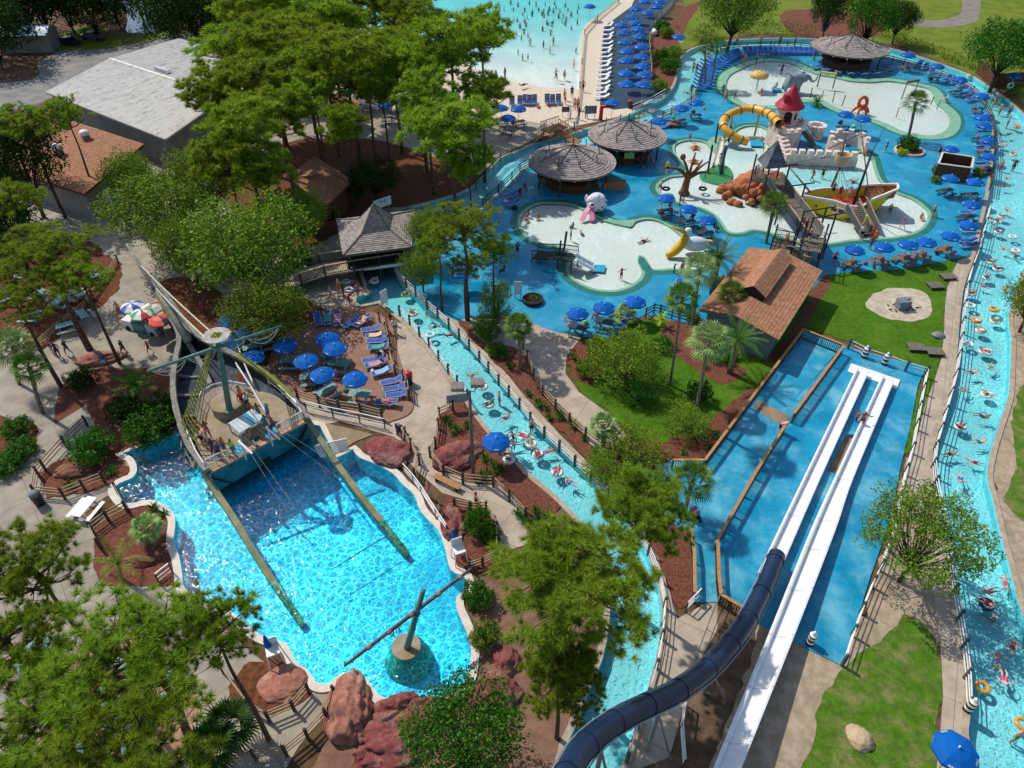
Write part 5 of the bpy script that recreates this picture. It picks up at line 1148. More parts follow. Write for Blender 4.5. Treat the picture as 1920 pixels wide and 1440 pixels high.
for x, y in ((498, 862),):
    mb = MB(); q = G(x+2, y+2, .7); d = (q1-q0).normalized(); mb.bar(q-d*.35-O, q+d*.35-O, .12, .5); mb.build('opening', M_dark, t)
cb = G(431, 768, 2.05); mb = MB(); mb.lathe([(1.25, 0), (1.25, .85), (1.1, .9)], 28, cb-O); mb.build('mast_base', M_tanc, t)
mbase = G(431, 771, 2.9); lo, hi = 3., 16.
for _ in range(40):
    m_ = (lo+hi)/2
    if P((mbase.x, mbase.y, m_))[1] > 632: lo = m_
    else: hi = m_
mt = G(407, 632, lo); mtop = V((mt.x, mbase.y, lo)); zt = lo
mb = MB(); mb.tube(rel([mbase, mbase.lerp(mtop, .5), mtop], O), [.24, .21, .16], 14); mb.lathe([(.42, 0), (.42, .12), (.24, .2)], 14, mbase-O); mb.build('mast', M_mast, t, True)
# crow's nest
mb = MB(); c = mtop+V((0, 0, .15))-O
for i in range(-7, 8):
    w = math.sqrt(max(.1, 1-(i/8)**2))*.95
    if abs(i) < 3: mb.bar(c+V((i*.12, -w, 0)), c+V((i*.12, -.32, 0)), .085, .06); mb.bar(c+V((i*.12, .32, 0)), c+V((i*.12, w, 0)), .085, .06)
    else: mb.bar(c+V((i*.12, -w, 0)), c+V((i*.12, w, 0)), .085, .06)
for s in (-.5, .5): mb.bar(c+V((-.9, s, -.07)), c+V((.9, s, -.07)), .08, .08)
mb.build('crows_nest', mat('faded_slats', 'cbc5bc', 'a9a39a', 3, .8), t); mb = MB(); leaf_quads(mb, c+V((0, 0, .05)), .38, 70, .16, .5); mb.build('nest_plant', L_yel, t)
yz = zt-1.0; y0, y1 = G(276, 696, yz), G(528, 611, yz+.4); dy = (y1-y0); mb = MB(); mb.tube(rel([y0, y0.lerp(y1, .5), y1], O), [.09, .15, .08], 8); mb.build('yard', M_mast, t, True)
mb = MB()
for a_, b_ in ((.02, .28), (.28, .5), (.5, .72), (.72, .98)):
    for dz in (.55, .95):
        A_, B_ = y0.lerp(y1, a_), y0.lerp(y1, b_); pts = [A_.lerp(B_, i/8)-V((0, 0, dz*4*(i/8)*(1-i/8)))-O for i in range(9)]; mb.tube(pts, .028, 4)
mb.build('yard_ropes', M_rope, t)
mb = MB(); Lb = [G(x, y, 2.6) for x, y in ((338, 800), (343, 815), (350, 828), (358, 838), (365, 848))]; tl = mtop+V((-.3, 0, -.1))
for b in Lb: mb.tube(rel([tl, b], O), .05, 4)
for i in range(1, 22):
    u = i/22; mb.tube(rel([tl.lerp(b, u) for b in Lb], O), .022, 4)
mb.build('ratlines', M_yrope, t)
mb = MB(); Rb = [G(x, y, 2.6) for x, y in ((522, 722), (530, 730), (538, 738), (546, 745))]; tr_ = mtop+V((.3, 0, -.1))
for b in Rb: mb.tube(rel([tr_, b], O), .05, 4)
for i in range(1, 22): mb.tube(rel([tr_.lerp(b, i/22) for b in Rb], O), .022, 4)
mb.build('ratlines', M_yrope, t)
# bowsprit, keel timbers and stays
mb = MB(); mb.tube(rel([G(352, 640, 3.4), G(318, 580, 4.4), G(285, 530, 5.2)], O), [.3, .27, .22], 10); mb.tube(rel([G(292, 545, 5.0), G(262, 497, 5.8), G(238, 459, 6.6)], O), [.2, .16, .1], 10); mb.build('bowsprit', M_timber, t, True)
mb = MB(); kp = [G(300, 556, 3.6), G(322, 600, 3.1), G(342, 632, 2.7), G(358, 652, 2.4), G(380, 688, 2.2), G(395, 722, 2.2)]
for a, b in zip(kp, kp[1:]): mb.bar(a-O, b-O, .38, .4)
kp = [G(308, 552, 3.8), G(338, 600, 3.2), G(356, 636, 2.9)]
for a, b in zip(kp, kp[1:]): mb.bar(a-O, b-O, .34, .35)
mb.build('keel_timber', M_timber, t)
mb = MB()
for a, b in ((G(264, 498, 5.9), mtop), (G(292, 540, 5.1), mtop+V((-.5, -.3, -.1)))):
    mb.tube(rel([a.lerp(b, i/8)-V((0, 0, .9*(i/8)*(1-i/8))) for i in range(9)], O), .05, 5)
mb.build('stay_rope', M_rope, t)
# rails and things on the stern deck
def rail_run(t, O, pts, h=1.0, bal=.0, top=.05, m=M_white, rails=(1, .5), nm='railing', mb2=None):
    mb = MB(); W_ = [p-O for p in pts]
    for a, b in zip(W_, W_[1:]):
        for r in rails: mb.tube([a+V((0, 0, h*r)), b+V((0, 0, h*r))], top*(1 if r == 1 else .6), 5)
        mb.tube([a, a+V((0, 0, h))], top*.8, 5)
        if bal:
            k = max(1, int((b-a).length/bal))
            for i in range(k): q = a.lerp(b, i/k); mb.tube([q, q+V((0, 0, h))], .02, 4)
    mb.tube([W_[-1], W_[-1]+V((0, 0, h))], top*.8, 5)
    return mb.build(nm, m, t)
rail_run(t, O, [G(x, y, 2.05) for x, y in ((372, 792), (377, 768), (384, 752), (404, 739), (436, 732), (466, 738))], 1.0, .16)
rail_run(t, O, [G(x, y, 2.05) for x, y in ((392, 880), (408, 872), (430, 862))], 1.0); rail_run(t, O, [G(x, y, 2.05) for x, y in ((522, 815), (546, 803), (570, 790), (556, 765))], 1.0, .3)
rail_run(t, O, [G(x, y, 2.05) for x, y in ((356, 822), (372, 858), (388, 884))], .9); rail_run(t, O, [G(x, y, 2.4) for x, y in ((505, 722), (530, 742), (560, 772))], .9)
rail_run(t, O, [G(x, y, 1.95) for x, y in ((452, 668), (464, 700), (478, 730))], .9); rail_run(t, O, [G(x, y, 1.95) for x, y in ((445, 690), (470, 728), (500, 780))], .6)
mb = MB(); pq = [G(x, y, 3.0) for x, y in ((428, 793), (474, 766), (496, 783), (449, 812))]
for i in range(7):
    u0, u1 = i/7+.004, (i+1)/7-.004; mb.m = 1 if i == 4 else 0; slab(mb, rel([pq[0].lerp(pq[1], u0), pq[0].lerp(pq[1], u1), pq[3].lerp(pq[2], u1), pq[3].lerp(pq[2], u0)], O), .06)
mb.m = 0
for p in pq: mb.bar(V((p.x, p.y, 2.0))-O, p-O-V((0, 0, .05)), .08)
mb.build('shade_panel', [mat('pale_panel', 'b8c3c8', 'a7b4bb', 1, .5), M_deck], t)
for qd in (((431, 842), (455, 829), (465, 846), (443, 858)), ((494, 812), (516, 800), (526, 816), (505, 826))):
    mb = MB(); slab(mb, rel([G(x, y, 2.12) for x, y in qd], O), .06); mb.build('launch_mat', mat('cyan_mat', '1ba3bf', '1598b5', 2, .5), t)
mb = MB()
for x0, y0_, x1, y1_ in ((521, 812, 640, 900), (530, 808, 655, 885), (470, 850, 540, 960), (478, 846, 552, 950)):
    a, b = G(x0, y0_, 3.0), G(x1, y1_, .3); mb.tube(rel([a, b], O), .009, 4)
mb.build('swing_line', M_rope, t)
for x, y, d in ((462, 862, 0), (512, 836, 0)):
    mb = MB(); q = G(x, y, 2.05)-O; e = (q1-q0).normalized(); mb.tube([q, q+V((0, 0, 2.0))], .05, 6); mb.bar(q+V((0, 0, 2))-e*.1, q+V((0, 0, 1.8))+e*.1+V((e.y, -e.x, 0))*1.6, .12, .08); mb.build('swing_boom', M_white, t)
for pts in ([(384, 886, 1.9), (400, 915, 1.2), (440, 975, .6), (480, 1042, .1), (525, 1110, -.5), (568, 1172, -1.4)], [(576, 788, 1.9), (597, 820, 1.1), (640, 882, .5), (680, 935, .15), (720, 985, -.4), (764, 1042, -1.4)]):
    g = path3(pts, 3); mb = MB()
    for a, b in zip(g, g[1:]): mb.bar(a-O, b+(b-a)*.03-O, .42, .45)
    mb.m = 0; mb.build('launch_wall', mat('wet_timber', '9a8a6a', '6f7a55', .8, .8, .005, 12, .3, c3='3f7a5a', sc3=.35), t)
mb = MB()
for i in range(26):
    u = i/26; q = Lg[int(4+u*9)]; q = V((q.x-U(.1, .7), q.y+U(-.3, .3), U(.05, .7))); e = V((U(-.3, .5), U(-1, -.2), U(-.1, .5))).normalized()*U(.5, 1.2); mb.tube([q-O2_ for q in (q-e*.5, q+e*.2, q+e*.5)] if 0 else [q-e*.5, q+e*.5], [.09, .05], 6)
o = mb.build('driftwood_pile', M_timber); tag(o, 'weathered driftwood heaped along the ship side at the pool corner', 'driftwood', kind='stuff')
# the sunken mast prop
c = G(762, 1212, .1); O = V((c.x, c.y, 0)); t = thing('sunken_mast', 'tilted teal mast with a crossed yard on a round base in the pool', 'mast', O)
mb = MB(); mb.lathe([(1.5, -1.68), (1.15, -.5), (.88, .05)], 30); mb.m = 1; mb.lathe([(.88, .05), (.86, .12), (0, .13)], 30); mb.build('base', [mat('teal_base', '2f9b8c', '278a7d', 1, .6), M_tanc], t)
tp = G(793, 1108, 4.2); tp = V((tp.x, O.y+.3, 4.2)); lo, hi = 1., 9.
for _ in range(30):
    m_ = (lo+hi)/2
    if P((O.x, O.y+.25, m_))[1] > 1108: lo = m_
    else: hi = m_
tp = G(793, 1108, lo); tp = V((tp.x, O.y+.25, lo)); st_ = V((.05, -.1, .1)); mb = MB(); mb.tube([st_, tp-O], [.2, .15], 12)
for u in (.35, .62, .75): q = st_.lerp(tp-O, u); mb.tube([q, q+V((0, 0, .12))], .22, 10)
mb.build('mast', M_mast, t, True)
yz = lo*.62; a, b = G(645, 1249, yz), G(884, 1066, yz+.6); mb = MB(); mb.tube(rel([a, a.lerp(b, .5), b], O), [.09, .13, .09], 8); mb.build('yard', mat('purple_brown_spar', '6b5a5c', '55474a', 3, .8), t, True)
mb = MB()
for u in (.18, .33, .5, .72, .9): q = a.lerp(b, u)-O; e = (b-a).normalized(); mb.tube([q-e*.12, q+e*.12], .16, 8)
for s in range(7): q = a.lerp(b, .33+.012*s)-O; mb.tube([q, q+V((U(-.1, .1), U(-.1, .1), -.5-rnd()*.4))], .03, 4)
mb.build('rope_lashing', mat('faded_rope', '9a8580', '857069', 5, .9), t)
t = obj('depth_marker_pole', None); bpy.data.objects.remove(t)
mb = MB(); mb.tube([G(622, 1068, -.04), G(724, 1005, -.04)], .035, 6); o = mb.build('float_line', M_dark); tag(o, 'thin dark float line lying on the plunge pool water', 'rope')
# ------------------------------------------------------------ castle
M_stone = mat('castle_stone', 'e6d6ca', 'dbc8ba', 1.5, .8, .004, 20, .3, c3='b99a8a', sc3=1, isl=.1)
M_cred = mat('red_roof_paint', 'b01230', 'a0102b', 1, .5, 0, 10, .4)
def stones(mb, a, b, z0, z1, bw=.55, bh=.32, out=.03):
    "coursed blocks on an upright wall face"
    a, b = V(a), V(b); L = (b-a).length; k = max(1, round(L/bw)); r = max(1, round((z1-z0)/bh)); nn = (b-a).cross(V((0, 0, 1))).normalized()
    for j in range(r):
        for i in range(k):
            sft = .5*(j % 2); u0 = min(1, (i+sft)/k); u1 = min(1, (i+1+sft)/k)
            if j % 2 and i == k-1 and u1 <= u0: continue
            p0, p1 = a.lerp(b, u0), a.lerp(b, u1); g = .03; d = (b-a).normalized()*g; za = z0+(z1-z0)*j/r+g; zb = z0+(z1-z0)*(j+1)/r; o = nn*out
            mb.add([V((p0.x, p0.y, za))+o+d, V((p1.x, p1.y, za))+o-d, V((p1.x, p1.y, zb))+o-d, V((p0.x, p0.y, zb))+o+d], [(0, 1, 2, 3)])
cc = [G(1434, 264), G(1455, 286), G(1494, 282), G(1500, 262)]; O = G(1478, 270); t = thing('castle', 'small stone castle tower with a bright red cone roof in the lagoon', 'castle', O)
cr_ = rel(cc, O); mb = MB(); mb.prism([c.xy for c in cr_], 0, 2.6)
for i in range(4): stones(mb, cr_[i], cr_[(i+1) % 4], 0, 2.6)
mb.build('base', M_stone, t)
for i in range(4):
    for k in range(3): q = cr_[i].lerp(cr_[(i+1) % 4], (k+.5)/3); mb = MB(); mb.box(q+V((0, 0, 2.85)), (.6, .6, .5), .3); mb.build('merlon', M_stone, t)
tc = V((-.75, 1.0, 0)); tr0 = 1.5
mb = MB(); mb.lathe([(tr0, 2.4), (tr0, 5.2)], 28, tc)
for j in range(8):
    for i in range(18):
        a0 = 2*pi*(i+.5*(j % 2))/18; a1 = a0+2*pi/18-.03; z0 = 2.65+j*.325; z1 = z0+.29; rr = tr0+.03
        mb.add([tc+V((rr*cos(a0), rr*sin(a0), z0)), tc+V((rr*cos(a1), rr*sin(a1), z0)), tc+V((rr*cos(a1), rr*sin(a1), z1)), tc+V((rr*cos(a0), rr*sin(a0), z1))], [(0, 1, 2, 3)])
mb.build('tower', M_stone, t)
mb = MB(); mb.lathe([(1.95, 4.95), (2.0, 5.05), (1.15, 6.1), (.5, 7.2), (0, 8.0)], 28, tc); mb.tube([tc+V((0, 0, 7.9)), tc+V((0, 0, 8.4))], .03, 5); mb.box(tc+V((-1.0, -.5, 6.3)), (.6, .8, .8)); mb.build('cone_roof', M_cred, t, False)
for a_, w, z0, z1 in ((-1.85, .42, 3.3, 4.7), (-1.15, .15, 3.5, 4.5)):
    mb = MB(); rr = tr0+.05; v = []
    for k in range(5): a0 = a_+(k/4-.5)*w*1.6; v.append((a0, z1-(abs(k-2)/2)**2*.3))
    mb.add([tc+V((rr*cos(a), rr*sin(a), z0)) for a, _ in v]+[tc+V((rr*cos(a), rr*sin(a), z)) for a, z in v], [(i, i+1, 6+i, 5+i) for i in range(4)]); mb.build('window', M_dark, t)
mb = MB(); mb.box(tc+V((-.45, -1.6, 3.15)), (1.2, .3, .22)); mb.build('window_sill', M_cred, t)
w0, w1 = G(1474, 306)-O, G(1603, 312)-O; mb = MB(); d = (w1-w0)
mb.bar(w0+V((0, 0, .55)), w1+V((0, 0, .55)), .7, 1.1); s_ = V((d.y, -d.x, 0)).normalized()*.35; stones(mb, w0+s_, w1+s_, 0, 1.05); mb.build('curtain_wall', M_stone, t)
for i in range(8): q = w0.lerp(w1, (i+.5)/8); mb = MB(); mb.box(q+V((0, 0, 1.5)), (.72, .75, .9), atan2(d.y, d.x)); mb.build('merlon', M_stone, t)
p = G(1457, 286)-O
for i in range(5): q = p.lerp(w0, (i+.5)/5); mb = MB(); mb.box(q+V((0, 0, (2.5-i*.3)/2)), (1.25, 1.0, 2.5-i*.3), .5); mb.build('stepped_block', M_stone, t)
mb = MB(); a, b = V((.9, .7, 2.6)), G(1527, 274)-O; d = (b-a); k = 9
for i in range(k): q = a.lerp(b, (i+.5)/k); mb.box(q, (.5, 1.1, .14), atan2(d.y, d.x))
s_ = V((d.y, -d.x, 0)).normalized()*.6
for sg in (-1, 1): mb.bar(a+s_*sg+V((0, 0, .9)), b+s_*sg+V((0, 0, .9)), .09); mb.bar(a+s_*sg-V((0, 0, .1)), b+s_*sg, .08, .25)
mb.build('stairs', M_woodg, t)
def ring_tower(px, py, r, h, label, a0=0, a1=2*pi, n=24):
    O = G(px, py); t = thing('stone_ring', label, 'castle wall', O); mb = MB(); vs = []
    for i in range(n+1):
        a = a0+(a1-a0)*i/n; c_, s_ = cos(a), sin(a); vs += [V((r*c_, r*s_, 0)), V((r*c_, r*s_, h)), V(((r-.35)*c_, (r-.35)*s_, h)), V(((r-.35)*c_, (r-.35)*s_, 0))]
    mb.add(vs, [(4*i+j, 4*i+4+j, 4*i+4+(j+1) % 4, 4*i+(j+1) % 4) for i in range(n) for j in range(4)]+[(0, 1, 2, 3), (4*n, 4*n+3, 4*n+2, 4*n+1)])
    rr = r+.03
    for j in range(max(1, int(h/.32))):
        for i in range(n):
            b0 = a0+(a1-a0)*(i+.03+.5*(j % 2))/n; b1 = b0+(a1-a0)*.94/n
            if b1 > a1+.01: continue
            mb.add([(rr*cos(b0), rr*sin(b0), j*.32+.03), (rr*cos(b1), rr*sin(b1), j*.32+.03), (rr*cos(b1), rr*sin(b1), j*.32+.29), (rr*cos(b0), rr*sin(b0), j*.32+.29)], [(0, 1, 2, 3)])
    mb.build('wall', M_stone, t)
    for i in range(7): a = a0+(a1-a0)*(i+.5)/7; m1 = MB(); m1.box((r*.93*cos(a), r*.93*sin(a), h+.2), (.55, .7, .4), a); m1.build('merlon', M_stone, t)
ring_tower(1585, 282, 2.6, 1.7, 'open round stone turret behind the yellow ship masts', -.6, 4.2)
ring_tower(1526, 258, 1.15, 1.5, 'small round stone pulpit beside the castle stairs', -2.6, 2.4)
# yellow tube slide
M_yel = mat('yellow_fibreglass', 'e0a93a', 'd69f33', .8, .35, 0, 8, .5, coat=.3); M_yel2 = mat('yellow_trim', 'c9b22a', None, 1, .5)
tp = [(1461, 232, 3.9), (1448, 218, 3.8), (1432, 209, 3.7), (1411, 204, 3.5), (1390, 206, 3.2), (1368, 215, 2.9), (1356, 228, 2.5), (1358, 240, 2.1), (1369, 251, 1.6), (1384, 260, 1.1), (1402, 266, .75)]
tw = path3(tp, 6); O = V((tw[0].x, tw[0].y, 0)); t = thing('yellow_tube_slide', 'yellow tube slide with dark bands curling out of the castle tower', 'water slide', O)
mb = MB(); mb.tube(rel(tw, O), .56, 18, caps=False); mb.build('tube', M_yel, t, True)
for i in (3, 7, 11, 17, 25, 33, 41, 49, 56): d_ = (tw[i+1]-tw[i]).normalized(); m1 = MB(); m1.tube([tw[i]-d_*.06-O, tw[i]+d_*.06-O], .63, 18); m1.build('joint_ring', M_wallb, t)
for i in (14, 28, 44): q = tw[i]-O; m1 = MB(); m1.tube([(q.x, q.y, 0), (q.x, q.y, q.z-.4)], .16, 8); m1.build('support', M_yel2, t)
mb = MB(); slab(mb, rel([G(x, y, .12) for x, y in ((1407, 263), (1430, 262), (1431, 274), (1408, 273))], O), .12); mb.build('landing_mat', MATS['cyan_mat'], t)
# ------------------------------------------------------------ yellow pirate boat
M_ys = mat('boat_yellow', 'f2d51c', 'e6c816', 1, .45, 0, 8, .4, fine=.03); M_bw = mat('boat_white', 'e6dfd6', 'd9d0c6', 1, .5, 0, 8, .4)
near = [(1503, 366, 2.0), (1530, 371, 1.9), (1561, 376, 1.8), (1589, 385, 1.7), (1615, 387, 1.7), (1634, 375, 2.1), (1660, 364, 2.8), (1684, 354, 3.3)]
far = [(1505, 363, 2.0), (1518, 358, 1.9), (1546, 353, 1.8), (1580, 355, 1.7), (1602, 356, 1.7), (1617, 348, 2.1), (1645, 346, 2.8), (1683, 345, 3.3)]
bot = [(1514, 393, 0), (1530, 400, 0), (1550, 406, 0), (1575, 410, 0), (1597, 410, 0), (1622, 404, 0), (1645, 392, .2), (1671, 368, 1.3)]
nr, fr_, bt = path3(near), path3(far), path3(bot); O = V((nr[12].x, nr[12].y, 0)); t = thing('yellow_pirate_boat', 'yellow and white play pirate boat with a red deck in the lagoon', 'boat', O); n = len(nr)
mb = MB()
for i in range(n-1):
    a, b = nr[i], nr[i+1]; c_, d_ = bt[i+1], bt[i]; am, bm_ = a.lerp(d_, .15)+V((0, -.06, 0)), b.lerp(c_, .15)+V((0, -.06, 0))
    mb.m = 0; mb.add(rel([am, bm_, c_, d_], O), [(0, 1, 2, 3)]); mb.m = 1; mb.add(rel([a, b, bm_, am], O), [(0, 1, 2, 3)])
    f0, f1 = fr_[i], fr_[i+1]; g0, g1 = d_+(f0-a)*.8, c_+(f1-b)*.8; g0 = V((g0.x, g0.y, d_.z)); g1 = V((g1.x, g1.y, c_.z)); mb.m = 0; mb.add(rel([f0, f1, g1, g0], O), [(0, 1, 2, 3)])
mb.m = 0; mb.add(rel([nr[-1], fr_[-1], bt[-1]+(fr_[-1]-nr[-1])*.8, bt[-1]], O), [(0, 1, 2, 3)]); mb.build('hull', [M_ys, M_bw], t)
mb = MB()
for g in (nr, fr_):
    for a, b in zip(g, g[1:]): mb.bar(a-O, b-O, .22, .2)
mb.bar(nr[-1]-O, fr_[-1]-O, .22, .2); mb.build('rim', M_bw, t)
mb = MB()
for i in range(n-1):
    a, b, c_, d_ = nr[i].lerp(fr_[i], .06), nr[i+1].lerp(fr_[i+1], .06), fr_[i+1], fr_[i]; kk = min(.42, .16+max(0, i-16)*.03); h = lambda v, k: V((v.x, v.y, .9+max(0, v.z-2.2)*.9))
    ai, bi = nr[i].lerp(fr_[i], kk), nr[i+1].lerp(fr_[i+1], kk); mb.m = 1 if i < 10 or i > 20 else 0; mb.add(rel([h(ai, 0), h(bi, 0), h(c_, 0), h(d_, 0)], O), [(0, 1, 2, 3)])
    mb.m = 2; mb.add(rel([a, b, h(bi, 0), h(ai, 0)], O), [(0, 1, 2, 3)]); mb.add(rel([d_, c_, h(c_, 0), h(d_, 0)], O), [(0, 1, 2, 3)])
mb.build('deck', [mat('boat_red', 'c0402e', 'a83626', 1, .7), M_wallb, mat('boat_lining', '9a6a58', '86594a', 1, .8)], t)
for i in (4,): q = nr[i].lerp(bt[i], .5)-O+V((0, -.12, 0)); m1 = MB(); m1.blob(q, (.14, .08, .14), 1, 0); m1.build('porthole', M_dark, t)
for k in (9, 11): q = nr[k].lerp(bt[k], .45)-O; e = (nr[k+1]-nr[k]).normalized(); m1 = MB(); m1.bar(q-e*.5+V((0, -.14, 0)), q+e*.5+V((0, -.14, 0)), .06, .75); m1.m = 1; m1.bar(q-e*.33+V((0, -.2, 0)), q+e*.33+V((0, -.2, 0)), .06, .4); m1.build('gun_port', [M_bw, mat('port_maroon', '7a3040')], t)
def stick(t, O, a, b, r0, r1, m, nm='mast', n=8): mb = MB(); mb.tube([V(a)-O, V(b)-O], [r0, r1], n); return mb.build(nm, m, t, True)
def upto(px0, py0, z0, px1, py1):
    b = G(px0, py0, z0); lo, hi = z0, 25.
    for _ in range(34):
        m_ = (lo+hi)/2
        if P((b.x, b.y, m_))[1] > py1: lo = m_
        else: hi = m_
    q = G(px1, py1, lo); return b, V((q.x, b.y, lo))
a, b = upto(1557, 356, 1.0, 1577, 306); stick(t, O, a, b, .17, .13, M_woodg); nest = b
mb = MB(); mb.lathe([(.5, -.3), (.85, .6), (.9, 1.1), (.8, 1.1), (.75, .6), (0, .3)], 16, b-O); mb.build('crows_nest', mat('cream_basket', 'c9b58e', 'b5a07c', 3, .8), t)
a2, b2 = upto(1578, 296, b.z+.8, 1589, 235); stick(t, O, a2, b2, .09, .05, M_woodg)
mb = MB(); mb.tube(rel([nest+V((-2.0, 0, 1.8)), nest+V((1.7, 0, -.1)) if 0 else nest+V((1.2, 0, 3.6))], O), .07, 6); mb.build('yard', M_woodg, t)
a, b = upto(1600, 384, 1.0, 1634, 288); stick(t, O, a, b, .18, .12, M_woodd); stick(t, O, b-V((.1, 0, .6)), b+V((.6, .2, 3.0)), .05, .03, M_woodd)
a, b = upto(1633, 396, 1.0, 1613, 228); stick(t, O, a, b, .07, .05, M_woodg)
stick(t, O, G(1519, 360, 2.0), G(1474, 306, 3.6), .12, .08, M_woodg, 'bowsprit'); stick(t, O, G(1478, 312, 3.5), G(1455, 284, 4.2), .07, .05, M_woodg, 'bowsprit')
mb = MB()
for i in range(7): mb.tube(rel([nest-V((0, 0, .2)), fr_[9+i] if i % 2 else nr[7+i]], O), .025, 4)
mb.tube(rel([nest+V((0, 0, 1)), G(1474, 306, 3.6)], O), .03, 4); mb.build('rigging', M_woodd, t)
mb = MB()
for i in range(5): mb.bar(nr[20].lerp(fr_[20], .2+i*.14)+V((0, 0, -.6))-O, nr[24].lerp(fr_[24], .2+i*.14)+V((0, 0, .2))-O, .08)
for i in range(5): mb.bar(nr[20+i].lerp(fr_[20+i], .15)+V((0, 0, -.5))-O, nr[20+i].lerp(fr_[20+i], .8)+V((0, 0, -.5))-O, .07)
mb.build('deck_lattice', M_wood, t)
def plank_bridge(pts, w, label, name='gangway', wall=.9, m=M_woodg, grp=None, arches=()):
    g = [G(*p) for p in pts]; O = V((g[0].x, g[0].y, 0)); t = thing(name, label, 'bridge' if 'bridge' in name else 'ramp', O, 0, grp); mb = MB(); g = rel(g, O)
    for a, b in zip(g, g[1:]):
        d = (b-a).normalized(); s = V((d.y, -d.x, 0)).normalized()*w/2; k = max(1, int((b-a).length/.3))
        for i in range(k): q = a.lerp(b, (i+.5)/k); mb.bar(q-s, q+s, (b-a).length/k*.9, .07)
    mb.build('planks', M_woodg, t)
    for sg in (-1, 1):
        mb = MB()
        for a, b in zip(g, g[1:]):
            d = (b-a).normalized(); s = V((d.y, -d.x, 0)).normalized()*w/2*sg
            mb.add([a+s, b+s, b+s+V((0, 0, wall)), a+s+V((0, 0, wall))], [(0, 1, 2, 3)]) if m is not None else None
            mb.m = 1; mb.bar(a+s+V((0, 0, wall)), b+s+V((0, 0, wall)), .13, .08); mb.m = 0
            k = max(1, int((b-a).length/.22))
            for i in range(k): q = a.lerp(b, i/k)+s*1.02; mb.box(q+V((0, 0, wall/2)), (.05, .05, wall))
        mb.build('side_rail', [M_grey if 0 else mat('grey_planks', '6f7473', '5f6463', 4, .85), M_woodl], t)
    return t, O, g
plank_bridge([(1596, 392, 1.6), (1623, 440, .15)], 1.5, 'wider grey gangway from the yellow boat down to the pool edge')
plank_bridge([(1614, 384, 1.7), (1637, 436, .15)], 1.0, 'narrower gangway with people climbing to the yellow boat')
t, O, g = plank_bridge([(1448, 336, 3.1), (1468, 366, 2.7), (1498, 405, 2.6), (1523, 440, 2.8)], 2.0, 'long suspended plank bridge between the gazebo and the stair tower', 'plank_bridge')
for px, py, z, dz in ((1482, 380, 2.6, 2.2), (1518, 430, 2.8, 2.4), (1532, 452, 2.4, 3.0), (1455, 340, 3, 2.0)):
    q = G(px, py, z)-O; mb = MB()
    for s in (-1.3, 1.3): mb.tube([V((q.x+s, q.y+s*.3, 0)), V((q.x+s, q.y+s*.3, q.z+dz))], .1, 7)
    mb.tube([V((q.x-1.3, q.y-.4, q.z+dz-.1)), V((q.x+2.4, q.y+.7, q.z+dz-.1))], .08, 7); mb.build('arch', M_woodd, t)
# stair tower at the bottom of the bridge
O = G(1505, 462); t = thing('stair_tower', 'dark timber stair tower with zigzag railings at the foot of the plank bridge', 'tower', O)
plats = [[(1506, 440, 2.6), (1546, 446, 2.6), (1540, 474, 2.6), (1500, 468, 2.6)], [(1452, 446, 1.6), (1488, 452, 1.6), (1482, 476, 1.6), (1444, 468, 1.6)]]
for pl in plats:
    q = [G(*p) for p in pl]; mb = MB(); slab(mb, rel(q, O), .15); mb.build('platform', M_woodg, t)
    for p in q: mb = MB(); mb.bar(V((p.x, p.y, 0))-O, p+V((0, 0, 1.6))-O, .14); mb.build('post', M_woodd, t)
    rail_run(t, O, [q[3], q[0], q[1]] if pl is plats[1] else [q[1], q[2], q[3]], 1.0, .18, .06, M_woodd)
    rail_run(t, O, [q[2], q[3]], 1.0, .18, .06, M_woodd)
for a, b in (((1492, 462, 2.6), (1484, 462, 1.6)), ((1500, 480, 1.6), (1530, 486, .2)), ((1480, 470, 1.6), (1500, 480, 1.5))):
    A_, B_ = G(*a)-O, G(*b)-O; d = B_-A_; s = V((d.y, -d.x, 0)).normalized()*.6; k = 7; mb = MB()
    for i in range(k): q = A_.lerp(B_, (i+.5)/k); mb.bar(q-s, q+s, d.length/k*.95, .06)
    for sg in (-1, 1): mb.bar(A_+s*sg+V((0, 0, .95)), B_+s*sg+V((0, 0, .95)), .1, .07)
    mb.build('stairs', M_woodl, t)
# gazebo on the rocks
O = G(1432, 345); t = thing('gazebo', 'gazebo with a steep four sided shingled roof on a railed platform above the rocks', 'gazebo', O)
q = [G(*p) for p in ((1408, 336, 2.9), (1436, 342, 2.9), (1456, 334, 2.9), (1430, 324, 2.9))]; mb = MB(); slab(mb, rel(q, O), .15); mb.build('platform', M_woodg, t)
for p in q: mb = MB(); mb.bar(V((p.x, p.y, 0))-O, p+V((0, 0, 3.1))-O, .16); mb.build('post', M_woodd, t)
rail_run(t, O, [q[3], q[0], q[1], q[2]], 1.0, .15, .06, M_woodl)
e = [G(*p) for p in ((1420, 300, 5.6), (1436, 317, 5.6), (1475, 314, 5.6), (1462, 296, 5.6))]; ap = sum(e, V())/4+V((0, .1, 2.6)); mb = MB()
for i in range(4): tiles(mb, e[i]-O, e[(i+1) % 4]-O, ap-O, ap-O, .4, .3, .06)
for i in range(4): mb.bar(e[i]-O+V((0, 0, .06)), ap-O+V((0, 0, .06)), .12, .08)
mb.build('roof', mat('slate_shingle', '6b7278', '595f65', 2, .9, .004, 20, .2, isl=.2), t)
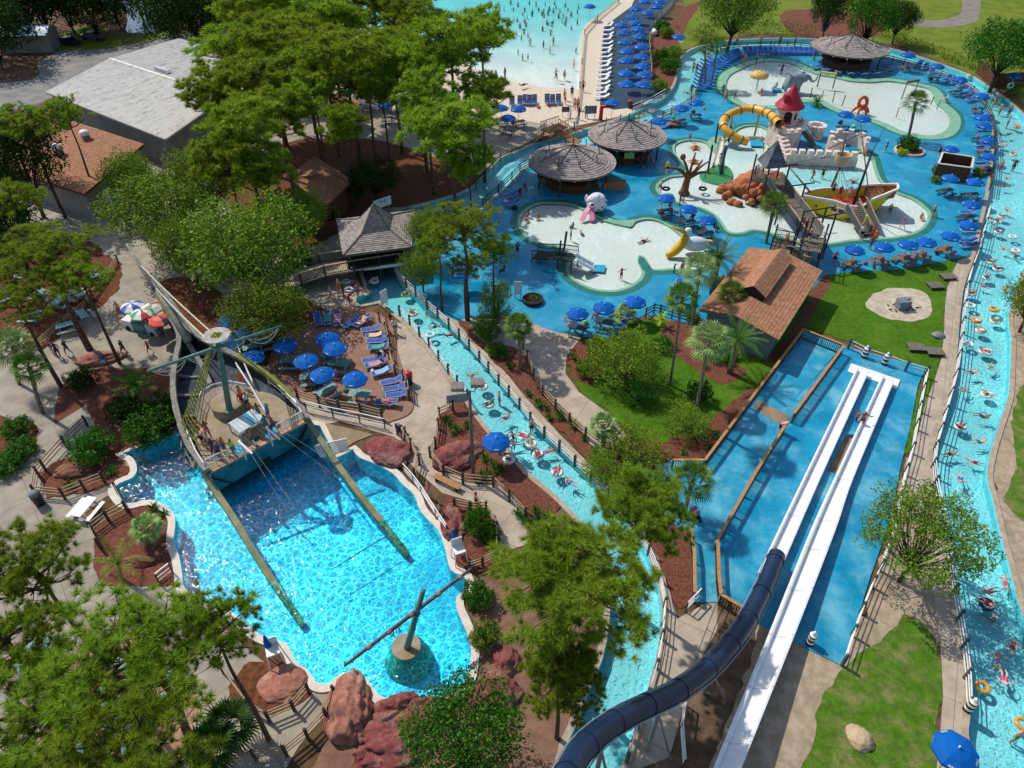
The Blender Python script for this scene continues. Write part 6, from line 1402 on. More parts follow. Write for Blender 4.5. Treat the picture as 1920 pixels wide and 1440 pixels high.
# rock mound
O = G(1415, 365); t = thing('rock_mound', 'heaped orange tan rockwork mound below the gazebo', 'rock'.replace('rock', 'rock mound'), O); mb = MB(); M_org = mat('orange_rock', 'b9754d', 'a0603d', 1, .85, .03, 6, .25, fine=.12)
mb.blob((1.0, 1.4, 0), (3.6, 2.4, 2.6), 4, .25, 1.0, 3)
for i in range(95):
    x, y = U(-4.2, 4.2), U(-2.8, 2.2)
    k = (x/4.6)**2+((y)/3.2)**2
    if k > 1.05: continue
    h = 2.5*max(0, 1-k)*(.45+.55*(x+4.2)/8.4); mb.blob((x, y, h*.75), (U(.4, .75), U(.35, .6), U(.35, .65)), 2, .25, 1.2, i)
mb.build('rocks', M_org, t, True)
# ------------------------------------------------------------ tree swing, starfish, net, elephant, mushroom, octopus, dog, pelican
O = G(1284, 362); t = thing('play_tree', 'brown sculpted bare tree with hanging tyre swings', 'play structure', O); M_ptree = mat('sculpted_bark', '8a5a38', '6d4429', 1.5, .8, .02, 8, .3, fine=.1)
mb = MB(); mb.tube([(-.1, 0, 0), (-.1, 0, .4), (0, 0, 1.6), (.2, .1, 2.6)], [.75, .5, .42, .36], 12)
for pts, r in (([(.1, 0, 1.9), (-1.0, 0, 3.0), (-2.4, .2, 3.3), (-3.2, .3, 3.2)], .26), ([(.1, 0, 2.2), (-.4, .1, 3.6), (-.9, .2, 4.4)], .22), ([(.2, 0, 2.4), (.3, .1, 3.6), (.5, .1, 5.2)], .2), ([(.2, 0, 2.0), (1.2, 0, 2.6), (2.0, .1, 2.7), (2.8, .1, 2.5)], .24), ([(.4, 0, 2.4), (1.2, .1, 3.6), (1.5, .1, 4.3)], .18), ([(.6, 0, 2.5), (1.7, .3, 3.5), (2.5, .3, 4.1)], .16)):
    mb.tube(smooth([V(p) for p in pts], 3, False), [lerp(r, r*.45, i/((len(pts)-1)*3)) for i in range((len(pts)-1)*3+1)], 8)
mb.blob((-.9, .2, 4.6), (.35, .35, .4), 2, .1); mb.build('trunk', M_ptree, t, True)
for x, y, z in ((-2.4, .2, 3.2), (2.2, .2, 2.6)):
    mb = MB()
    for s in (-.25, .25): mb.tube([(x+s, y, .55), (x, y, z)], .02, 4)
    a_ = mb.build('swing_rope', M_dark, t); mb = MB(); mb.tube([(x+.42*cos(k*pi/6), y+.42*sin(k*pi/6), .5) for k in range(12)], .13, 8, closed=True); mb.build('tyre', M_dark, t, True)
def star(px, py, r, label):
    p = G(px, py); mb = MB(); pts = []
    for i in range(10): a = i*pi/5+.3; q = r if i % 2 == 0 else r*.42; pts.append((q*cos(a), q*sin(a), .03))
    mb.add(pts+[(0, 0, .32)], [(i, (i+1) % 10, 10) for i in range(10)]); mb.blob((0, 0, .1), (r*.4, r*.4, .35), 2, .1); o = mb.build('starfish', mat('starfish_orange', 'c9734a', 'b8623b', 2, .6), None, True, p); tag(o, label, 'sculpture', 'orange starfish sculptures')
star(1303, 277, 1.05, 'orange starfish on the small round lobe of the lagoon pool'); star(1301, 303, 1.0, 'orange starfish behind the sculpted play tree'); star(1042, 587, .55, 'pale starfish painted shape on the blue deck near the umbrellas') if 0 else None
O = G(1340, 322); t = thing('net_climber', 'white net chute slung between four tall black poles', 'play structure', O); tops = []
for bp, tp_ in (((1327, 323), (1336, 272)), ((1352, 327), (1361, 276)), ((1341, 268), (1347, 232)), ((1366, 267), (1371, 235))):
    b, tq = rise(bp, tp_); tops.append(tq-O); mb = MB(); mb.tube([b-O, tq-O], [.15, .13], 8); mb.build('pole', M_woodd, t)
mb = MB(); n = 8
for i in range(n):
    for j in range(4):
        def f(i, j): u = i/n; v = .3+j*.1; a = tops[2].lerp(tops[0], u); b = tops[3].lerp(tops[1], u); p = a.lerp(b, v); return p-V((0, 0, .6+2.2*sin(pi*v)*.6+.5*sin(pi*u)+u*.5))
        mb.add([f(i, j), f(i+1, j), f(i+1, j+1), f(i, j+1)], [(0, 1, 2, 3)])
mb.build('net', M_rope, t, True)
O = G(1484, 172); t = thing('elephant', 'life size grey elephant sculpture with a raised trunk in the splash pool', 'sculpture', O); M_ele = mat('elephant_grey', '7f8a90', '727d83', 1, .6, .003, 8, .4)
bm = bpy.data.meshes.new('sk'); 
def skin(name, pts, edges, m, parent, sub=2, loc=None):
    me = bpy.data.meshes.new(name); me.from_pydata([p[:3] for p in pts], edges, []); o = bpy.data.objects.new(name, me); COL.objects.link(o)
    o.modifiers.new('s', 'SKIN'); o.modifiers.new('d', 'SUBSURF').levels = sub
    for i, p in enumerate(pts):
        r = p[3]; r = (r, r) if not isinstance(r, tuple) else r; me.skin_vertices[0].data[i].radius = r
    me.skin_vertices[0].data[0].use_root = True
    dg = bpy.context.evaluated_depsgraph_get(); dg.update(); ev = o.evaluated_get(dg); nm = bpy.data.meshes.new_from_object(ev); bpy.data.objects.remove(o); bpy.data.meshes.remove(me)
    nm.name = name; nm.polygons.foreach_set('use_smooth', [True]*len(nm.polygons))
    return nm
el = [(0, .1, 1.75, 1.0), (-1.1, .1, 1.75, .95), (.95, .1, 1.85, .8), (1.75, 0, 2.45, .55), (2.35, 0, 2.3, .36), (2.75, 0, 1.75, .22), (3.2, 0, 1.6, .17), (3.6, 0, 2.0, .13), (3.65, 0, 2.5, .1),
      (.85, -.45, .9, .33), (.9, -.5, .1, .28), (.85, .65, .9, .33), (.85, .7, .1, .28), (-1.2, -.4, .9, .34), (-1.2, -.45, .1, .28), (-1.2, .65, .9, .34), (-1.25, .7, .1, .28)]
me = skin('body', el, [(0, 1), (0, 2), (2, 3), (3, 4), (4, 5), (5, 6), (6, 7), (7, 8), (2, 9), (9, 10), (2, 11), (11, 12), (1, 13), (13, 14), (1, 15), (15, 16)], M_ele, t)
obj('body', me, M_ele, t)
for sg in (-1, 1): mb = MB(); mb.blob((1.5, sg*.75+.05, 2.35), (.5, .1, .62), 2, .15); mb.build('ear', M_ele, t, True)
for sg in (-1, 1): mb = MB(); mb.tube([(2.3, sg*.25, 2.0), (2.7, sg*.32, 1.75), (3.0, sg*.3, 1.85)], [.08, .06, .02], 6); mb.build('tusk', M_white, t, True)
mb = MB(); mb.box((-2.3, .6, .15), (1.4, 1.2, .2)); mb.build('slide_lip', M_deck, t)
O = G(1418, 168); t = thing('mushroom_fountain', 'spotted orange mushroom cap fountain on a white stem', 'fountain', O)
mb = MB(); mb.tube([(0, 0, 0), (0, 0, 2.2)], .14, 12); mb.build('stem', M_white, t, True)
mb = MB(); prof = [(1.42, 2.0), (1.52, 2.15), (1.38, 2.5), (.95, 2.85), (.4, 3.0), (0, 3.04)]; mb.lathe(prof, 26); mb.build('cap', mat('mushroom_orange', 'e0b766', 'd6a955', 1, .5), t, True)
mb = MB()
for i in range(34): a = i*2.399; rr = math.sqrt((i+.8)/34)*1.4; z = lerp(3.04, 2.46, (rr/1.4)**2); mb.blob((rr*cos(a), rr*sin(a), z), (.12, .12, .05), 1, 0)
mb.build('spots', M_wallb, t)
mb = MB(); mb.lathe([(1.3, .02), (1.4, 2.05)], 40)
wm_, nn_ = newmat('falling_water'); tr_ = nn_.new('BsdfTransparent'); gl = nn_.new('BsdfDiffuse'); gl.inputs[0].default_value = (.9, .97, 1, 1); mx = nn_.new('MixShader'); o_ = nn_.new('OutputMaterial')
tc_ = nn_.new('TexCoord').outputs['Object']; mp = nn_.new('Mapping'); mp.inputs['Scale'].default_value = (9, 9, .7); nn_.l.new(tc_, mp.inputs[0]); nn_.set(mx, 0, nn_.ramp(nn_.noise(mp.outputs[0], 1.5, 3), .45, .7, .03, .4)); nn_.l.new(tr_.outputs[0], mx.inputs[1]); nn_.l.new(gl.outputs[0], mx.inputs[2]); nn_.l.new(mx.outputs[0], o_.inputs[0])
mb.f = mb.f[:-2]; mb.mi = mb.mi[:-2]; mb.build('water_curtain', wm_, t)
def frame(b0, b1, t0, label, m1_, m2_, col):
    a, ta = rise(b0, t0[0]); b, tb = rise(b1, t0[1]); O = a.copy(); t = thing('water_arch', label, 'spray arch', O); h = (ta.z+tb.z)/2
    for p in (a, b): mb = MB(); mb.tube([p-O, V((p.x, p.y, h))-O], .1, 8); mb.build('post', m1_, t)
    mb = MB(); mb.bar(V((a.x, a.y, h))-O, V((b.x, b.y, h))-O, .35, .25); mb.build('beam', m2_, t)
frame((1532, 163), (1561, 166), ((1538, 137), (1569, 137)), 'yellow topped water frame on two brown posts beside the elephant', M_wallb, mat('frame_yellow', 'd8b84a'), 0)
frame((1690, 186), (1712, 181), ((1698, 155), (1719, 150)), 'grey water frame between the palm and the pool rim', M_grey, M_wallb, 0)
for i, (x, y, x1, y1, m_) in enumerate([(1519, 184, 1523, 166, M_dark), (1541, 186, 1544, 171, M_wood), (1561, 192, 1566, 172, M_dark), (1579, 198, 1585, 180, M_dark), (1376, 186, 1380, 173, M_dark), (1417, 121, 1420, 104, M_woodd), (1432, 117, 1435, 106, M_grey), (1745, 196, 1751, 183, M_wallb), (1756, 205, 1764, 187, M_grey), (1680, 220, 1686, 202, M_wood)]):
    a, b = rise((x, y), (x1, y1)); mb = MB(); mb.tube([(0, 0, 0), b-a], .07, 6); mb.blob(b-a, .12, 1, 0); o = mb.build('spray_pole', m_, None, False, a); tag(o, 'thin upright spray pole standing in the splash pool', 'spray pole', 'spray poles of the splash pool')
O = G(1612, 212); t = thing('octopus_slide', 'orange octopus climbing arch at the edge of the splash pool', 'play structure', O); M_oct = mat('octopus_orange', 'd9602c', 'c95224', 1, .5, .01, 5, .4)
mb = MB(); mb.tube([(.9*cos(a), .9*sin(a)*.35, 2.3+1.15*sin(a)) for a in [2*pi*i/16 for i in range(16)]], .38, 10, closed=True)
for i in range(6): a = i*pi/3; mb.tube(smooth([V((.5*cos(a), .3*sin(a), 1.6)), V((1.4*cos(a), 1.0*sin(a), 1.0)), V((2.0*cos(a), 1.5*sin(a), .1))], 4, False), [lerp(.42, .2, k/8) for k in range(9)], 8)
mb.build('body', M_oct, t, True); t.scale = (.68, .68, .68)
O = G(1116, 400); t = thing('dog_slide', 'white spotted dog shaped slide with a pink tongue', 'play structure', O); M_dog = mat('dog_white', 'e2dfe2', 'd6d3d8', 2, .5)
mb = MB(); mb.blob((.2, .7, 1.1), (1.25, 1.1, 1.15), 3, .08); mb.blob((-.45, -.1, 1.75), (.75, .65, .6), 3, .06); mb.blob((-.55, -.6, 1.45), (.45, .5, .35), 2, .05); mb.build('body', M_dog, t, True)
for x in (-1.15, .25): mb = MB(); mb.blob((x, .1, 1.9), (.22, .2, .5), 2, .1); mb.build('ear', M_dog, t, True)
mb = MB(); mb.blob((-.55, -1.02, 1.62), (.2, .16, .15), 2, 0); mb.build('nose', M_dark, t, True)
mb = MB()
for i in range(16): a = i*2.4; z = U(-.6, .8); q = math.sqrt(1-z*z); mb.blob((.2+1.25*q*cos(a), .7+1.1*q*sin(a), 1.1+1.15*z), .13, 1, 0)
mb.build('spots', mat('spot_blue', '2d3a63'), t, True)
for dx in (-.35, .35):
    mb = MB(); pts = [V((-.6+dx*.5, -.5, 1.15)), V((-.9+dx*1.1, -1.2, .7)), V((-1.2+dx*1.6, -2.1, .12))]
    for a, b in zip(pts, pts[1:]): mb.bar(a, b, .55, .12)
    mb.build('tongue', mat('tongue_pink', 'e28aa6', 'd87d9b', 2, .4), t)
O = G(1296, 474); t = thing('pelican_slide', 'white pelican shaped slide with a wide open yellow beak', 'play structure', O)
mb = MB(); mb.blob((.3, .3, .95), (1.6, .75, .8), 3, .08); mb.tube(smooth([V((-.5, .1, 1.2)), V((-.75, 0, 1.9)), V((-.7, 0, 2.5))], 3, False), [.4, .36, .33, .3, .28, .28, .3], 10); mb.blob((-.75, -.05, 2.7), (.42, .36, .38), 3, .03); mb.build('body', M_dog, t, True)
mb = MB(); mb.tube([(-.9, -.1, 2.5), (-1.9, -.1, 2.9), (-2.7, -.1, 3.3)], [.28, .2, .08], 8); mb.build('upper_beak', mat('beak_yellow', 'e0b040', 'd8a636', 2, .4), t, True)
mb = MB(); mb.tube(smooth([V((-.9, -.1, 2.2)), V((-1.3, -.4, 1.4)), V((-2.0, -.7, .6)), V((-2.9, -.9, .15))], 3, False), [.3, .4, .45, .48, .5, .5, .48, .42, .35, .3], 10); mb.build('lower_beak', mat('beak_deep_yellow', 'd9a81a', 'cf9e15', 2, .4), t, True)
mb = MB(); mb.bar((.3, .2, 1.5), (2.3, .9, .9), .5, .2); mb.build('wing_steps', MATS['beak_yellow'], t)
# deck slide with the ramp
O = G(1030, 480); t = thing('deck_slide', 'green grey timber ramp and platform with a white slide in the wading pool', 'play structure', O)
A_, B_, C_ = G(1003, 478, .6)-O, G(1052, 480, 1.2)-O, G(1078, 484, 1.4)-O
for a, b in ((A_, B_), (B_, C_)):
    d = (b-a).normalized(); s = V((d.y, -d.x, 0)).normalized()*.8; mb = MB(); slab(mb, [a-s, b-s, b+s, a+s], .12); mb.build('deck', M_woodd, t)
    for sg in (-1, 1): rail_run(t, V((0, 0, 0)), [a+s*sg, b+s*sg], .95, .2, .06, M_woodd)
    for q in (a, b): mb = MB(); mb.bar(V((q.x, q.y, 0))-s, q-s, .12); mb.bar(V((q.x, q.y, 0))+s, q+s, .12); mb.build('post', M_woodd, t)
mb = MB(); a, b = G(1080, 484, 1.45)-O, G(1114, 503, .15)-O; d = (b-a).normalized(); s = V((d.y, -d.x, 0)).normalized()*.6; slab(mb, [a-s, b-s, b+s, a+s], .1)
for sg in (-1, 1): mb.bar(a+s*sg+V((0, 0, .12)), b+s*sg+V((0, 0, .12)), .12, .3)
mb.build('slide', M_slide, t); mb = MB(); slab(mb, rel([G(x, y, .08) for x, y in ((1115, 496), (1136, 497), (1133, 510), (1111, 508))], O), .1); mb.build('landing_mat', MATS['cyan_mat'], t)
q = G(1056, 478, 1.2)-O; mb = MB(); mb.bar(q, q+V((.25, .3, 2.6)), .18); mb.bar(q+V((-.4, 0, 0)), q+V((-.3, .2, 1.6)), .16); mb.build('mast', M_woodd, t)
# ------------------------------------------------------------ deck enclosure, planters, walls, signs
O = G(1793, 330); t = thing('utility_enclosure', 'open topped brown utility enclosure with dark equipment on the deck', 'enclosure', O)
q = [G(*p) for p in ((1760, 306, 2.1), (1822, 314, 2.1), (1826, 294, 2.1), (1768, 285, 2.1))]; mb = MB()
for i in range(4): a, b = q[i]-O, q[(i+1) % 4]-O; mb.bar(V((a.x, a.y, 1.0)), V((b.x, b.y, 1.0)), .12, 2.0)
mb.build('wall', M_wallb, t); mb = MB()
for i in range(4): a, b = q[i]-O, q[(i+1) % 4]-O; mb.bar(V((a.x, a.y, 2.06)), V((b.x, b.y, 2.06)), .24, .1)
mb.build('coping', M_cop, t); mb = MB(); c = sum(q, V())/4-O
for i in range(6): mb.box((c.x+U(-1.6, 1.6), c.y+U(-.5, .5), U(.4, .8)), (.7, .5, U(.8, 1.5)), U(0, 1))
mb.build('equipment', mat('pump_green', '2c3a34', '46544c', 2, .6), t)
p = G(1704, 285); mb = MB(); mb.lathe([(1.95, 0), (1.95, .35), (1.75, .35), (1.75, .05)], 32); mb.m = 1; mb.lathe([(1.75, .2), (0, .25)], 32); o = mb.build('planter', [M_cop, M_mulch], None, False, p); tag(o, 'round white rimmed planter at the foot of the deck palm', 'planter')
p = G(999, 566); t = thing('stone_planter', 'dark round planter with red flowers on the blue deck', 'planter', p); mb = MB(); mb.lathe([(1.0, 0), (1.05, .45), (.85, .5), (.8, .3), (0, .35)], 20); mb.build('bowl', mat('dark_stone', '3a322c', '2c2622', 3, .9, .02, 6), t)
mb = MB(); leaf_quads(mb, V((0, 0, .5)), .75, 260, .14, .35); mb.build('foliage', L_deep, t); mb = MB(); leaf_quads(mb, V((0, 0, .6)), .5, 60, .1, .3); mb.build('flowers', mat('red_flower', 'b3342a', 'c9573a'), t)
def board_wall(pts, h, label, name='screen_wall'):
    g = [G(x, y) for x, y in pts]; O = g[0].copy(); t = thing(name, label, 'wall', O)
    for a, b in zip(g, g[1:]): 
        mb = MB(); k = max(1, int((b-a).length/.18))
        for i in range(k): p0, p1 = a.lerp(b, i/k), a.lerp(b, (i+.93)/k); mb.bar(p0-O+V((0, 0, h/2)), p1-O+V((0, 0, h/2)), .05+.02*(i % 2), h)
        mb.build('panel', M_wallb, t)
board_wall([(1829, 137), (1863, 164), (1920, 160), (1950, 150)], 2.2, 'brown board screen wall beyond the outer river by the oak')
board_wall([(563, 430), (598, 453), (634, 438), (628, 405)], 1.8, 'brown board screen around the yard beside the bridge pavilion')
board_wall([(640, 208), (700, 212), (742, 224)], .9, 'low reddish timber rail wall of the snack terrace') if 0 else None
def sign(px, py, w, h, zt, label, rz=0, mpanel=None, text=None, tcol=None, legs=2, size=.3):
    p = G(px, py); t = thing('sign_board', label, 'sign', p, rz)
    mb = MB()
    for s in ((-w*.35, w*.35) if legs == 2 else (0,)): mb.tube([(s, 0.04, 0), (s, .04, zt)], .045, 6)
    mb.build('post', M_grey, t); mb = MB(); mb.box((0, 0, zt-h/2), (w, .05, h)); pn_ = mb.build('panel', mpanel or M_white, t)
    if text:
        for i, s in enumerate(text):
            cu = bpy.data.curves.new('lettering', 'FONT'); cu.body = s; cu.size = size; cu.align_x = 'CENTER'; cu.extrude = .004
            o = bpy.data.objects.new('lettering', cu); COL.objects.link(o); o.parent = pn_; o.location = (0, -.032, zt-size*.95-i*size*1.05-.05); o.rotation_euler = (pi/2, 0, 0); dg_ = bpy.context.evaluated_depsgraph_get(); me_ = bpy.data.meshes.new_from_object(o.evaluated_get(dg_)); o2 = obj('lettering', me_, tcol or mat('sign_blue', '1d4fa0'), pn_); o2.location = o.location; o2.rotation_euler = o.rotation_euler; bpy.data.objects.remove(o)
sign(971, 560, .8, 1.5, 2.0, 'tall narrow white notice board beside the dark planter', 0, M_white, None, None)
sign(722, 575, .9, 1.5, 1.9, 'white notice board at the lip of the river landing', .9)
sign(858, 768, 1.7, .9, 1.7, 'low grey information board at the top of the mulch bed', .2, mat('board_grey', '9aa3a8', '87919a', 3, .5))
sign(722, 402, 2.6, 1.1, 1.9, 'white banner with blue lettering beside the bridge pavilion roof', .75, M_white, ['THE', 'RIVER'], None, size=.5) if 0 else sign(720, 404, 2.4, 1.1, 2.2, 'white banner with blue lettering beside the bridge pavilion roof', .7, M_white, ['THE'], None, size=.55)
sign(1108, 222, 1.6, 1.2, 1.9, 'dark framed notice board beside the beach walkway', .1, mat('board_dark', '5a6472', '77818c', 3, .6))
sign(1060, 220, 1.2, .8, 1.6, 'small dark notice board at the top of the wooden footbridge', .1, mat('board_dark2', '4a4f58'))
def bin_(px, py, label, top=None):
    p = G(px, py); t = thing('trash_bin', label, 'bin', p); mb = MB(); mb.lathe([(.32, 0), (.36, 1.0), (.36, 1.05)], 16); mb.build('barrel', mat('bin_dark', '2c2f33', '26292c', 2, .5), t, True)
    mb = MB(); mb.lathe([(.38, 1.05), (.38, 1.15), (.25, 1.3), (.12, 1.34), (0, 1.34)], 16); mb.build('lid', top or MATS['bin_dark'], t, True)
Mr = mat('lid_red', 'c0262b', None, 1, .4)
bin_(76, 945, 'dark trash bin on the walk near the white picnic table', mat('lid_grey', '6d7276')); bin_(767, 719, 'red topped trash bin beside the patio loungers', Mr); bin_(1181, 203, 'red topped trash bin at the end of the umbrella terrace', Mr)
for x, y, rz, lb in ((839, 910, -.55, 'tan slatted bench against the timber fence by the red boulder'),):
    p = G(x, y); t = thing('bench', lb, 'bench', p, rz); mb = MB()
    for i in range(4): mb.box((0, -.18+i*.13, .45), (2.3, .11, .05))
    mb.build('seat', M_wood, t)
    for s in (-.9, .9): mb = MB(); mb.box((s, 0, .21), (.1, .45, .42)); mb.build('leg', M_woodd, t)
mL = MB()
for i in range(6): mL.box((-.62+i*.25, 0, .33), (.2, 1.1, .06))
mL.box((0, .45, .28), (1.5, .08, .06)); mL.box((0, -.45, .28), (1.5, .08, .06)); mf = mL.mesh('slats')
mS = MB(); mS.box((0, .45, .12), (1.3, .05, .05)); mS.box((0, -.45, .12), (1.3, .05, .05)); mS.box((.6, 0, .12), (.05, .95, .04)); mS.box((-.6, 0, .12), (.05, .95, .04)); [mS.box((a, b, .13), (.1, .1, .26)) for a in (-.6, .6) for b in (-.45, .45)]; ms = mS.mesh('legs')
for i, (x, y, rz, lb) in enumerate(((1776, 522, .1, 'low slatted wooden bench nearest the umbrellas at the top of the lawn'), (1752, 539, .1, 'low slatted wooden bench beside the pale sand circle'), (1716, 655, -.1, 'larger slatted bench above the run out corner'), (1751, 663, -.1, 'smaller slatted bench beside the river path'))):
    t = thing('slatted_bench', lb, 'bench', G(x, y), rz, 'slatted benches on the lawn'); obj('slats', mf, M_woodg if i == 0 else None, t); obj('legs', ms, M_woodd if i == 0 else None, t)
p = G(1760, 631); mb = MB(); mb.blob((0, 0, .1), (.62, .5, .28), 3, .3); o = mb.build('stone', M_grey, None, True, p); tag(o, 'round grey stone disc on the lawn edge', 'stone')
O = G(1690, 578); t = thing('wreck_prop', 'small wrecked blue grey crate and driftwood on the pale sand circle', 'prop', O); mb = MB(); mb.box((0, 0, .5), (1.1, .9, 1.0), .1); mb.bar((-.6, -.5, 1.0), (-.3, -.5, .1), .12); mb.bar((.6, .2, 1.1), (.1, .1, 1.0), .3, .1)
mb.build('crate', mat('blue_grey_boards', '77838f', '646f7b', 4, .8), t); mb = MB()
for i in range(9): a = i*.7; q = V((cos(a)*U(.7, 1.6), sin(a)*U(.5, .9), .05)); mb.tube([q, q+V((U(-.7, .7), U(-.4, .4), U(.05, .4)))], .06, 5)
mb.build('driftwood', M_dark, t)
mb = MB(); a, b = G(596, 822, .12), G(705, 812, .12); O = a.copy(); t = thing('drain_grate', 'black slatted walkway edge between the ship wall and the pool corner', 'grate', O)
a, b = G(602, 858, .15), G(657, 842, .15); a2, b2 = G(590, 836, .9), G(650, 822, .9); k = 16
for i in range(k): mb.bar(a.lerp(b, i/k)-O, a2.lerp(b2, i/k)-O, .09, .05)
mb.bar(a2-O, b2-O, .08); mb.build('slats', M_white, t)
# deck boxes, vendor cart, grandstand seats under trees
for x, y, w, d_, h, rz, lb, m_ in ((1152, 352, 2.6, 1.5, .9, -.2, 'open brown wooden box on the deck beside the nearer round hut', M_wood), (1259, 236, 2.2, 1.6, .5, -.4, 'brown plank table top beside the umbrella near the river', mat('box_brown', '8a5436', '744528', 4, .8)), (1018, 342, .9, .9, .8, 0, 'tan barrel box beside the nearer round hut', M_wood)):
    t = thing('deck_box', lb, 'box', G(x, y), rz); mb = MB(); mb.bar((-w/2, -d_/2, h/2), (w/2, -d_/2, h/2), .06, h); mb.bar((-w/2, d_/2, h/2), (w/2, d_/2, h/2), .06, h); mb.bar((-w/2, -d_/2, h/2), (-w/2, d_/2, h/2), .06, h); mb.bar((w/2, -d_/2, h/2), (w/2, d_/2, h/2), .06, h)
    for i in range(5): mb.box((0, -d_/2+(i+.5)*d_/5, h*.7), (w*.96, d_/5*.9, .05))
    mb.build('box_body', m_, t)
O = G(268, 618); t = thing('vendor_cart', 'drink vendor cart with a teal cooler and white counter on the plaza', 'cart', O, -.35); mb = MB()
mb.m = 0; mb.box((-1.2, 0, .5), (1.2, .9, 1.0)); mb.m = 1; mb.box((.2, 0, .5), (1.6, 1.0, .95)); mb.m = 2; mb.box((1.6, 0, .6), (1.1, 1.0, 1.2)); mb.build('counter', [M_white, mat('cart_teal', '2f7f8a', '27707b', 2, .4), mat('cart_pale', 'a9c2c4', '93b2b5', 2, .4)], t)
mb = MB(); [mb.lathe([(.22, -.05), (.22, .05)], 12, (x, -.55, .22), Matrix.Rotation(pi/2, 3, 'X')) for x in (-1.2, 1.6)]; mb.build('wheels', M_dark, t)
p = G(1897, 178); t = thing('tube_rack', 'grey rack of upright posts holding a pale blue float ring', 'rack', p); mb = MB()
for i in range(5): mb.tube([(-1.2+i*.6, 0, 0), (-1.2+i*.6, .3, 1.9)], .06, 6)
mb.bar((-1.3, .3, 1.9), (1.3, .3, 1.9), .08); mb.build('frame', M_woodg, t); mb = MB(); mb.tube([(-.9+.4*cos(a), -.1, 1.5+.4*sin(a)) for a in [2*pi*i/14 for i in range(14)]], .12, 8, closed=True); mb.build('float_ring', mat('pale_blue', 'a9cfe0'), t, True)
p = G(1226, 66); mb = MB(); mb.lathe([(.0, -1.1), (.45, -1.0), (.55, -.6), (.55, .6), (.45, 1.0), (0, 1.1)], 14, (0, 0, .6), Matrix.Rotation(pi/2, 3, 'X')); o = mb.build('gas_tank', M_white, None, True, p); tag(o, 'white horizontal tank behind the rows of terrace umbrellas', 'tank')
mb = MB(); p = G(1126, 225)
mb.tube([(0, 0, 0), (0, 0, 1.9)], .3, 10); mb.box((.9, 0, 2.0), (2.2, .3, .35)); o = mb.build('red_entry_post', mat('red_plastic', 'c8202a', None, 1, .4), None, True, p); tag(o, 'red entry post with a red arm at the beach walkway', 'post')
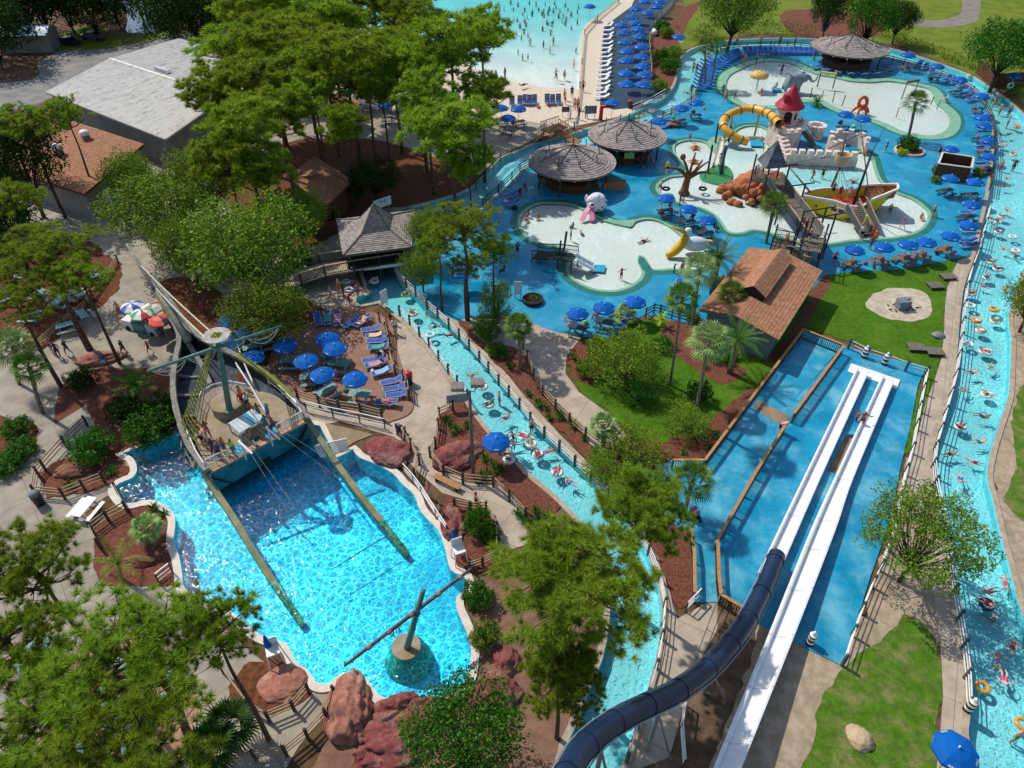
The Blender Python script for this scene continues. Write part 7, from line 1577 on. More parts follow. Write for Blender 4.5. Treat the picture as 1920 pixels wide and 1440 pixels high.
# ------------------------------------------------------------ labels by landmark
LM = [(1000, 100, 'in the turquoise wave pool'), (950, 30, 'in the turquoise wave pool'), (1060, 40, 'in the turquoise wave pool'), (1040, 120, 'in the shallow edge of the wave pool'), (985, 150, 'on the white beach slope'), (1060, 180, 'on the white beach near the deck'), (1100, 210, 'at the beach walkway by the wooden footbridge'),
      (1150, 160, 'on the wave pool terrace, hut end'), (1150, 100, 'on the middle of the wave pool terrace'), (1190, 30, 'on the far end of the wave pool terrace'), (1290, 150, 'by the river bend at the twin palms'), (1220, 210, 'near the river and the farther near hut'), (1280, 205, 'beside the brown plank table on the deck'), (1320, 170, 'on the deck at the twin palms'),
      (1400, 110, 'by the curve of the far loungers'), (1460, 85, 'along the far river row'), (1430, 150, 'near the mushroom fountain'), (1480, 150, 'near the elephant'), (1594, 100, 'around the lone far hut'), (1700, 115, 'along the far deck edge past the lone hut'), (1770, 135, 'on the deck before the brown screen wall'), (1845, 160, 'at the top of the outer river bend'), (1860, 200, 'in the outer river by the tube rack'), (1900, 240, 'at the outermost river bend'),
      (1848, 230, 'on the deck strip beside the outer river'), (1848, 285, 'on the deck strip across from the utility enclosure'), (1890, 310, 'in the outer river across from the enclosure'), (1793, 320, 'at the brown utility enclosure'), (1700, 280, 'near the round planter palm'), (1605, 225, 'by the octopus arch'), (1520, 215, 'behind the red roofed tower'), (1430, 265, 'by the yellow tube landing'), (1345, 310, 'under the white net climber'), (1280, 350, 'around the sculpted play tree'), (1300, 270, 'by the orange starfish'),
      (1420, 335, 'at the gazebo platform'), (1500, 400, 'on the plank bridge'), (1510, 460, 'at the stair tower'), (1570, 335, 'in the aqua water below the castle wall'), (1575, 385, 'aboard the yellow pirate boat'), (1620, 425, 'on the boat gangway'), (1690, 400, 'in the lagoon past the pirate boat'), (1740, 405, 'at the far right rim of the lagoon'.replace('far right', 'outer')), (1830, 390, 'on the deck strip nearest the lawn'), (1885, 420, 'in the outer river beside the lagoon deck'), (1600, 480, 'along the lawn edge of the blue deck'), (1700, 465, 'along the lawn edge of the blue deck, river side'),
      (1860, 500, 'in the outer river at the deck end'), (1840, 560, 'in the outer river beside the sand circle'), (1850, 620, 'in the outer river beside the slatted benches'), (1830, 740, 'in the outer river beside the rope rail corner'), (1810, 850, 'in the narrow bend of the outer river'), (1860, 1110, 'in the outer river below the twiggy tree'), (1870, 1280, 'in the outer river near the big umbrella'), (1900, 1370, 'in the outer river at the picture corner'),
      (1000, 408, 'in the dim end of the wading pool'), (1080, 435, 'in the middle of the wading pool'), (1165, 520, 'in the near lobe of the wading pool'), (1270, 510, 'at the wading pool rim by the tall palms'), (1290, 400, 'on the strip between the two pools'), (970, 380, 'in the shade beside the nearer round hut'), (1090, 360, 'below the nearer round hut'), (1215, 300, 'beside the yellow board hut'), (1110, 600, 'by the three deck umbrellas above the path'), (900, 500, 'under the open pine on the deck'),
      (660, 540, 'at the tube landing under the bridge pavilion'), (700, 525, 'in the river under the bridge pavilion'), (790, 595, 'in the inner river just below the landing'), (840, 630, 'in the inner river beside the brown patio'), (925, 755, 'in the inner river beside the light pole'), (1000, 835, 'in the inner river by the lifeguard umbrella'), (735, 620, 'on the path beside the patio'), (710, 690, 'on the lounger side of the patio'), (720, 760, 'at the rounded corner of the patio'), (620, 690, 'in the middle of the brown patio'), (530, 660, 'at the shaded end of the brown patio'), (640, 610, 'at the back of the brown patio'),
      (460, 640, 'behind the ship hull'), (450, 800, 'on the ship stern deck'), (480, 770, 'beside the mast base on the ship'), (395, 830, 'in the queue along the ship railing'), (765, 820, 'on the walk above the corner boulder'), (805, 930, 'on the walk by the white pool rail'), (890, 950, 'at the round shrub bed'), (230, 600, 'at the vendor cart'), (270, 650, 'on the sunlit plaza before the ship'), (120, 640, 'on the shaded plaza'), (150, 560, 'on the shaded terrace'), (60, 600, 'on the shaded terrace edge'), (200, 1350, 'on the pink patio'), (1300, 980, 'at the blue landing under the palm'), (1465, 800, 'at the gap in the picket rail'), (1610, 790, 'between the white slide lanes'), (740, 180, 'on the snack terrace under the pines'), (1793, 1405, 'at the near end of the river path'), (500, 1220, 'on the straw bed by the pool')]
USED = {}
ORD = ['', 'second ', 'third ', 'fourth ', 'fifth ', 'sixth ', 'seventh ', 'eighth ', 'ninth ', 'tenth ', 'eleventh ', 'twelfth ']
def lab(what, px, py):
    ph = min(LM, key=lambda l: (l[0]-px)**2+((l[1]-py)*1.4)**2)[2]
    if len((what+' '+ph).split()) > 15 and ' top and ' in what: what = what.split(' and ')[0]
    k = what+' '+ph; n = USED.get(k, 0); USED[k] = n+1
    if 'wave pool' in ph and 'terrace' not in ph: return k
    return k if n == 0 else ORD[min(n, 11)]+k
# ------------------------------------------------------------ umbrellas and tables
M_ublue = mat('umbrella_blue', '0560b4', '0456a4', .8, .65, 0, 10, .12, fine=.03)
def umb_mesh(R_=1.08):
    c = MB(); top = (0, 0, 2.62); n = 8; rim = [(R_*cos(2*pi*i/n+.2), R_*sin(2*pi*i/n+.2), 2.2) for i in range(n)]; mid = [(p[0]*.55, p[1]*.55, 2.47) for p in rim]
    c.add([top]+mid+rim+[(p[0]*1.0, p[1]*1.0, 2.06) for p in rim], [(0, 1+i, 1+(i+1) % n) for i in range(n)]+[(1+i, 9+i, 9+(i+1) % n, 1+(i+1) % n) for i in range(n)]+[(9+i, 17+i, 17+(i+1) % n, 9+(i+1) % n) for i in range(n)])
    p = MB(); p.tube([(0, 0, 0), (0, 0, 2.72)], .03, 8); p.blob((0, 0, 2.74), .06, 1, 0)
    for i in range(n): a = 2*pi*i/n+.2; p.tube([(0, 0, 2.5), (R_*.96*cos(a), R_*.96*sin(a), 2.17)], .012, 3)
    w = MB()
    for i in (0, 2, 5): 
        a, b = V(rim[i]), V(rim[(i+1) % n]); o = (a+b).normalized()*.012; o.z = 0
        for k in range(7): u0 = .22+k*.08; h = .02+.035*((k*7) % 3)/2; q0, q1 = a.lerp(b, u0)+o, a.lerp(b, u0+.05)+o; w.add([q0-V((0, 0, .1)), q1-V((0, 0, .1)), q1-V((0, 0, .1-h*1.6)), q0-V((0, 0, .1-h*1.6))], [(0, 1, 2, 3)])
    for i in (1, 4, 6):
        a, b = V(rim[i]), V(rim[(i+1) % n]); t_ = V((0, 0, 2.62)); f = lambda u, v: a.lerp(b, u).lerp(V(mid[i]).lerp(V(mid[(i+1) % n]), u), v)+V((0, 0, .012))
        for k in range(8):
            u0 = .28+k*.056; v1 = .12+.1*((k*5) % 3)/2+.05; w.add([f(u0, .08), f(u0+.036, .08), f(u0+.036, v1), f(u0, v1)], [(0, 1, 2, 3)])
    return c.mesh('canopy'), p.mesh('pole', True), w.mesh('lettering')
UM = umb_mesh()
def umbrella(px, py, m=None, label=None, s=1.0, z=2.3, rz=None, onz=0):
    if py < 250: s = s*(1.32 if 1140 < px < 1245 and py < 160 else 1.12 if py > 120 else 1.2)
    p = G(px, py, z*s+onz); p.z = onz
    t = thing('umbrella', label or lab('blue market umbrella', px, py+12), 'umbrella', p, U(0, 6.28) if rz is None else rz, 'blue market umbrellas'); t.scale = (s, s, s)
    for nm, me, mm in (('canopy', UM[0], m or M_ublue), ('pole', UM[1], M_white), ('lettering', UM[2], M_white)):
        if m and nm == 'lettering': continue
        o = bpy.data.objects.new(nm, me); COL.objects.link(o); o.parent = t
        if not me.materials: me.materials.append(mm)
        if me.materials[0] != mm: o.material_slots[0].link = 'OBJECT'; o.material_slots[0].material = mm
    return p
TB = {}
def table(p, rz, m, label, top=None):
    key = 1
    if key not in TB:
        a = MB()
        for i in range(5): a.box((0, -.3+i*.15, .74), (1.8, .135, .045))
        b = MB()
        for i in range(2): b.box((0, .72+i*.15, .44), (1.8, .135, .045))
        c = MB()
        for x in (-.65, .65):
            for s in (-1, 1): c.bar((x, s*.25, .72), (x, s*.6, 0), .09, .05)
            c.bar((x, -.85, .4), (x, .85, .4), .05, .09); c.bar((x, -.35, .7), (x, .35, .7), .05, .09)
        TB[1] = (a.mesh('table_top'), b.mesh('seat'), c.mesh('frame'))
    t = thing('picnic_table', label, 'picnic table', p, rz, 'picnic tables'); a, b, c = TB[1]
    for nm, me, r in (('table_top', a, 0), ('seat', b, 0), ('seat', b, pi), ('frame', c, 0)):
        o = bpy.data.objects.new(nm, me); COL.objects.link(o); o.parent = t; o.rotation_euler = (0, 0, r)
        mm = top if (top and nm != 'frame') else m
        if not me.materials: me.materials.append(mm)
        if me.materials[0] != mm: o.material_slots[0].link = 'OBJECT'; o.material_slots[0].material = mm
M_teal = mat('teal_table', '7fa9a6', '6d9996', 4, .6, fine=.05); M_dkt = mat('dark_table', '3d4750', '333c44', 4, .6); M_brt = mat('brown_table', '9c6548', '865238', 4, .7, fine=.1)
for x, y in [(534, 646), (612, 633), (627, 652), (573, 675), (604, 701), (665, 709), (472, 668), (426, 645), (464, 620), (430, 598), (490, 612)]:
    p = umbrella(x, y, onz=.12 if x > 500 else .05)
    table(p+V((.15, -.2, 0)), U(-.6, .6)+.3, M_teal, lab('teal picnic table', x, y+20))
for x, y, k in [(1250, 370, 1), (1292, 390, 1), (1326, 411, 1), (1083, 586, 1), (1133, 575, 1), (1191, 564, 0), (1604, 467, 2), (1659, 461, 2), (1704, 457, 2), (1738, 452, 2), (1783, 441, 2), (1818, 421, 0), (1823, 382, 1), (1783, 333, 1), (1830, 340, 1), (1784, 278, 0), (1855, 292, 2), (1853, 262, 2), (1847, 234, 1), (1844, 219, 0), (1842, 179, 2), (1801, 148, 1), (1758, 123, 1), (1704, 102, 2), (1587, 213, 1), (1619, 221, 1), (1307, 191, 1), (1278, 201, 1), (1235, 225, 1), (1149, 191, 0), (972, 203, 1), (939, 201, 1), (952, 220, 1), (1273, 68, 0), (1106, 11, 0), (1903, 141, 0), (863, 508, 0), (930, 826, 0),
                (722, 174, 1), (751, 164, 1), (777, 168, 1), (722, 196, 1), (747, 184, 1), (715, 156, 0), (700, 169, 0), (665, 162, 0), (647, 172, 0), (600, 20, 0), (650, 12, 0), (572, 25, 0)]:
    p = umbrella(x, y, onz=.05)
    if k: table(p+V((.1, -.1, 0)), U(-.5, .5)+(1.2 if k == 2 and y > 430 else 0), (M_dkt if k == 1 else M_woodg), lab('dark picnic table' if k == 1 else 'brown topped picnic table', x, y+14), None if k == 1 else M_brt)
TR_ = [(1166, 46), (1170, 60), (1172, 78), (1175, 95), (1174, 112), (1174, 136), (1175, 156)]; TR2 = [(1231, 11), (1215, 23), (1192, 15), (1186, 30), (1192, 42), (1197, 53), (1199, 67), (1203, 86), (1203, 105), (1205, 123), (1208, 139), (1206, 157), (1209, 2), (1237, 2)]
for i, (x, y) in enumerate(TR_): umbrella(x, y, label='blue umbrella in the column beside the white loungers, %sfrom the hut end' % ['nearest ', 'second ', 'third ', 'fourth ', 'fifth ', 'sixth ', 'seventh '][6-i])
TR2.sort(key=lambda q: -q[1])
for i, (x, y) in enumerate(TR2): umbrella(x, y, label='blue umbrella in the column along the mulch bed, %s from the hut end' % ['nearest', 'second', 'third', 'fourth', 'fifth', 'sixth', 'seventh', 'eighth', 'ninth', 'tenth', 'eleventh', 'twelfth', 'thirteenth', 'fourteenth'][i])
umbrella(1793, 1407, label='big blue umbrella at the near end of the outer river path', s=1.05, rz=.35)
def wedge(name, cols, px, py, label, rz):
    m, n_ = newmat(name); tc = n_.new('TexCoord').outputs['Object']; sx = n_.new('SeparateXYZ'); n_.l.new(tc, sx.inputs[0])
    a = n_.math('ARCTAN2', sx.outputs[1], sx.outputs[0]); a = n_.math('FRACT', n_.math('ADD', n_.math('DIVIDE', n_.math('SUBTRACT', a, .2), 2*pi), 1.0)); cr = n_.new('ValToRGB'); cr.color_ramp.interpolation = 'CONSTANT'
    e = cr.color_ramp.elements
    while len(e) < 8: e.new(.5)
    for i in range(8): e[i].position = i/8; e[i].color = rgb(cols[i % len(cols)])
    n_.l.new(a, cr.inputs[0]); p = n_.new('BsdfPrincipled'); o = n_.new('OutputMaterial'); n_.l.new(cr.outputs[0], p.inputs[0]); n_.l.new(p.outputs[0], o.inputs[0]); p.inputs['Roughness'].default_value = .6
    umbrella(px, py, m, label, 1.0, 2.3, rz)
wedge('blue_white_canopy', ['1f58b8', 'e6e6e0'], 247, 573, 'blue and white wedge umbrella over the vendor cart', .3)
wedge('green_red_canopy', ['10a35a', 'e6e6e0', 'c8283c', 'e6e6e0'], 266, 586, 'green white and red wedge umbrella over the vendor cart', .1)
wedge('green_white_canopy', ['0f9a55', 'dcdcd4', 'dcdcd4', 'b8282f'], 284, 576, 'mostly white wedge umbrella with a green panel behind the vendor cart', 1.2)
wedge('orange_navy_canopy', ['e0452e', 'e8593a', '2b3350', 'e0452e'], 300, 598, 'orange red umbrella with a navy panel at the end of the vendor cart', .5)
def closed(px, py, label):
    p = G(px, py); t = thing('umbrella', label, 'umbrella', p, 0, 'closed blue umbrellas'); mb = MB(); mb.tube([(0, 0, 0), (0, 0, 2.5)], .03, 8); mb.build('pole', M_white, t); mb = MB(); mb.lathe([(.2, 1.0), (.23, 1.3), (.12, 2.1), (.02, 2.5)], 9); mb.build('canopy', M_ublue, t)
closed(853, 1035, 'closed blue umbrella in the bed beside the pool coping'); closed(512, 1232, 'closed blue umbrella beside the low round salmon boulder')
p = G(165, 962); table(p, 1.35, M_steel, 'white slatted picnic table at the pool steps', M_white)
for i, (x, y) in enumerate([(50, 520), (80, 560), (115, 575), (150, 560), (130, 620), (185, 525), (60, 600), (30, 640), (15, 560), (160, 600)]):
    table(G(x, y, .05), U(0, 3), M_teal, lab('grey green picnic table', x, y))
for i, (x, y) in enumerate([(215, 1270), (225, 1345), (130, 1355), (70, 1240), (300, 1290), (160, 1410), (250, 1400)]): table(G(x, y, .05), U(0, 3), M_teal, lab('pale picnic table', x, y))
for i, (x, y) in enumerate([(660, 205), (690, 210), (760, 200), (640, 230)]): table(G(x, y, .05), U(0, 3), M_dkt, lab('dark picnic table', x, y))
# ------------------------------------------------------------ loungers
LGm = {}
def lounger(px, py, rz, sling, frame, label, z=.05, up=.5):
    key = round(up, 1)
    if key not in LGm:
        f = MB()
        for s in (-.32, .32):
            f.tube([(-.95, s, .34), (.35, s, .34), (.35+.65*cos(up), s, .34+.65*sin(up))], .022, 5)
        for x in (-.95, .35): f.tube([(x, -.32, .34), (x, .32, .34)], .02, 4)
        f.tube([(.35+.65*cos(up), -.32, .34+.65*sin(up)), (.35+.65*cos(up), .32, .34+.65*sin(up))], .02, 4)
        for x in (-.7, .3):
            for s in (-.32, .32): f.tube([(x, s, 0), (x, s, .34)], .02, 4)
        sl_ = MB(); n = 9
        for i in range(5): x = -.93+i*.255; sl_.bar((x, 0, .36), (x+.235, 0, .36), .6, .02)
        for i in range(3): a = i*.22; sl_.bar((.35+a*cos(up), 0, .36+a*sin(up)), (.35+(a+.2)*cos(up), 0, .36+(a+.2)*sin(up)), .6, .02)
        LGm[key] = (f.mesh('frame', True), sl_.mesh('sling'))
    t = thing('lounger', label, 'sun lounger', G(px, py, z), rz, 'sun loungers')
    if py < 240: t.scale = (1.3, 1.3, 1.3)
    for nm, me, mm in zip(('frame', 'sling'), LGm[key], (frame, sling)):
        o = bpy.data.objects.new(nm, me); COL.objects.link(o); o.parent = t
        if not me.materials: me.materials.append(mm)
        if me.materials[0] != mm: o.material_slots[0].link = 'OBJECT'; o.material_slots[0].material = mm
    return t
M_sb = mat('sling_blue', '1a58b0', '154c9e', 3, .6, fine=.05); M_sd = mat('sling_navy', '1e3f78', '1a386d', 3, .6); M_sw = mat('sling_white', 'dfdfe2', 'd2d3d8', 3, .6)
TOW = [mat('towel_%s' % n_, c) for n_, c in (('white', 'e4e0dc'), ('teal', '3a9fa5'), ('pink', 'b98a9c'), ('red', 'a04a5a'), ('stripe', '8fb4d6'), ('peach', 'd9b3a0'))]
def towel(px, py, rz, z, m, label, L=1.2):
    mb = MB(); n = 6
    for i in range(n): x0, x1 = -L/2+L*i/n, -L/2+L*(i+1)/n; h = lambda x: .4+(max(0, x-.1)*.45)+.015*sin(x*17); mb.add([(x0, -.3, h(x0)), (x1, -.3, h(x1)), (x1, .3, h(x1)), (x0, .3, h(x0))], [(0, 1, 2, 3)])
    o = mb.build('towel', m, None, False, G(px, py, z+.02), rz); tag(o, label, 'towel')
PAT = [(597, 604, 1.9, 0), (615, 603, 1.8, 1), (634, 604, 1.7, 2), (660, 609, .9, 0), (680, 608, .9, 5), (697, 622, .2, 0), (705, 634, .05, 5), (708, 644, .05, 0), (710, 656, .05, 1), (700, 679, .25, 3), (705, 688, .25, 2), (717, 702, .4, 4), (735, 720, .3, 0), (740, 733, .25, 4), (745, 745, .2, 0), (726, 760, -.1, 0)]
for i, (x, y, r, tw_) in enumerate(PAT):
    lounger(x, y, r, M_sb, M_white, lab('blue sling lounger with a white frame', x, y), .13)
    if tw_ and i not in (9, 13): towel(x, y, r, .13, TOW[tw_], lab(['', 'teal', 'pink', 'red', 'striped blue', 'pale peach'][tw_]+' towel on a blue lounger', x, y))
for i in range(15): u = i/14; x = lerp(1398, 1532, u); lounger(x, lerp(100, 101, u), pi/2+.05, M_sb, M_sb, 'blue lounger in the straight far row, %s from the curve end' % (['first', 'second', 'third', 'fourth', 'fifth', 'sixth', 'seventh', 'eighth', 'ninth', 'tenth', 'eleventh', 'twelfth', 'thirteenth', 'fourteenth', 'fifteenth'][i]))
for i in range(9): u = i/8; x = lerp(1388, 1343, u); y = lerp(103, 128, u**1.2); lounger(x, y, pi/2+.5+u*.6, M_sb, M_sb, 'blue lounger in the curving row, %s from the straight row' % ['first', 'second', 'third', 'fourth', 'fifth', 'sixth', 'seventh', 'eighth', 'ninth'][i])
for j in range(2):
    for i in range(9): x = 1337-i*2.0-j*12; y = 116+i*6.2+j*4; lounger(x, y, pi-.25, M_sb, M_sb, 'blue lounger in the %s column by the twin palms, %s from the far end' % (['inner', 'outer'][j], ['first', 'second', 'third', 'fourth', 'fifth', 'sixth', 'seventh', 'eighth', 'ninth'][i]))
for i in range(17):
    y = 52+i*8.4; x = 1140-i*.75; lounger(x, y, .05 if i % 3 else .3, M_sw if i not in (4,) else M_sw, M_white, 'white lounger on the terrace edge, %s counting toward the huts' % (ORD[i].strip() if 0 < i < 12 else ('first' if i == 0 else ['thirteenth', 'fourteenth', 'fifteenth', 'sixteenth', 'seventeenth'][i-12])), .06, .5 if i % 3 else .9)
    if i % 4 == 2: towel(x-3, y, .05, .06, TOW[(i//4) % 3+3], 'towel on a white lounger, %s along the terrace edge' % ['first', 'second', 'third', 'fourth'][i//4])
for i in range(9): a = -2.7+i*.3; c = G(1594, 88, 2.9); q = V((c.x+6.9*cos(a), c.y+6.9*sin(a), .05)); t = lounger(0, 0, a, M_sb, M_white, 'x', .05); t.location = q; pp = P(q); t['label'] = 'blue lounger fanned round the lone far hut, %s from the river side' % ['first', 'second', 'third', 'fourth', 'fifth', 'sixth', 'seventh', 'eighth', 'ninth'][i]
for x, y, r in [(1838, 222, .1), (1842, 245, .1), (1840, 275, .05), (1840, 283, .1), (1838, 305, .05), (1838, 318, .1), (1845, 325, .1), (1722, 125, .9), (1733, 130, .9), (1745, 138, .9), (1775, 152, .8), (1787, 157, .8), (1800, 163, .8), (1812, 178, .6), (1820, 190, .5), (1812, 402, .1), (1815, 436, .1), (1812, 455, .1), (1815, 465, .1), (1245, 240, .3), (1170, 610, 1.0), (1177, 600, 1.0), (1258, 560, 1.2), (1264, 550, 1.2), (1270, 541, 1.2), (962, 385, .4), (955, 372, .5), (968, 365, .5)]:
    lounger(x, y, r, M_sb, M_white, lab('blue lounger', x, y))
for x, y in [(960, 197), (985, 194), (993, 195), (1002, 194), (1026, 193), (1036, 194), (1047, 193), (975, 196), (700, 60), (600, 55), (590, 100), (640, 125), (670, 130)]: lounger(x, y, pi/2, M_sd, M_white, lab('navy beach chair', x, y), .04, .9)
# ------------------------------------------------------------ people
SK = [mat('skin_%s' % a, b, None, 1, .55, spec=.3) for a, b in (('light', 'd3a184'), ('tan', 'b57f60'), ('brown', '8a5a40'), ('dark', '553524'), ('pale', 'dfb59c'))]
HR = [mat('hair_%s' % a, b, None, 1, .7) for a, b in (('dark', '241a14'), ('brown', '4a3322'), ('blond', 'a58a58'))]
CL = [('black', '1c1e24'), ('red', 'b0283a'), ('navy', '1f2f5a'), ('blue', '2a6bb0'), ('pink', 'cf5c86'), ('green', '2f8a4a'), ('white', 'dcdcdc'), ('orange', 'd46a30'), ('purple', '5a3a7a'), ('teal', '2a8f96'), ('lime', 'b5d334')]
CM = {a: mat('cloth_'+a, b, None, 1, .75) for a, b in CL}
def pose(k):
    "joints: pelvis waist chest neck head | l sh el wr ha | r ... | l hip kn an fo | r ..."
    T = dict(pel=(0, 0, .95), wai=(0, 0, 1.1), che=(0, 0, 1.32), nek=(0, 0, 1.47), hea=(0, -.01, 1.6), top=(0, 0, 1.68))
    A = [(.19, 0, 1.4), (.27, .02, 1.12), (.3, -.06, .88), (.31, -.09, .78)]; B = [(-x, y, z) for x, y, z in A]
    Lg_ = [(.1, 0, .88), (.11, -.02, .48), (.11, .02, .08), (.12, -.14, .04)]; Rg_ = [(-x, y, z) for x, y, z in Lg_]
    if k == 'walk':
        Lg_ = [(.1, 0, .88), (.1, -.2, .5), (.1, -.22, .09), (.1, -.37, .05)]; Rg_ = [(-.1, 0, .88), (-.1, .08, .47), (-.1, .34, .14), (-.1, .24, .05)]; A = [(.19, 0, 1.4), (.26, .15, 1.14), (.27, .05, .92), (.27, 0, .84)]; B = [(-.19, 0, 1.4), (-.26, -.12, 1.14), (-.25, -.3, .98), (-.25, -.37, .93)]
    if k == 'arms': A = [(.19, 0, 1.4), (.45, -.05, 1.3), (.62, -.1, 1.48), (.68, -.12, 1.55)]; B = [(-.19, 0, 1.4), (-.42, -.08, 1.25), (-.6, -.2, 1.2), (-.68, -.24, 1.2)]
    if k == 'lean':
        T = dict(pel=(0, .15, .92), wai=(0, .05, 1.05), che=(0, -.15, 1.2), nek=(0, -.28, 1.3), hea=(0, -.38, 1.38), top=(0, -.44, 1.44)); A = [(.19, -.17, 1.24), (.25, -.3, 1.08), (.15, -.48, 1.05), (.1, -.53, 1.05)]; B = [(-x, y, z) for x, y, z in A]; Lg_ = [(.1, .15, .86), (.11, .1, .47), (.11, .15, .08), (.12, 0, .04)]; Rg_ = [(-x, y, z) for x, y, z in Lg_]
    if k in ('sit', 'float'):
        T = dict(pel=(0, 0, .46), wai=(0, .03, .6), che=(0, .06, .82), nek=(0, .06, .97), hea=(0, .04, 1.1), top=(0, .05, 1.18)); A = [(.19, .06, .9), (.27, -.02, .66), (.22, -.24, .58), (.2, -.33, .58)]; B = [(-x, y, z) for x, y, z in A]; Lg_ = [(.1, -.03, .46), (.13, -.44, .5), (.13, -.48, .09), (.13, -.62, .05)]; Rg_ = [(-x, y, z) for x, y, z in Lg_]
    if k == 'float':
        T = dict(pel=(0, .1, .0), wai=(0, .22, .06), che=(0, .42, .2), nek=(0, .52, .32), hea=(0, .58, .43), top=(0, .62, .5)); A = [(.2, .43, .26), (.45, .25, .25), (.52, .0, .2), (.52, -.09, .18)]; B = [(-x, y, z) for x, y, z in A]; Lg_ = [(.1, .0, .04), (.15, -.42, .25), (.16, -.82, .14), (.17, -.95, .22)]; Rg_ = [(-.1, .0, .04), (-.18, -.38, .3), (-.2, -.76, .1), (-.2, -.88, .18)]
    if k == 'lie':
        T = dict(pel=(0, 0, .5), wai=(0, .16, .5), che=(0, .38, .58), nek=(0, .5, .66), hea=(0, .61, .74), top=(0, .68, .79)); A = [(.2, .42, .58), (.3, .18, .5), (.28, -.06, .48), (.27, -.14, .48)]; B = [(-x, y, z) for x, y, z in A]; Lg_ = [(.1, -.06, .5), (.12, -.46, .58), (.12, -.86, .48), (.12, -.93, .58)]; Rg_ = [(-.1, -.06, .5), (-.12, -.46, .5), (-.13, -.88, .48), (-.13, -.95, .57)]
    if k == 'swim':
        T = dict(pel=(0, 0, -.02), wai=(0, .16, 0), che=(0, .38, .04), nek=(0, .52, .1), hea=(0, .64, .16), top=(0, .72, .18)); A = [(.2, .42, .03), (.45, .55, .0), (.4, .8, .0), (.36, .88, .0)]; B = [(-.2, .42, .03), (-.48, .4, .0), (-.6, .2, -.02), (-.64, .12, -.02)]; Lg_ = [(.1, -.06, -.02), (.14, -.46, -.06), (.16, -.86, -.1), (.17, -.98, -.1)]; Rg_ = [(-.1, -.06, -.02), (-.15, -.44, -.1), (-.22, -.8, -.06), (-.24, -.92, -.06)]
    return T, A, B, Lg_, Rg_
PM = {}
def person_meshes(k):
    if k in PM: return PM[k]
    T, A, B, L1, L2 = pose(k)
    rT = dict(pel=(.155, .115), wai=(.125, .1), che=(.165, .115), nek=.06, hea=(.092, .11), top=(.07, .08))
    pts = []; nm = []; ed = []
    for n_ in ('pel', 'wai', 'che', 'nek', 'hea', 'top'): pts.append(tuple(T[n_])+(rT[n_],)); nm.append(n_)
    ed += [(0, 1), (1, 2), (2, 3), (3, 4), (4, 5)]
    for S, par, rs in ((A, 2, (.06, .045, .032, .038)), (B, 2, (.06, .045, .032, .038)), (L1, 0, (.105, .07, .045, .042)), (L2, 0, (.105, .07, .045, .042))):
        b = len(pts)
        for q, r in zip(S, rs): pts.append(tuple(q)+(r,))
        ed += [(par, b)]+[(b+i, b+i+1) for i in range(3)]
    # nose
    h = V(T['hea']); f = (V((0, -1, 0)) if k not in ('lie', 'float', 'swim') else V((0, -.5, .85))); pts.append(tuple(h+f*.12-V((0, 0, .01)))+(.018,)); ed.append((4, len(pts)-1))
    me = skin('body', pts, ed, None, None, 1)
    segs = [(V(pts[a][:3]), V(pts[b][:3]), (a, b)) for a, b in ed]
    def seg(c):
        best = None
        for a, b, id_ in segs:
            t = max(0, min(1, (c-a).dot(b-a)/max(1e-9, (b-a).length_squared))); d = (a+(b-a)*t-c).length
            if best is None or d < best[0]: best = (d, id_, t)
        return best
    info = [(seg(p.center), V(p.center), V(p.normal)) for p in me.polygons]
    def cloth(name, test, off):
        mb = MB(); idx = {}
        for p, (s, c, n_) in zip(me.polygons, info):
            if not test(s, c, n_): continue
            f_ = []
            for v in p.vertices:
                if v not in idx: idx[v] = len(mb.v); q = me.vertices[v]; mb.v.append(tuple(q.co+q.normal*off))
                f_.append(idx[v])
            mb.f.append(tuple(f_)); mb.mi.append(0)
        return mb.mesh(name, True)
    leg0, leg1 = 14, 18
    shorts = cloth('swimwear', lambda s, c, n_: s[1] in ((0, leg0), (0, leg1)) or (s[1] == (0, 1) and s[2] < .6) or (s[1] in ((leg0, leg0+1), (leg1, leg1+1)) and s[2] < .62), .014)
    shirt = cloth('shirt', lambda s, c, n_: s[1] in ((0, 1), (1, 2), (2, 6), (2, 10)) or (s[1] == (2, 3) and s[2] < .5) or (s[1] in ((6, 7), (10, 11)) and s[2] < .6), .018)
    hd = (V(T['top'])-V(T['nek'])).normalized()
    hair = cloth('hair', lambda s, c, n_: s[1] in ((4, 5), (3, 4)) and s[2] > .3 and ((c-V(T['hea'])).dot(hd) > .045 or ((c-V(T['hea'])).dot(f) < -.01 and (c-V(T['hea'])).dot(hd) > -.06)), .02)
    PM[k] = (me, shorts, shirt, hair); return PM[k]
NP = [0]
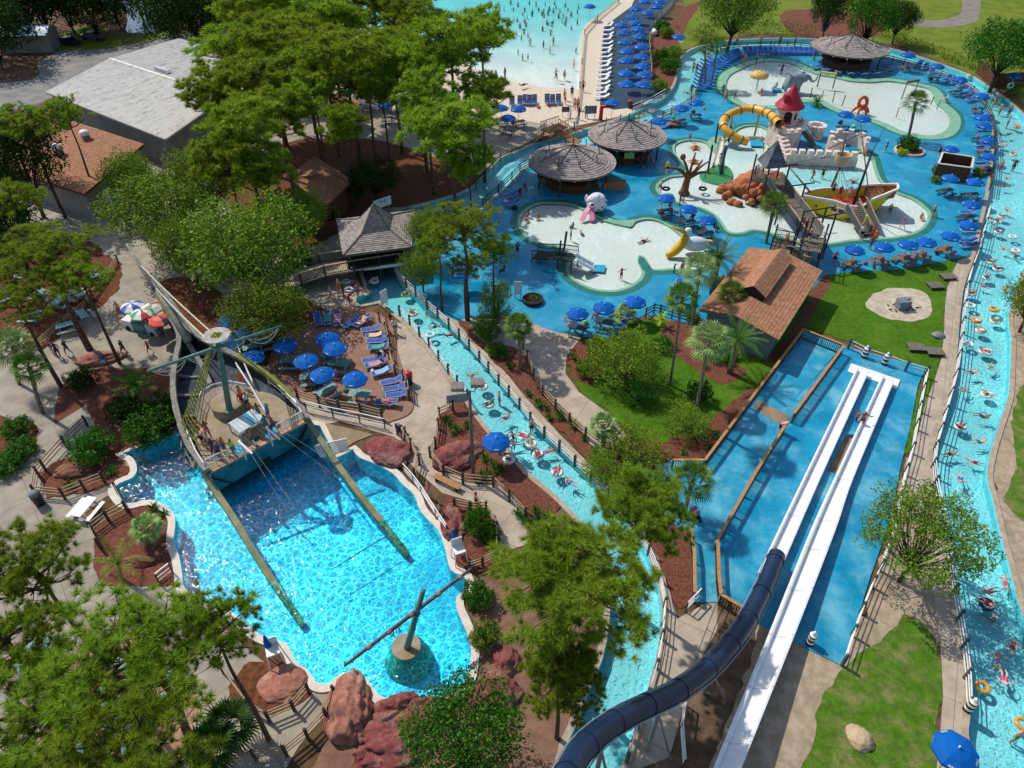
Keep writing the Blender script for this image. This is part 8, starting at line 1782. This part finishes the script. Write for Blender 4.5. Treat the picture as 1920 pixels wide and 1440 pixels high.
def person(k, px, py, rz=None, z=.04, cl=None, top=None, sk=None, label=None, s=1.0, what=None, hair=None):
    NP[0] += 1
    me = person_meshes(k); c = cl or random.choice([a for a, _ in CL[:10]]); si = random.choice((0, 0, 1, 1, 2, 3, 4)) if sk is None else sk
    wd = {'walk': 'walking person', 'stand': 'standing person', 'arms': 'person with outstretched arms', 'lean': 'person leaning forward', 'sit': 'seated person', 'float': 'person reclining afloat', 'lie': 'person lying back', 'swim': 'person swimming flat'}[k]
    w = what or (wd+(' in a %s top and %s bottoms' % (top, c) if top and top != c else ' in %s swimwear' % c))
    t = thing('person', label or lab(w, px, py), 'person', G(px, py, max(z, -.1)) if z < 0 else G(px, py, z), U(0, 6.28) if rz is None else rz); t.location.z = z; t.scale = (s, s, s)
    if py < 250: t.scale = (s*1.15,)*3
    if 'small bather' in t['label']: t.scale = (s*1.02,)*3; t['group'] = 'bathers in the wave pool'
    parts = [('body', me[0], SK[si]), ('swimwear', me[1], CM[c]), ('hair', me[3], HR[hair if hair is not None else random.choice((0, 0, 1, 1, 2)) if si != 3 else 0])]
    if top: parts.append(('shirt', me[2], CM[top]))
    for nm, m_, mm in parts:
        o = bpy.data.objects.new(nm, m_); COL.objects.link(o); o.parent = t
        if not m_.materials: m_.materials.append(mm)
        o.material_slots[0].link = 'OBJECT'; o.material_slots[0].material = mm
    return t
tb = MB(); tb.tube([(.42*cos(2*pi*i/20), .42*sin(2*pi*i/20), 0) for i in range(20)], .155, 10, closed=True); TUBE = tb.mesh('float_ring', True)
M_tw = mat('tube_white', 'dfe6e4', 'd2dcda', 2, .35, coat=.3); M_to = mat('tube_orange', 'e09a2e', 'd68f26', 2, .35, coat=.3); M_tn = mat('tube_navy', '20304a', None, 2, .35); M_tg = mat('tube_lime', '9fd67a', None, 2, .35)
TM = {'w': (M_tw, 'white'), 'o': (M_to, 'orange'), 'n': (M_tn, 'navy'), 'g': (M_tg, 'pale green')}
def ring(px, py, c='w', occ=False, z=-.02):
    k_ = .72 if (c == 'o' and py > 1000) else .85
    m_, nm = TM[c]; me = TUBE
    if not me.materials: me.materials.append(m_)
    o = bpy.data.objects.new('float_ring', me); COL.objects.link(o); o.location = G(px, py, z); o.scale = (k_, k_, k_); o.rotation_euler = (U(-.06, .06), U(-.06, .06), U(0, 6)); o.material_slots[0].link = 'OBJECT'; o.material_slots[0].material = m_
    tag(o, lab(('occupied ' if occ else 'empty ')+nm+' float ring', px, py), 'float ring', 'float rings')
def rp(px, py, c=None, k='float', **kw):
    if c: ring(px, py, c, True)
    person(k, px, py, z=-.02 if k in ('float', 'swim') else -.75, s=.78 if k == 'swim' else .8 if k == 'float' else 1.0, **kw)
R_ = random.Random(3)
# inner river
for a in [(702, 527, 'w'), (775, 588, 'w'), (996, 832, 'w'), (917, 758, 'w'), (1009, 853, 'w'), (684, 549, None), (761, 552, 'g'), (982, 818, 'w')]: rp(*a)
ring(650, 527, 'w', z=.1); ring(655, 543, 'w', z=.1); ring(685, 549, 'w'); ring(807, 628, 'w'); ring(954, 862, 'w', z=.1)
for a in [(806, 592), (817, 612), (843, 628), (961, 832), (1028, 846)]: rp(a[0], a[1], None, 'swim')
for a in [(936, 750), (997, 802)]: rp(a[0], a[1], None, 'stand')
# outer river
for a in [(1879, 406, 'w'), (1870, 416, 'w'), (1858, 491, 'w'), (1870, 504, 'w'), (1831, 601, 'o'), (1866, 602, 'w'), (1821, 550, 'w'), (1845, 659, 'w'), (1850, 1133, 'n'), (1861, 179, 'w'), (1817, 143, 'w'), (1907, 238, 'o'), (1222, 208, 'w'), (1208, 216, 'w')]: rp(*a)
for a in [(1899, 444, 'w'), (1820, 573, 'w'), (1864, 580, 'o'), (1816, 645, 'w'), (1843, 1288, 'o'), (1917, 1357, 'o'), (1310, 121, 'w'), (1272, 131, 'o'), (1260, 197, 'w'), (1197, 219, 'o'), (1851, 660, 'w'), (1905, 470, 'w')]: ring(*a)
for a in [(1856, 407), (1881, 468), (1844, 536), (1806, 732), (1842, 782), (1782, 851), (1826, 866), (1854, 1110), (1865, 1158), (1885, 1092), (1882, 1275), (1878, 254), (1891, 253), (1290, 176), (1875, 182), (1903, 477)]: rp(a[0], a[1], None, 'swim' if R_.random() < .45 else 'float')
for a in [(1862, 198), (1875, 209), (1892, 212), (1889, 233), (1877, 313), (1901, 313), (1300, 129), (1306, 131), (1296, 173), (1382, 78), (1445, 82), (1462, 80), (1490, 82), (1426, 79), (1845, 190)]: rp(a[0], a[1], None, 'stand')
for a in [(1872, 435, 'w'), (1888, 395, None), (1850, 520, 'w'), (1885, 545, None), (1838, 620, 'w'), (1856, 690, None), (1822, 700, None), (1850, 740, 'w'), (1800, 800, 'w'), (1836, 830, None), (1800, 900, None), (1888, 335, None), (1900, 290, 'w'), (1882, 350, None), (1868, 1240, None), (1898, 1215, None), (885, 705, None), (905, 725, 'w'), (948, 785, None), (1045, 885, 'w'), (1070, 905, None), (1880, 272, 'w'), (1330, 92, None), (1520, 82, None)]:
    rp(a[0], a[1], a[2], 'float')
person('stand', 1903, 1385, .3, -.6, 'green', sk=0, label='man in green trunks standing in the outer river at the picture corner')
# wave pool bathers
WP = [(95, 65), (155, 70), (40, 140), (95, 150), (105, 180), (235, 85), (270, 90), (350, 115), (385, 110), (310, 75), (445, 100), (490, 80), (375, 150), (400, 170), (405, 140), (260, 160), (300, 175), (230, 210), (290, 240), (445, 200), (490, 160), (90, 230), (70, 280), (135, 320), (120, 260), (235, 335), (285, 380), (310, 315), (480, 375), (45, 390), (80, 430), (120, 440), (462, 505), (330, 575), (395, 580), (35, 245), (130, 10), (180, 25), (250, 20), (320, 15), (400, 30), (420, 60), (330, 45), (150, 100), (280, 60), (270, 170), (310, 150), (240, 110), (225, 95), (15, 130), (200, 60), (60, 190), (500, 40), (360, 70), (10, 60), (45, 30), (-60, 60), (-110, 90), (-170, 70), (-100, 20), (-180, 40), (-40, 130), (-90, 55), (-200, 110), (-10, 10), (80, 95), (115, 120)]
for x, y in WP:
    px, py = 960+x/4, y/4+3; zz_ = -.15 if py > 112 else (-.6 if py > 70 else -.95)
    person('stand' if R_.random() < .6 else 'arms' if R_.random() < .4 else 'walk', px, py, None, zz_, what='small bather standing' if 1 else None, s=R_.uniform(.75, 1.02))
for k, x, y, kw in [('walk', 1042, 150, {}), ('walk', 1093, 172, {'cl': 'black'}), ('stand', 1058, 188, {}), ('walk', 1072, 184, {'cl': 'blue', 'top': 'navy'}), ('stand', 1060, 196, {'cl': 'black'}), ('stand', 1077, 206, {'cl': 'pink'}), ('walk', 1083, 206, {'cl': 'red'}), ('stand', 1069, 227, {'cl': 'white', 'top': 'white'}), ('stand', 1085, 224, {'cl': 'red'}), ('walk', 1098, 221, {'cl': 'teal', 'top': 'teal'}), ('sit', 1058, 147, {'cl': 'teal'}), ('lie', 980, 166, {'cl': 'black'}), ('stand', 947, 148, {'cl': 'red'}), ('stand', 930, 152, {'cl': 'pink'}), ('walk', 1076, 252, {'cl': 'navy', 'top': 'blue', 'z': .8}), ('stand', 1082, 240, {'cl': 'white', 'top': 'white'}),
    ('stand', 1391, 116, {'cl': 'red'}), ('stand', 1395, 121, {'cl': 'pink'}), ('arms', 1417, 121, {'cl': 'green', 'z': -.1}), ('arms', 1464, 141, {'cl': 'navy', 'z': -.1}), ('sit', 1454, 166, {'cl': 'pink', 'z': -.4}), ('sit', 1427, 177, {'cl': 'black', 'z': -.4}), ('stand', 1354, 180, {'cl': 'green', 'top': 'green'}), ('walk', 1360, 191, {'cl': 'orange'}), ('stand', 1293, 263, {'cl': 'navy', 's': .7}),
    ('walk', 1336, 321, {'cl': 'black', 's': .8}), ('arms', 1347, 310, {'cl': 'orange', 'top': 'white'}), ('stand', 1250, 326, {'cl': 'navy', 'top': 'lime', 'z': 2.9}), ('stand', 1238, 361, {'cl': 'black'}), ('stand', 1274, 384, {'cl': 'blue', 'top': 'purple'}), ('sit', 1280, 378, {'cl': 'black', 's': .7, 'z': -.3}), ('sit', 1427, 267, {'cl': 'red', 'z': -.4}), ('walk', 1430, 287, {'cl': 'white', 's': .6, 'z': -.1}), ('stand', 1417, 333, {'cl': 'white', 'top': 'white', 'z': 2.9}), ('stand', 1413, 335, {'cl': 'navy', 'top': 'navy', 'z': 2.9}),
    ('walk', 1522, 337, {'cl': 'pink', 'z': -.3}), ('walk', 1541, 334, {'cl': 'black', 'top': 'black', 'z': -.3}), ('float', 1599, 341, {'cl': 'blue', 'z': -.05}), ('stand', 1659, 285, {'cl': 'black', 'top': 'navy'}), ('stand', 1623, 294, {'cl': 'purple', 's': .8}), ('walk', 1690, 430, {'cl': 'blue', 'top': 'red', 'z': -.1}), ('sit', 1726, 411, {'cl': 'orange', 'z': -.4}), ('stand', 1747, 406, {'cl': 'black'}), ('sit', 1669, 394, {'cl': 'blue', 'z': -.4}), ('sit', 1634, 403, {'cl': 'brown' if 0 else 'navy', 'z': -.4}),
    ('stand', 1759, 294, {'cl': 'black', 'top': 'black'}), ('sit', 1773, 192, {'cl': 'teal'}), ('walk', 1562, 496, {'cl': 'navy', 'sk': 1}), ('stand', 1630, 467, {'cl': 'blue'}), ('walk', 1619, 424, {'cl': 'lime', 'top': 'lime', 'z': .8}), ('stand', 1632, 450, {'cl': 'red', 'top': 'red'}), ('stand', 1613, 448, {'cl': 'black', 'top': 'white'}), ('stand', 1638, 455, {'cl': 'orange', 'top': 'orange'}),
    ('stand', 1512, 492, {'cl': 'orange'}), ('stand', 1502, 430, {'cl': 'black', 'z': 2.7}), ('stand', 1508, 437, {'cl': 'navy', 'top': 'red', 'z': 2.7}), ('walk', 1515, 452, {'cl': 'black', 'z': 2.7}), ('stand', 1472, 462, {'cl': 'red', 'z': 1.7}), ('stand', 1572, 372, {'cl': 'red', 'top': 'red', 'z': .95}), ('stand', 1560, 366, {'cl': 'navy', 'z': .95}), ('stand', 1590, 372, {'cl': 'white', 'top': 'white', 'z': .95}),
    ('sit', 990, 407, {'cl': 'red', 'z': -.4}), ('sit', 1009, 410, {'cl': 'pink', 'z': -.4}), ('sit', 985, 415, {'cl': 'orange', 'z': -.4}), ('sit', 1074, 426, {'cl': 'navy', 'z': -.4, 's': .8}), ('sit', 1089, 440, {'cl': 'pink', 'z': -.4, 's': .8}), ('stand', 1070, 450, {'cl': 'black', 'z': .0, 's': .8}), ('arms', 1164, 524, {'cl': 'red', 'z': -.1, 's': .85, 'sk': 2}), ('swim', 1207, 451, {'cl': 'black', 'z': .0}), ('arms', 1263, 512, {'cl': 'white', 's': .7}), ('stand', 1277, 515, {'cl': 'purple', 'top': 'pink'}),
    ('sit', 1068, 600, {'cl': 'orange', 'sk': 0}), ('sit', 1090, 608, {'cl': 'blue', 'top': 'white'}), ('sit', 1120, 598, {'cl': 'red', 'top': 'red'}), ('sit', 1140, 592, {'cl': 'lime', 'top': 'lime'}), ('stand', 1237, 404, {'cl': 'orange'}), ('sit', 1255, 395, {'cl': 'teal'}), ('sit', 1275, 412, {'cl': 'red', 'sk': 0}), ('sit', 1298, 415, {'cl': 'black', 'top': 'black'}), ('sit', 1315, 432, {'cl': 'navy', 'sk': 0}), ('sit', 1338, 432, {'cl': 'black'}),
    ('sit', 1220, 308, {'cl': 'red', 'top': 'red'}), ('sit', 1208, 312, {'cl': 'blue'}), ('sit', 1195, 310, {'cl': 'navy'}), ('stand', 1112, 352, {'cl': 'black', 'top': 'white'}), ('sit', 1102, 356, {'cl': 'blue'}), ('stand', 1118, 347, {'cl': 'navy', 'top': 'navy'}), ('sit', 975, 368, {'cl': 'red'}), ('sit', 984, 358, {'cl': 'pink'}), ('stand', 970, 480, {'cl': 'navy', 'top': 'navy'}), ('sit', 945, 515, {'cl': 'purple', 'top': 'red'}),
    ('walk', 665, 540, {'cl': 'pink'}), ('stand', 637, 550, {'cl': 'orange'}), ('stand', 645, 556, {'cl': 'black', 'top': 'black'}), ('stand', 672, 558, {'cl': 'blue'}), ('lean', 658, 570, {'cl': 'red', 'top': 'red'}), ('stand', 622, 562, {'cl': 'pink'}), ('walk', 727, 625, {'cl': 'orange', 'sk': 0}), ('walk', 741, 625, {'cl': 'blue', 'top': 'white'}), ('stand', 733, 605, {'cl': 'black'}),
    ('walk', 751, 822, {'cl': 'navy', 'top': 'navy'}), ('walk', 762, 828, {'cl': 'black'}), ('stand', 805, 932, {'cl': 'pink', 'top': 'pink'}), ('walk', 826, 972, {'cl': 'black', 'sk': 1}), ('arms', 893, 952, {'cl': 'black'}), ('lie', 728, 760, {'cl': 'pink', 'z': .1, 'rz': pi/2}), ('sit', 600, 722, {'cl': 'purple', 'top': 'purple'}), ('sit', 615, 728, {'cl': 'white', 'sk': 0}), ('sit', 632, 712, {'cl': 'pink', 'top': 'pink'}), ('sit', 588, 722, {'cl': 'black', 'top': 'navy'}),
    ('sit', 712, 676, {'cl': 'navy', 'top': 'navy'}), ('sit', 716, 685, {'cl': 'red', 'top': 'blue'}), ('walk', 282, 662, {'cl': 'red', 'top': 'red', 's': .85}), ('walk', 235, 665, {'cl': 'black', 'top': 'black'}), ('stand', 226, 592, {'cl': 'pink', 'sk': 0}), ('stand', 232, 605, {'cl': 'white', 'sk': 2}), ('stand', 300, 632, {'cl': 'teal', 'top': 'white'}), ('stand', 98, 660, {'cl': 'purple', 'top': 'orange'}), ('walk', 130, 665, {'cl': 'blue', 'top': 'navy'}), ('stand', 112, 670, {'cl': 'black'}), ('walk', 200, 690, {'cl': 'white', 'top': 'blue'}), ('stand', 385, 590, {'cl': 'pink', 'top': 'pink'}), ('sit', 175, 560, {'cl': 'orange'}), ('sit', 95, 570, {'cl': 'white', 'top': 'white'}), ('sit', 140, 590, {'cl': 'red'}),
    ('lean', 1463, 812, {'cl': 'navy', 'sk': 0, 'rz': 1.0}), ('arms', 1612, 800, {'cl': 'red', 'sk': 2, 'rz': -.4}), ('stand', 1604, 790, {'cl': 'pink', 's': .75, 'top': 'pink'}), ('stand', 962, 845, {'cl': 'white', 'top': 'white'}), ('sit', 948, 850, {'cl': 'blue', 'top': 'white'}), ('stand', 960, 838, {'cl': 'orange', 'sk': 4})]:
    kw = dict(kw); person(k, x, y, **kw)
for k, x, y, c, tp_ in [('stand', 366, 808, 'navy', None), ('stand', 376, 818, 'orange', None), ('lean', 384, 832, 'black', None), ('stand', 396, 842, 'black', None), ('walk', 404, 852, 'navy', 'navy'), ('stand', 414, 860, 'black', 'purple'), ('stand', 424, 850, 'blue', None), ('stand', 440, 854, 'blue', 'lime'), ('stand', 458, 764, 'red', 'red'), ('stand', 467, 766, 'navy', 'white'), ('stand', 454, 752, 'red', None), ('walk', 488, 786, 'teal', None), ('stand', 506, 786, 'blue', 'teal'), ('stand', 502, 808, 'teal', 'teal'), ('walk', 515, 812, 'navy', None), ('stand', 476, 834, 'black', None), ('lean', 486, 842, 'white', 'black'), ('stand', 455, 724, 'orange', None), ('walk', 392, 820, 'pink', None)]:
    person(k, x, y, None, 2.1, c, tp_)
BG = {}
def bag(px, py, z=.05):
    c, m_ = random.choice([(a, CM[a]) for a in ('red', 'navy', 'pink', 'green', 'orange', 'purple', 'teal', 'lime', 'white', 'black')])
    if not BG: b = MB(); b.blob((0, 0, .17), (.26, .16, .2), 2, .25, 1.5, 4); b.tube([(-.15, 0, .3), (-.08, 0, .48), (.08, 0, .48), (.15, 0, .3)], .018, 4); BG[0] = b.mesh('beach_bag', True); BG[0].materials.append(m_)
    o = obj('beach_bag', BG[0], None, None, G(px, py, z), U(0, 6)); o.material_slots[0].link = 'OBJECT'; o.material_slots[0].material = m_; s = U(.9, 1.7); o.scale = (s, s, s*U(.6, 1))
    tag(o, lab(c+' beach bag', px, py), 'bag', 'beach bags')
for x, y in [(1070, 612), (1098, 606), (1122, 604), (1150, 590), (1178, 585), (1240, 400), (1268, 398), (1285, 415), (1310, 428), (1345, 428), (1590, 500), (1622, 496), (1650, 494), (1672, 490), (1700, 484), (1725, 482), (1755, 474), (1800, 455), (1810, 420), (1815, 398), (1770, 360), (1800, 368), (1825, 300), (1832, 258), (1830, 240), (1828, 205), (1790, 172), (1745, 150), (1700, 128), (1228, 240), (1262, 222), (1300, 212), (1320, 205), (1600, 238), (1575, 232), (960, 232), (935, 226), (1150, 200), (1100, 352), (1125, 350), (1205, 315), (690, 628), (640, 622), (715, 668), (700, 700), (722, 745), (600, 735), (650, 735), (560, 700), (965, 392), (948, 380), (1030, 200), (1010, 203), (972, 205)]: bag(x, y)
# stroller and lifeguard chair
O = G(1300, 972); t = thing('stroller', 'double stroller with a pink hood parked on the blue landing', 'stroller', O, .3)
mb = MB(); mb.tube([(-.3, -.5, .2), (-.3, .1, .9), (-.3, .45, 1.05)], .025, 5); mb.tube([(.3, -.5, .2), (.3, .1, .9), (.3, .45, 1.05)], .025, 5); mb.tube([(-.3, .45, 1.05), (.3, .45, 1.05)], .025, 5); mb.build('frame', M_grey, t)
for y, m_ in ((-.2, 'pink'), (.25, 'purple')): mb = MB(); mb.blob((0, y, .8), (.28, .22, .22), 2, 0); mb.build('hood', CM[m_], t, True); mb = MB(); mb.box((0, y-.1, .5), (.5, .4, .12)); mb.build('seat', M_dark, t)
for x in (-.3, .3):
    for y in (-.45, .35): mb = MB(); mb.lathe([(0, -.03), (.13, -.03), (.13, .03), (0, .03)], 10, (x, y, .13), Matrix.Rotation(pi/2, 3, 'Y')); mb.build('wheel', M_dark, t)
for x, y, lb in ((948, 856, 'white lifeguard chair under the umbrella by the inner river'), (862, 1052, 'white lifeguard chair beside the plunge pool coping'), (1107, 28, 'white lifeguard chair at the wave pool edge'), (520, 1240, 'grey lifeguard chair beside the closed umbrella'), (1275, 92, 'lifeguard chair on the river bend below the lone umbrella')):
    t = thing('lifeguard_chair', lb, 'chair', G(x, y), .4, 'lifeguard chairs'); mb = MB()
    for a in (-.35, .35):
        for b in (-.35, .35): mb.tube([(a*1.3, b*1.3, 0), (a, b, 1.3)], .04, 5)
    mb.build('frame', M_white, t); mb = MB(); mb.box((0, 0, 1.32), (.75, .75, .07)); mb.build('seat', M_white, t); mb = MB(); mb.box((0, .36, 1.7), (.75, .06, .7)); mb.build('backrest', M_white, t)
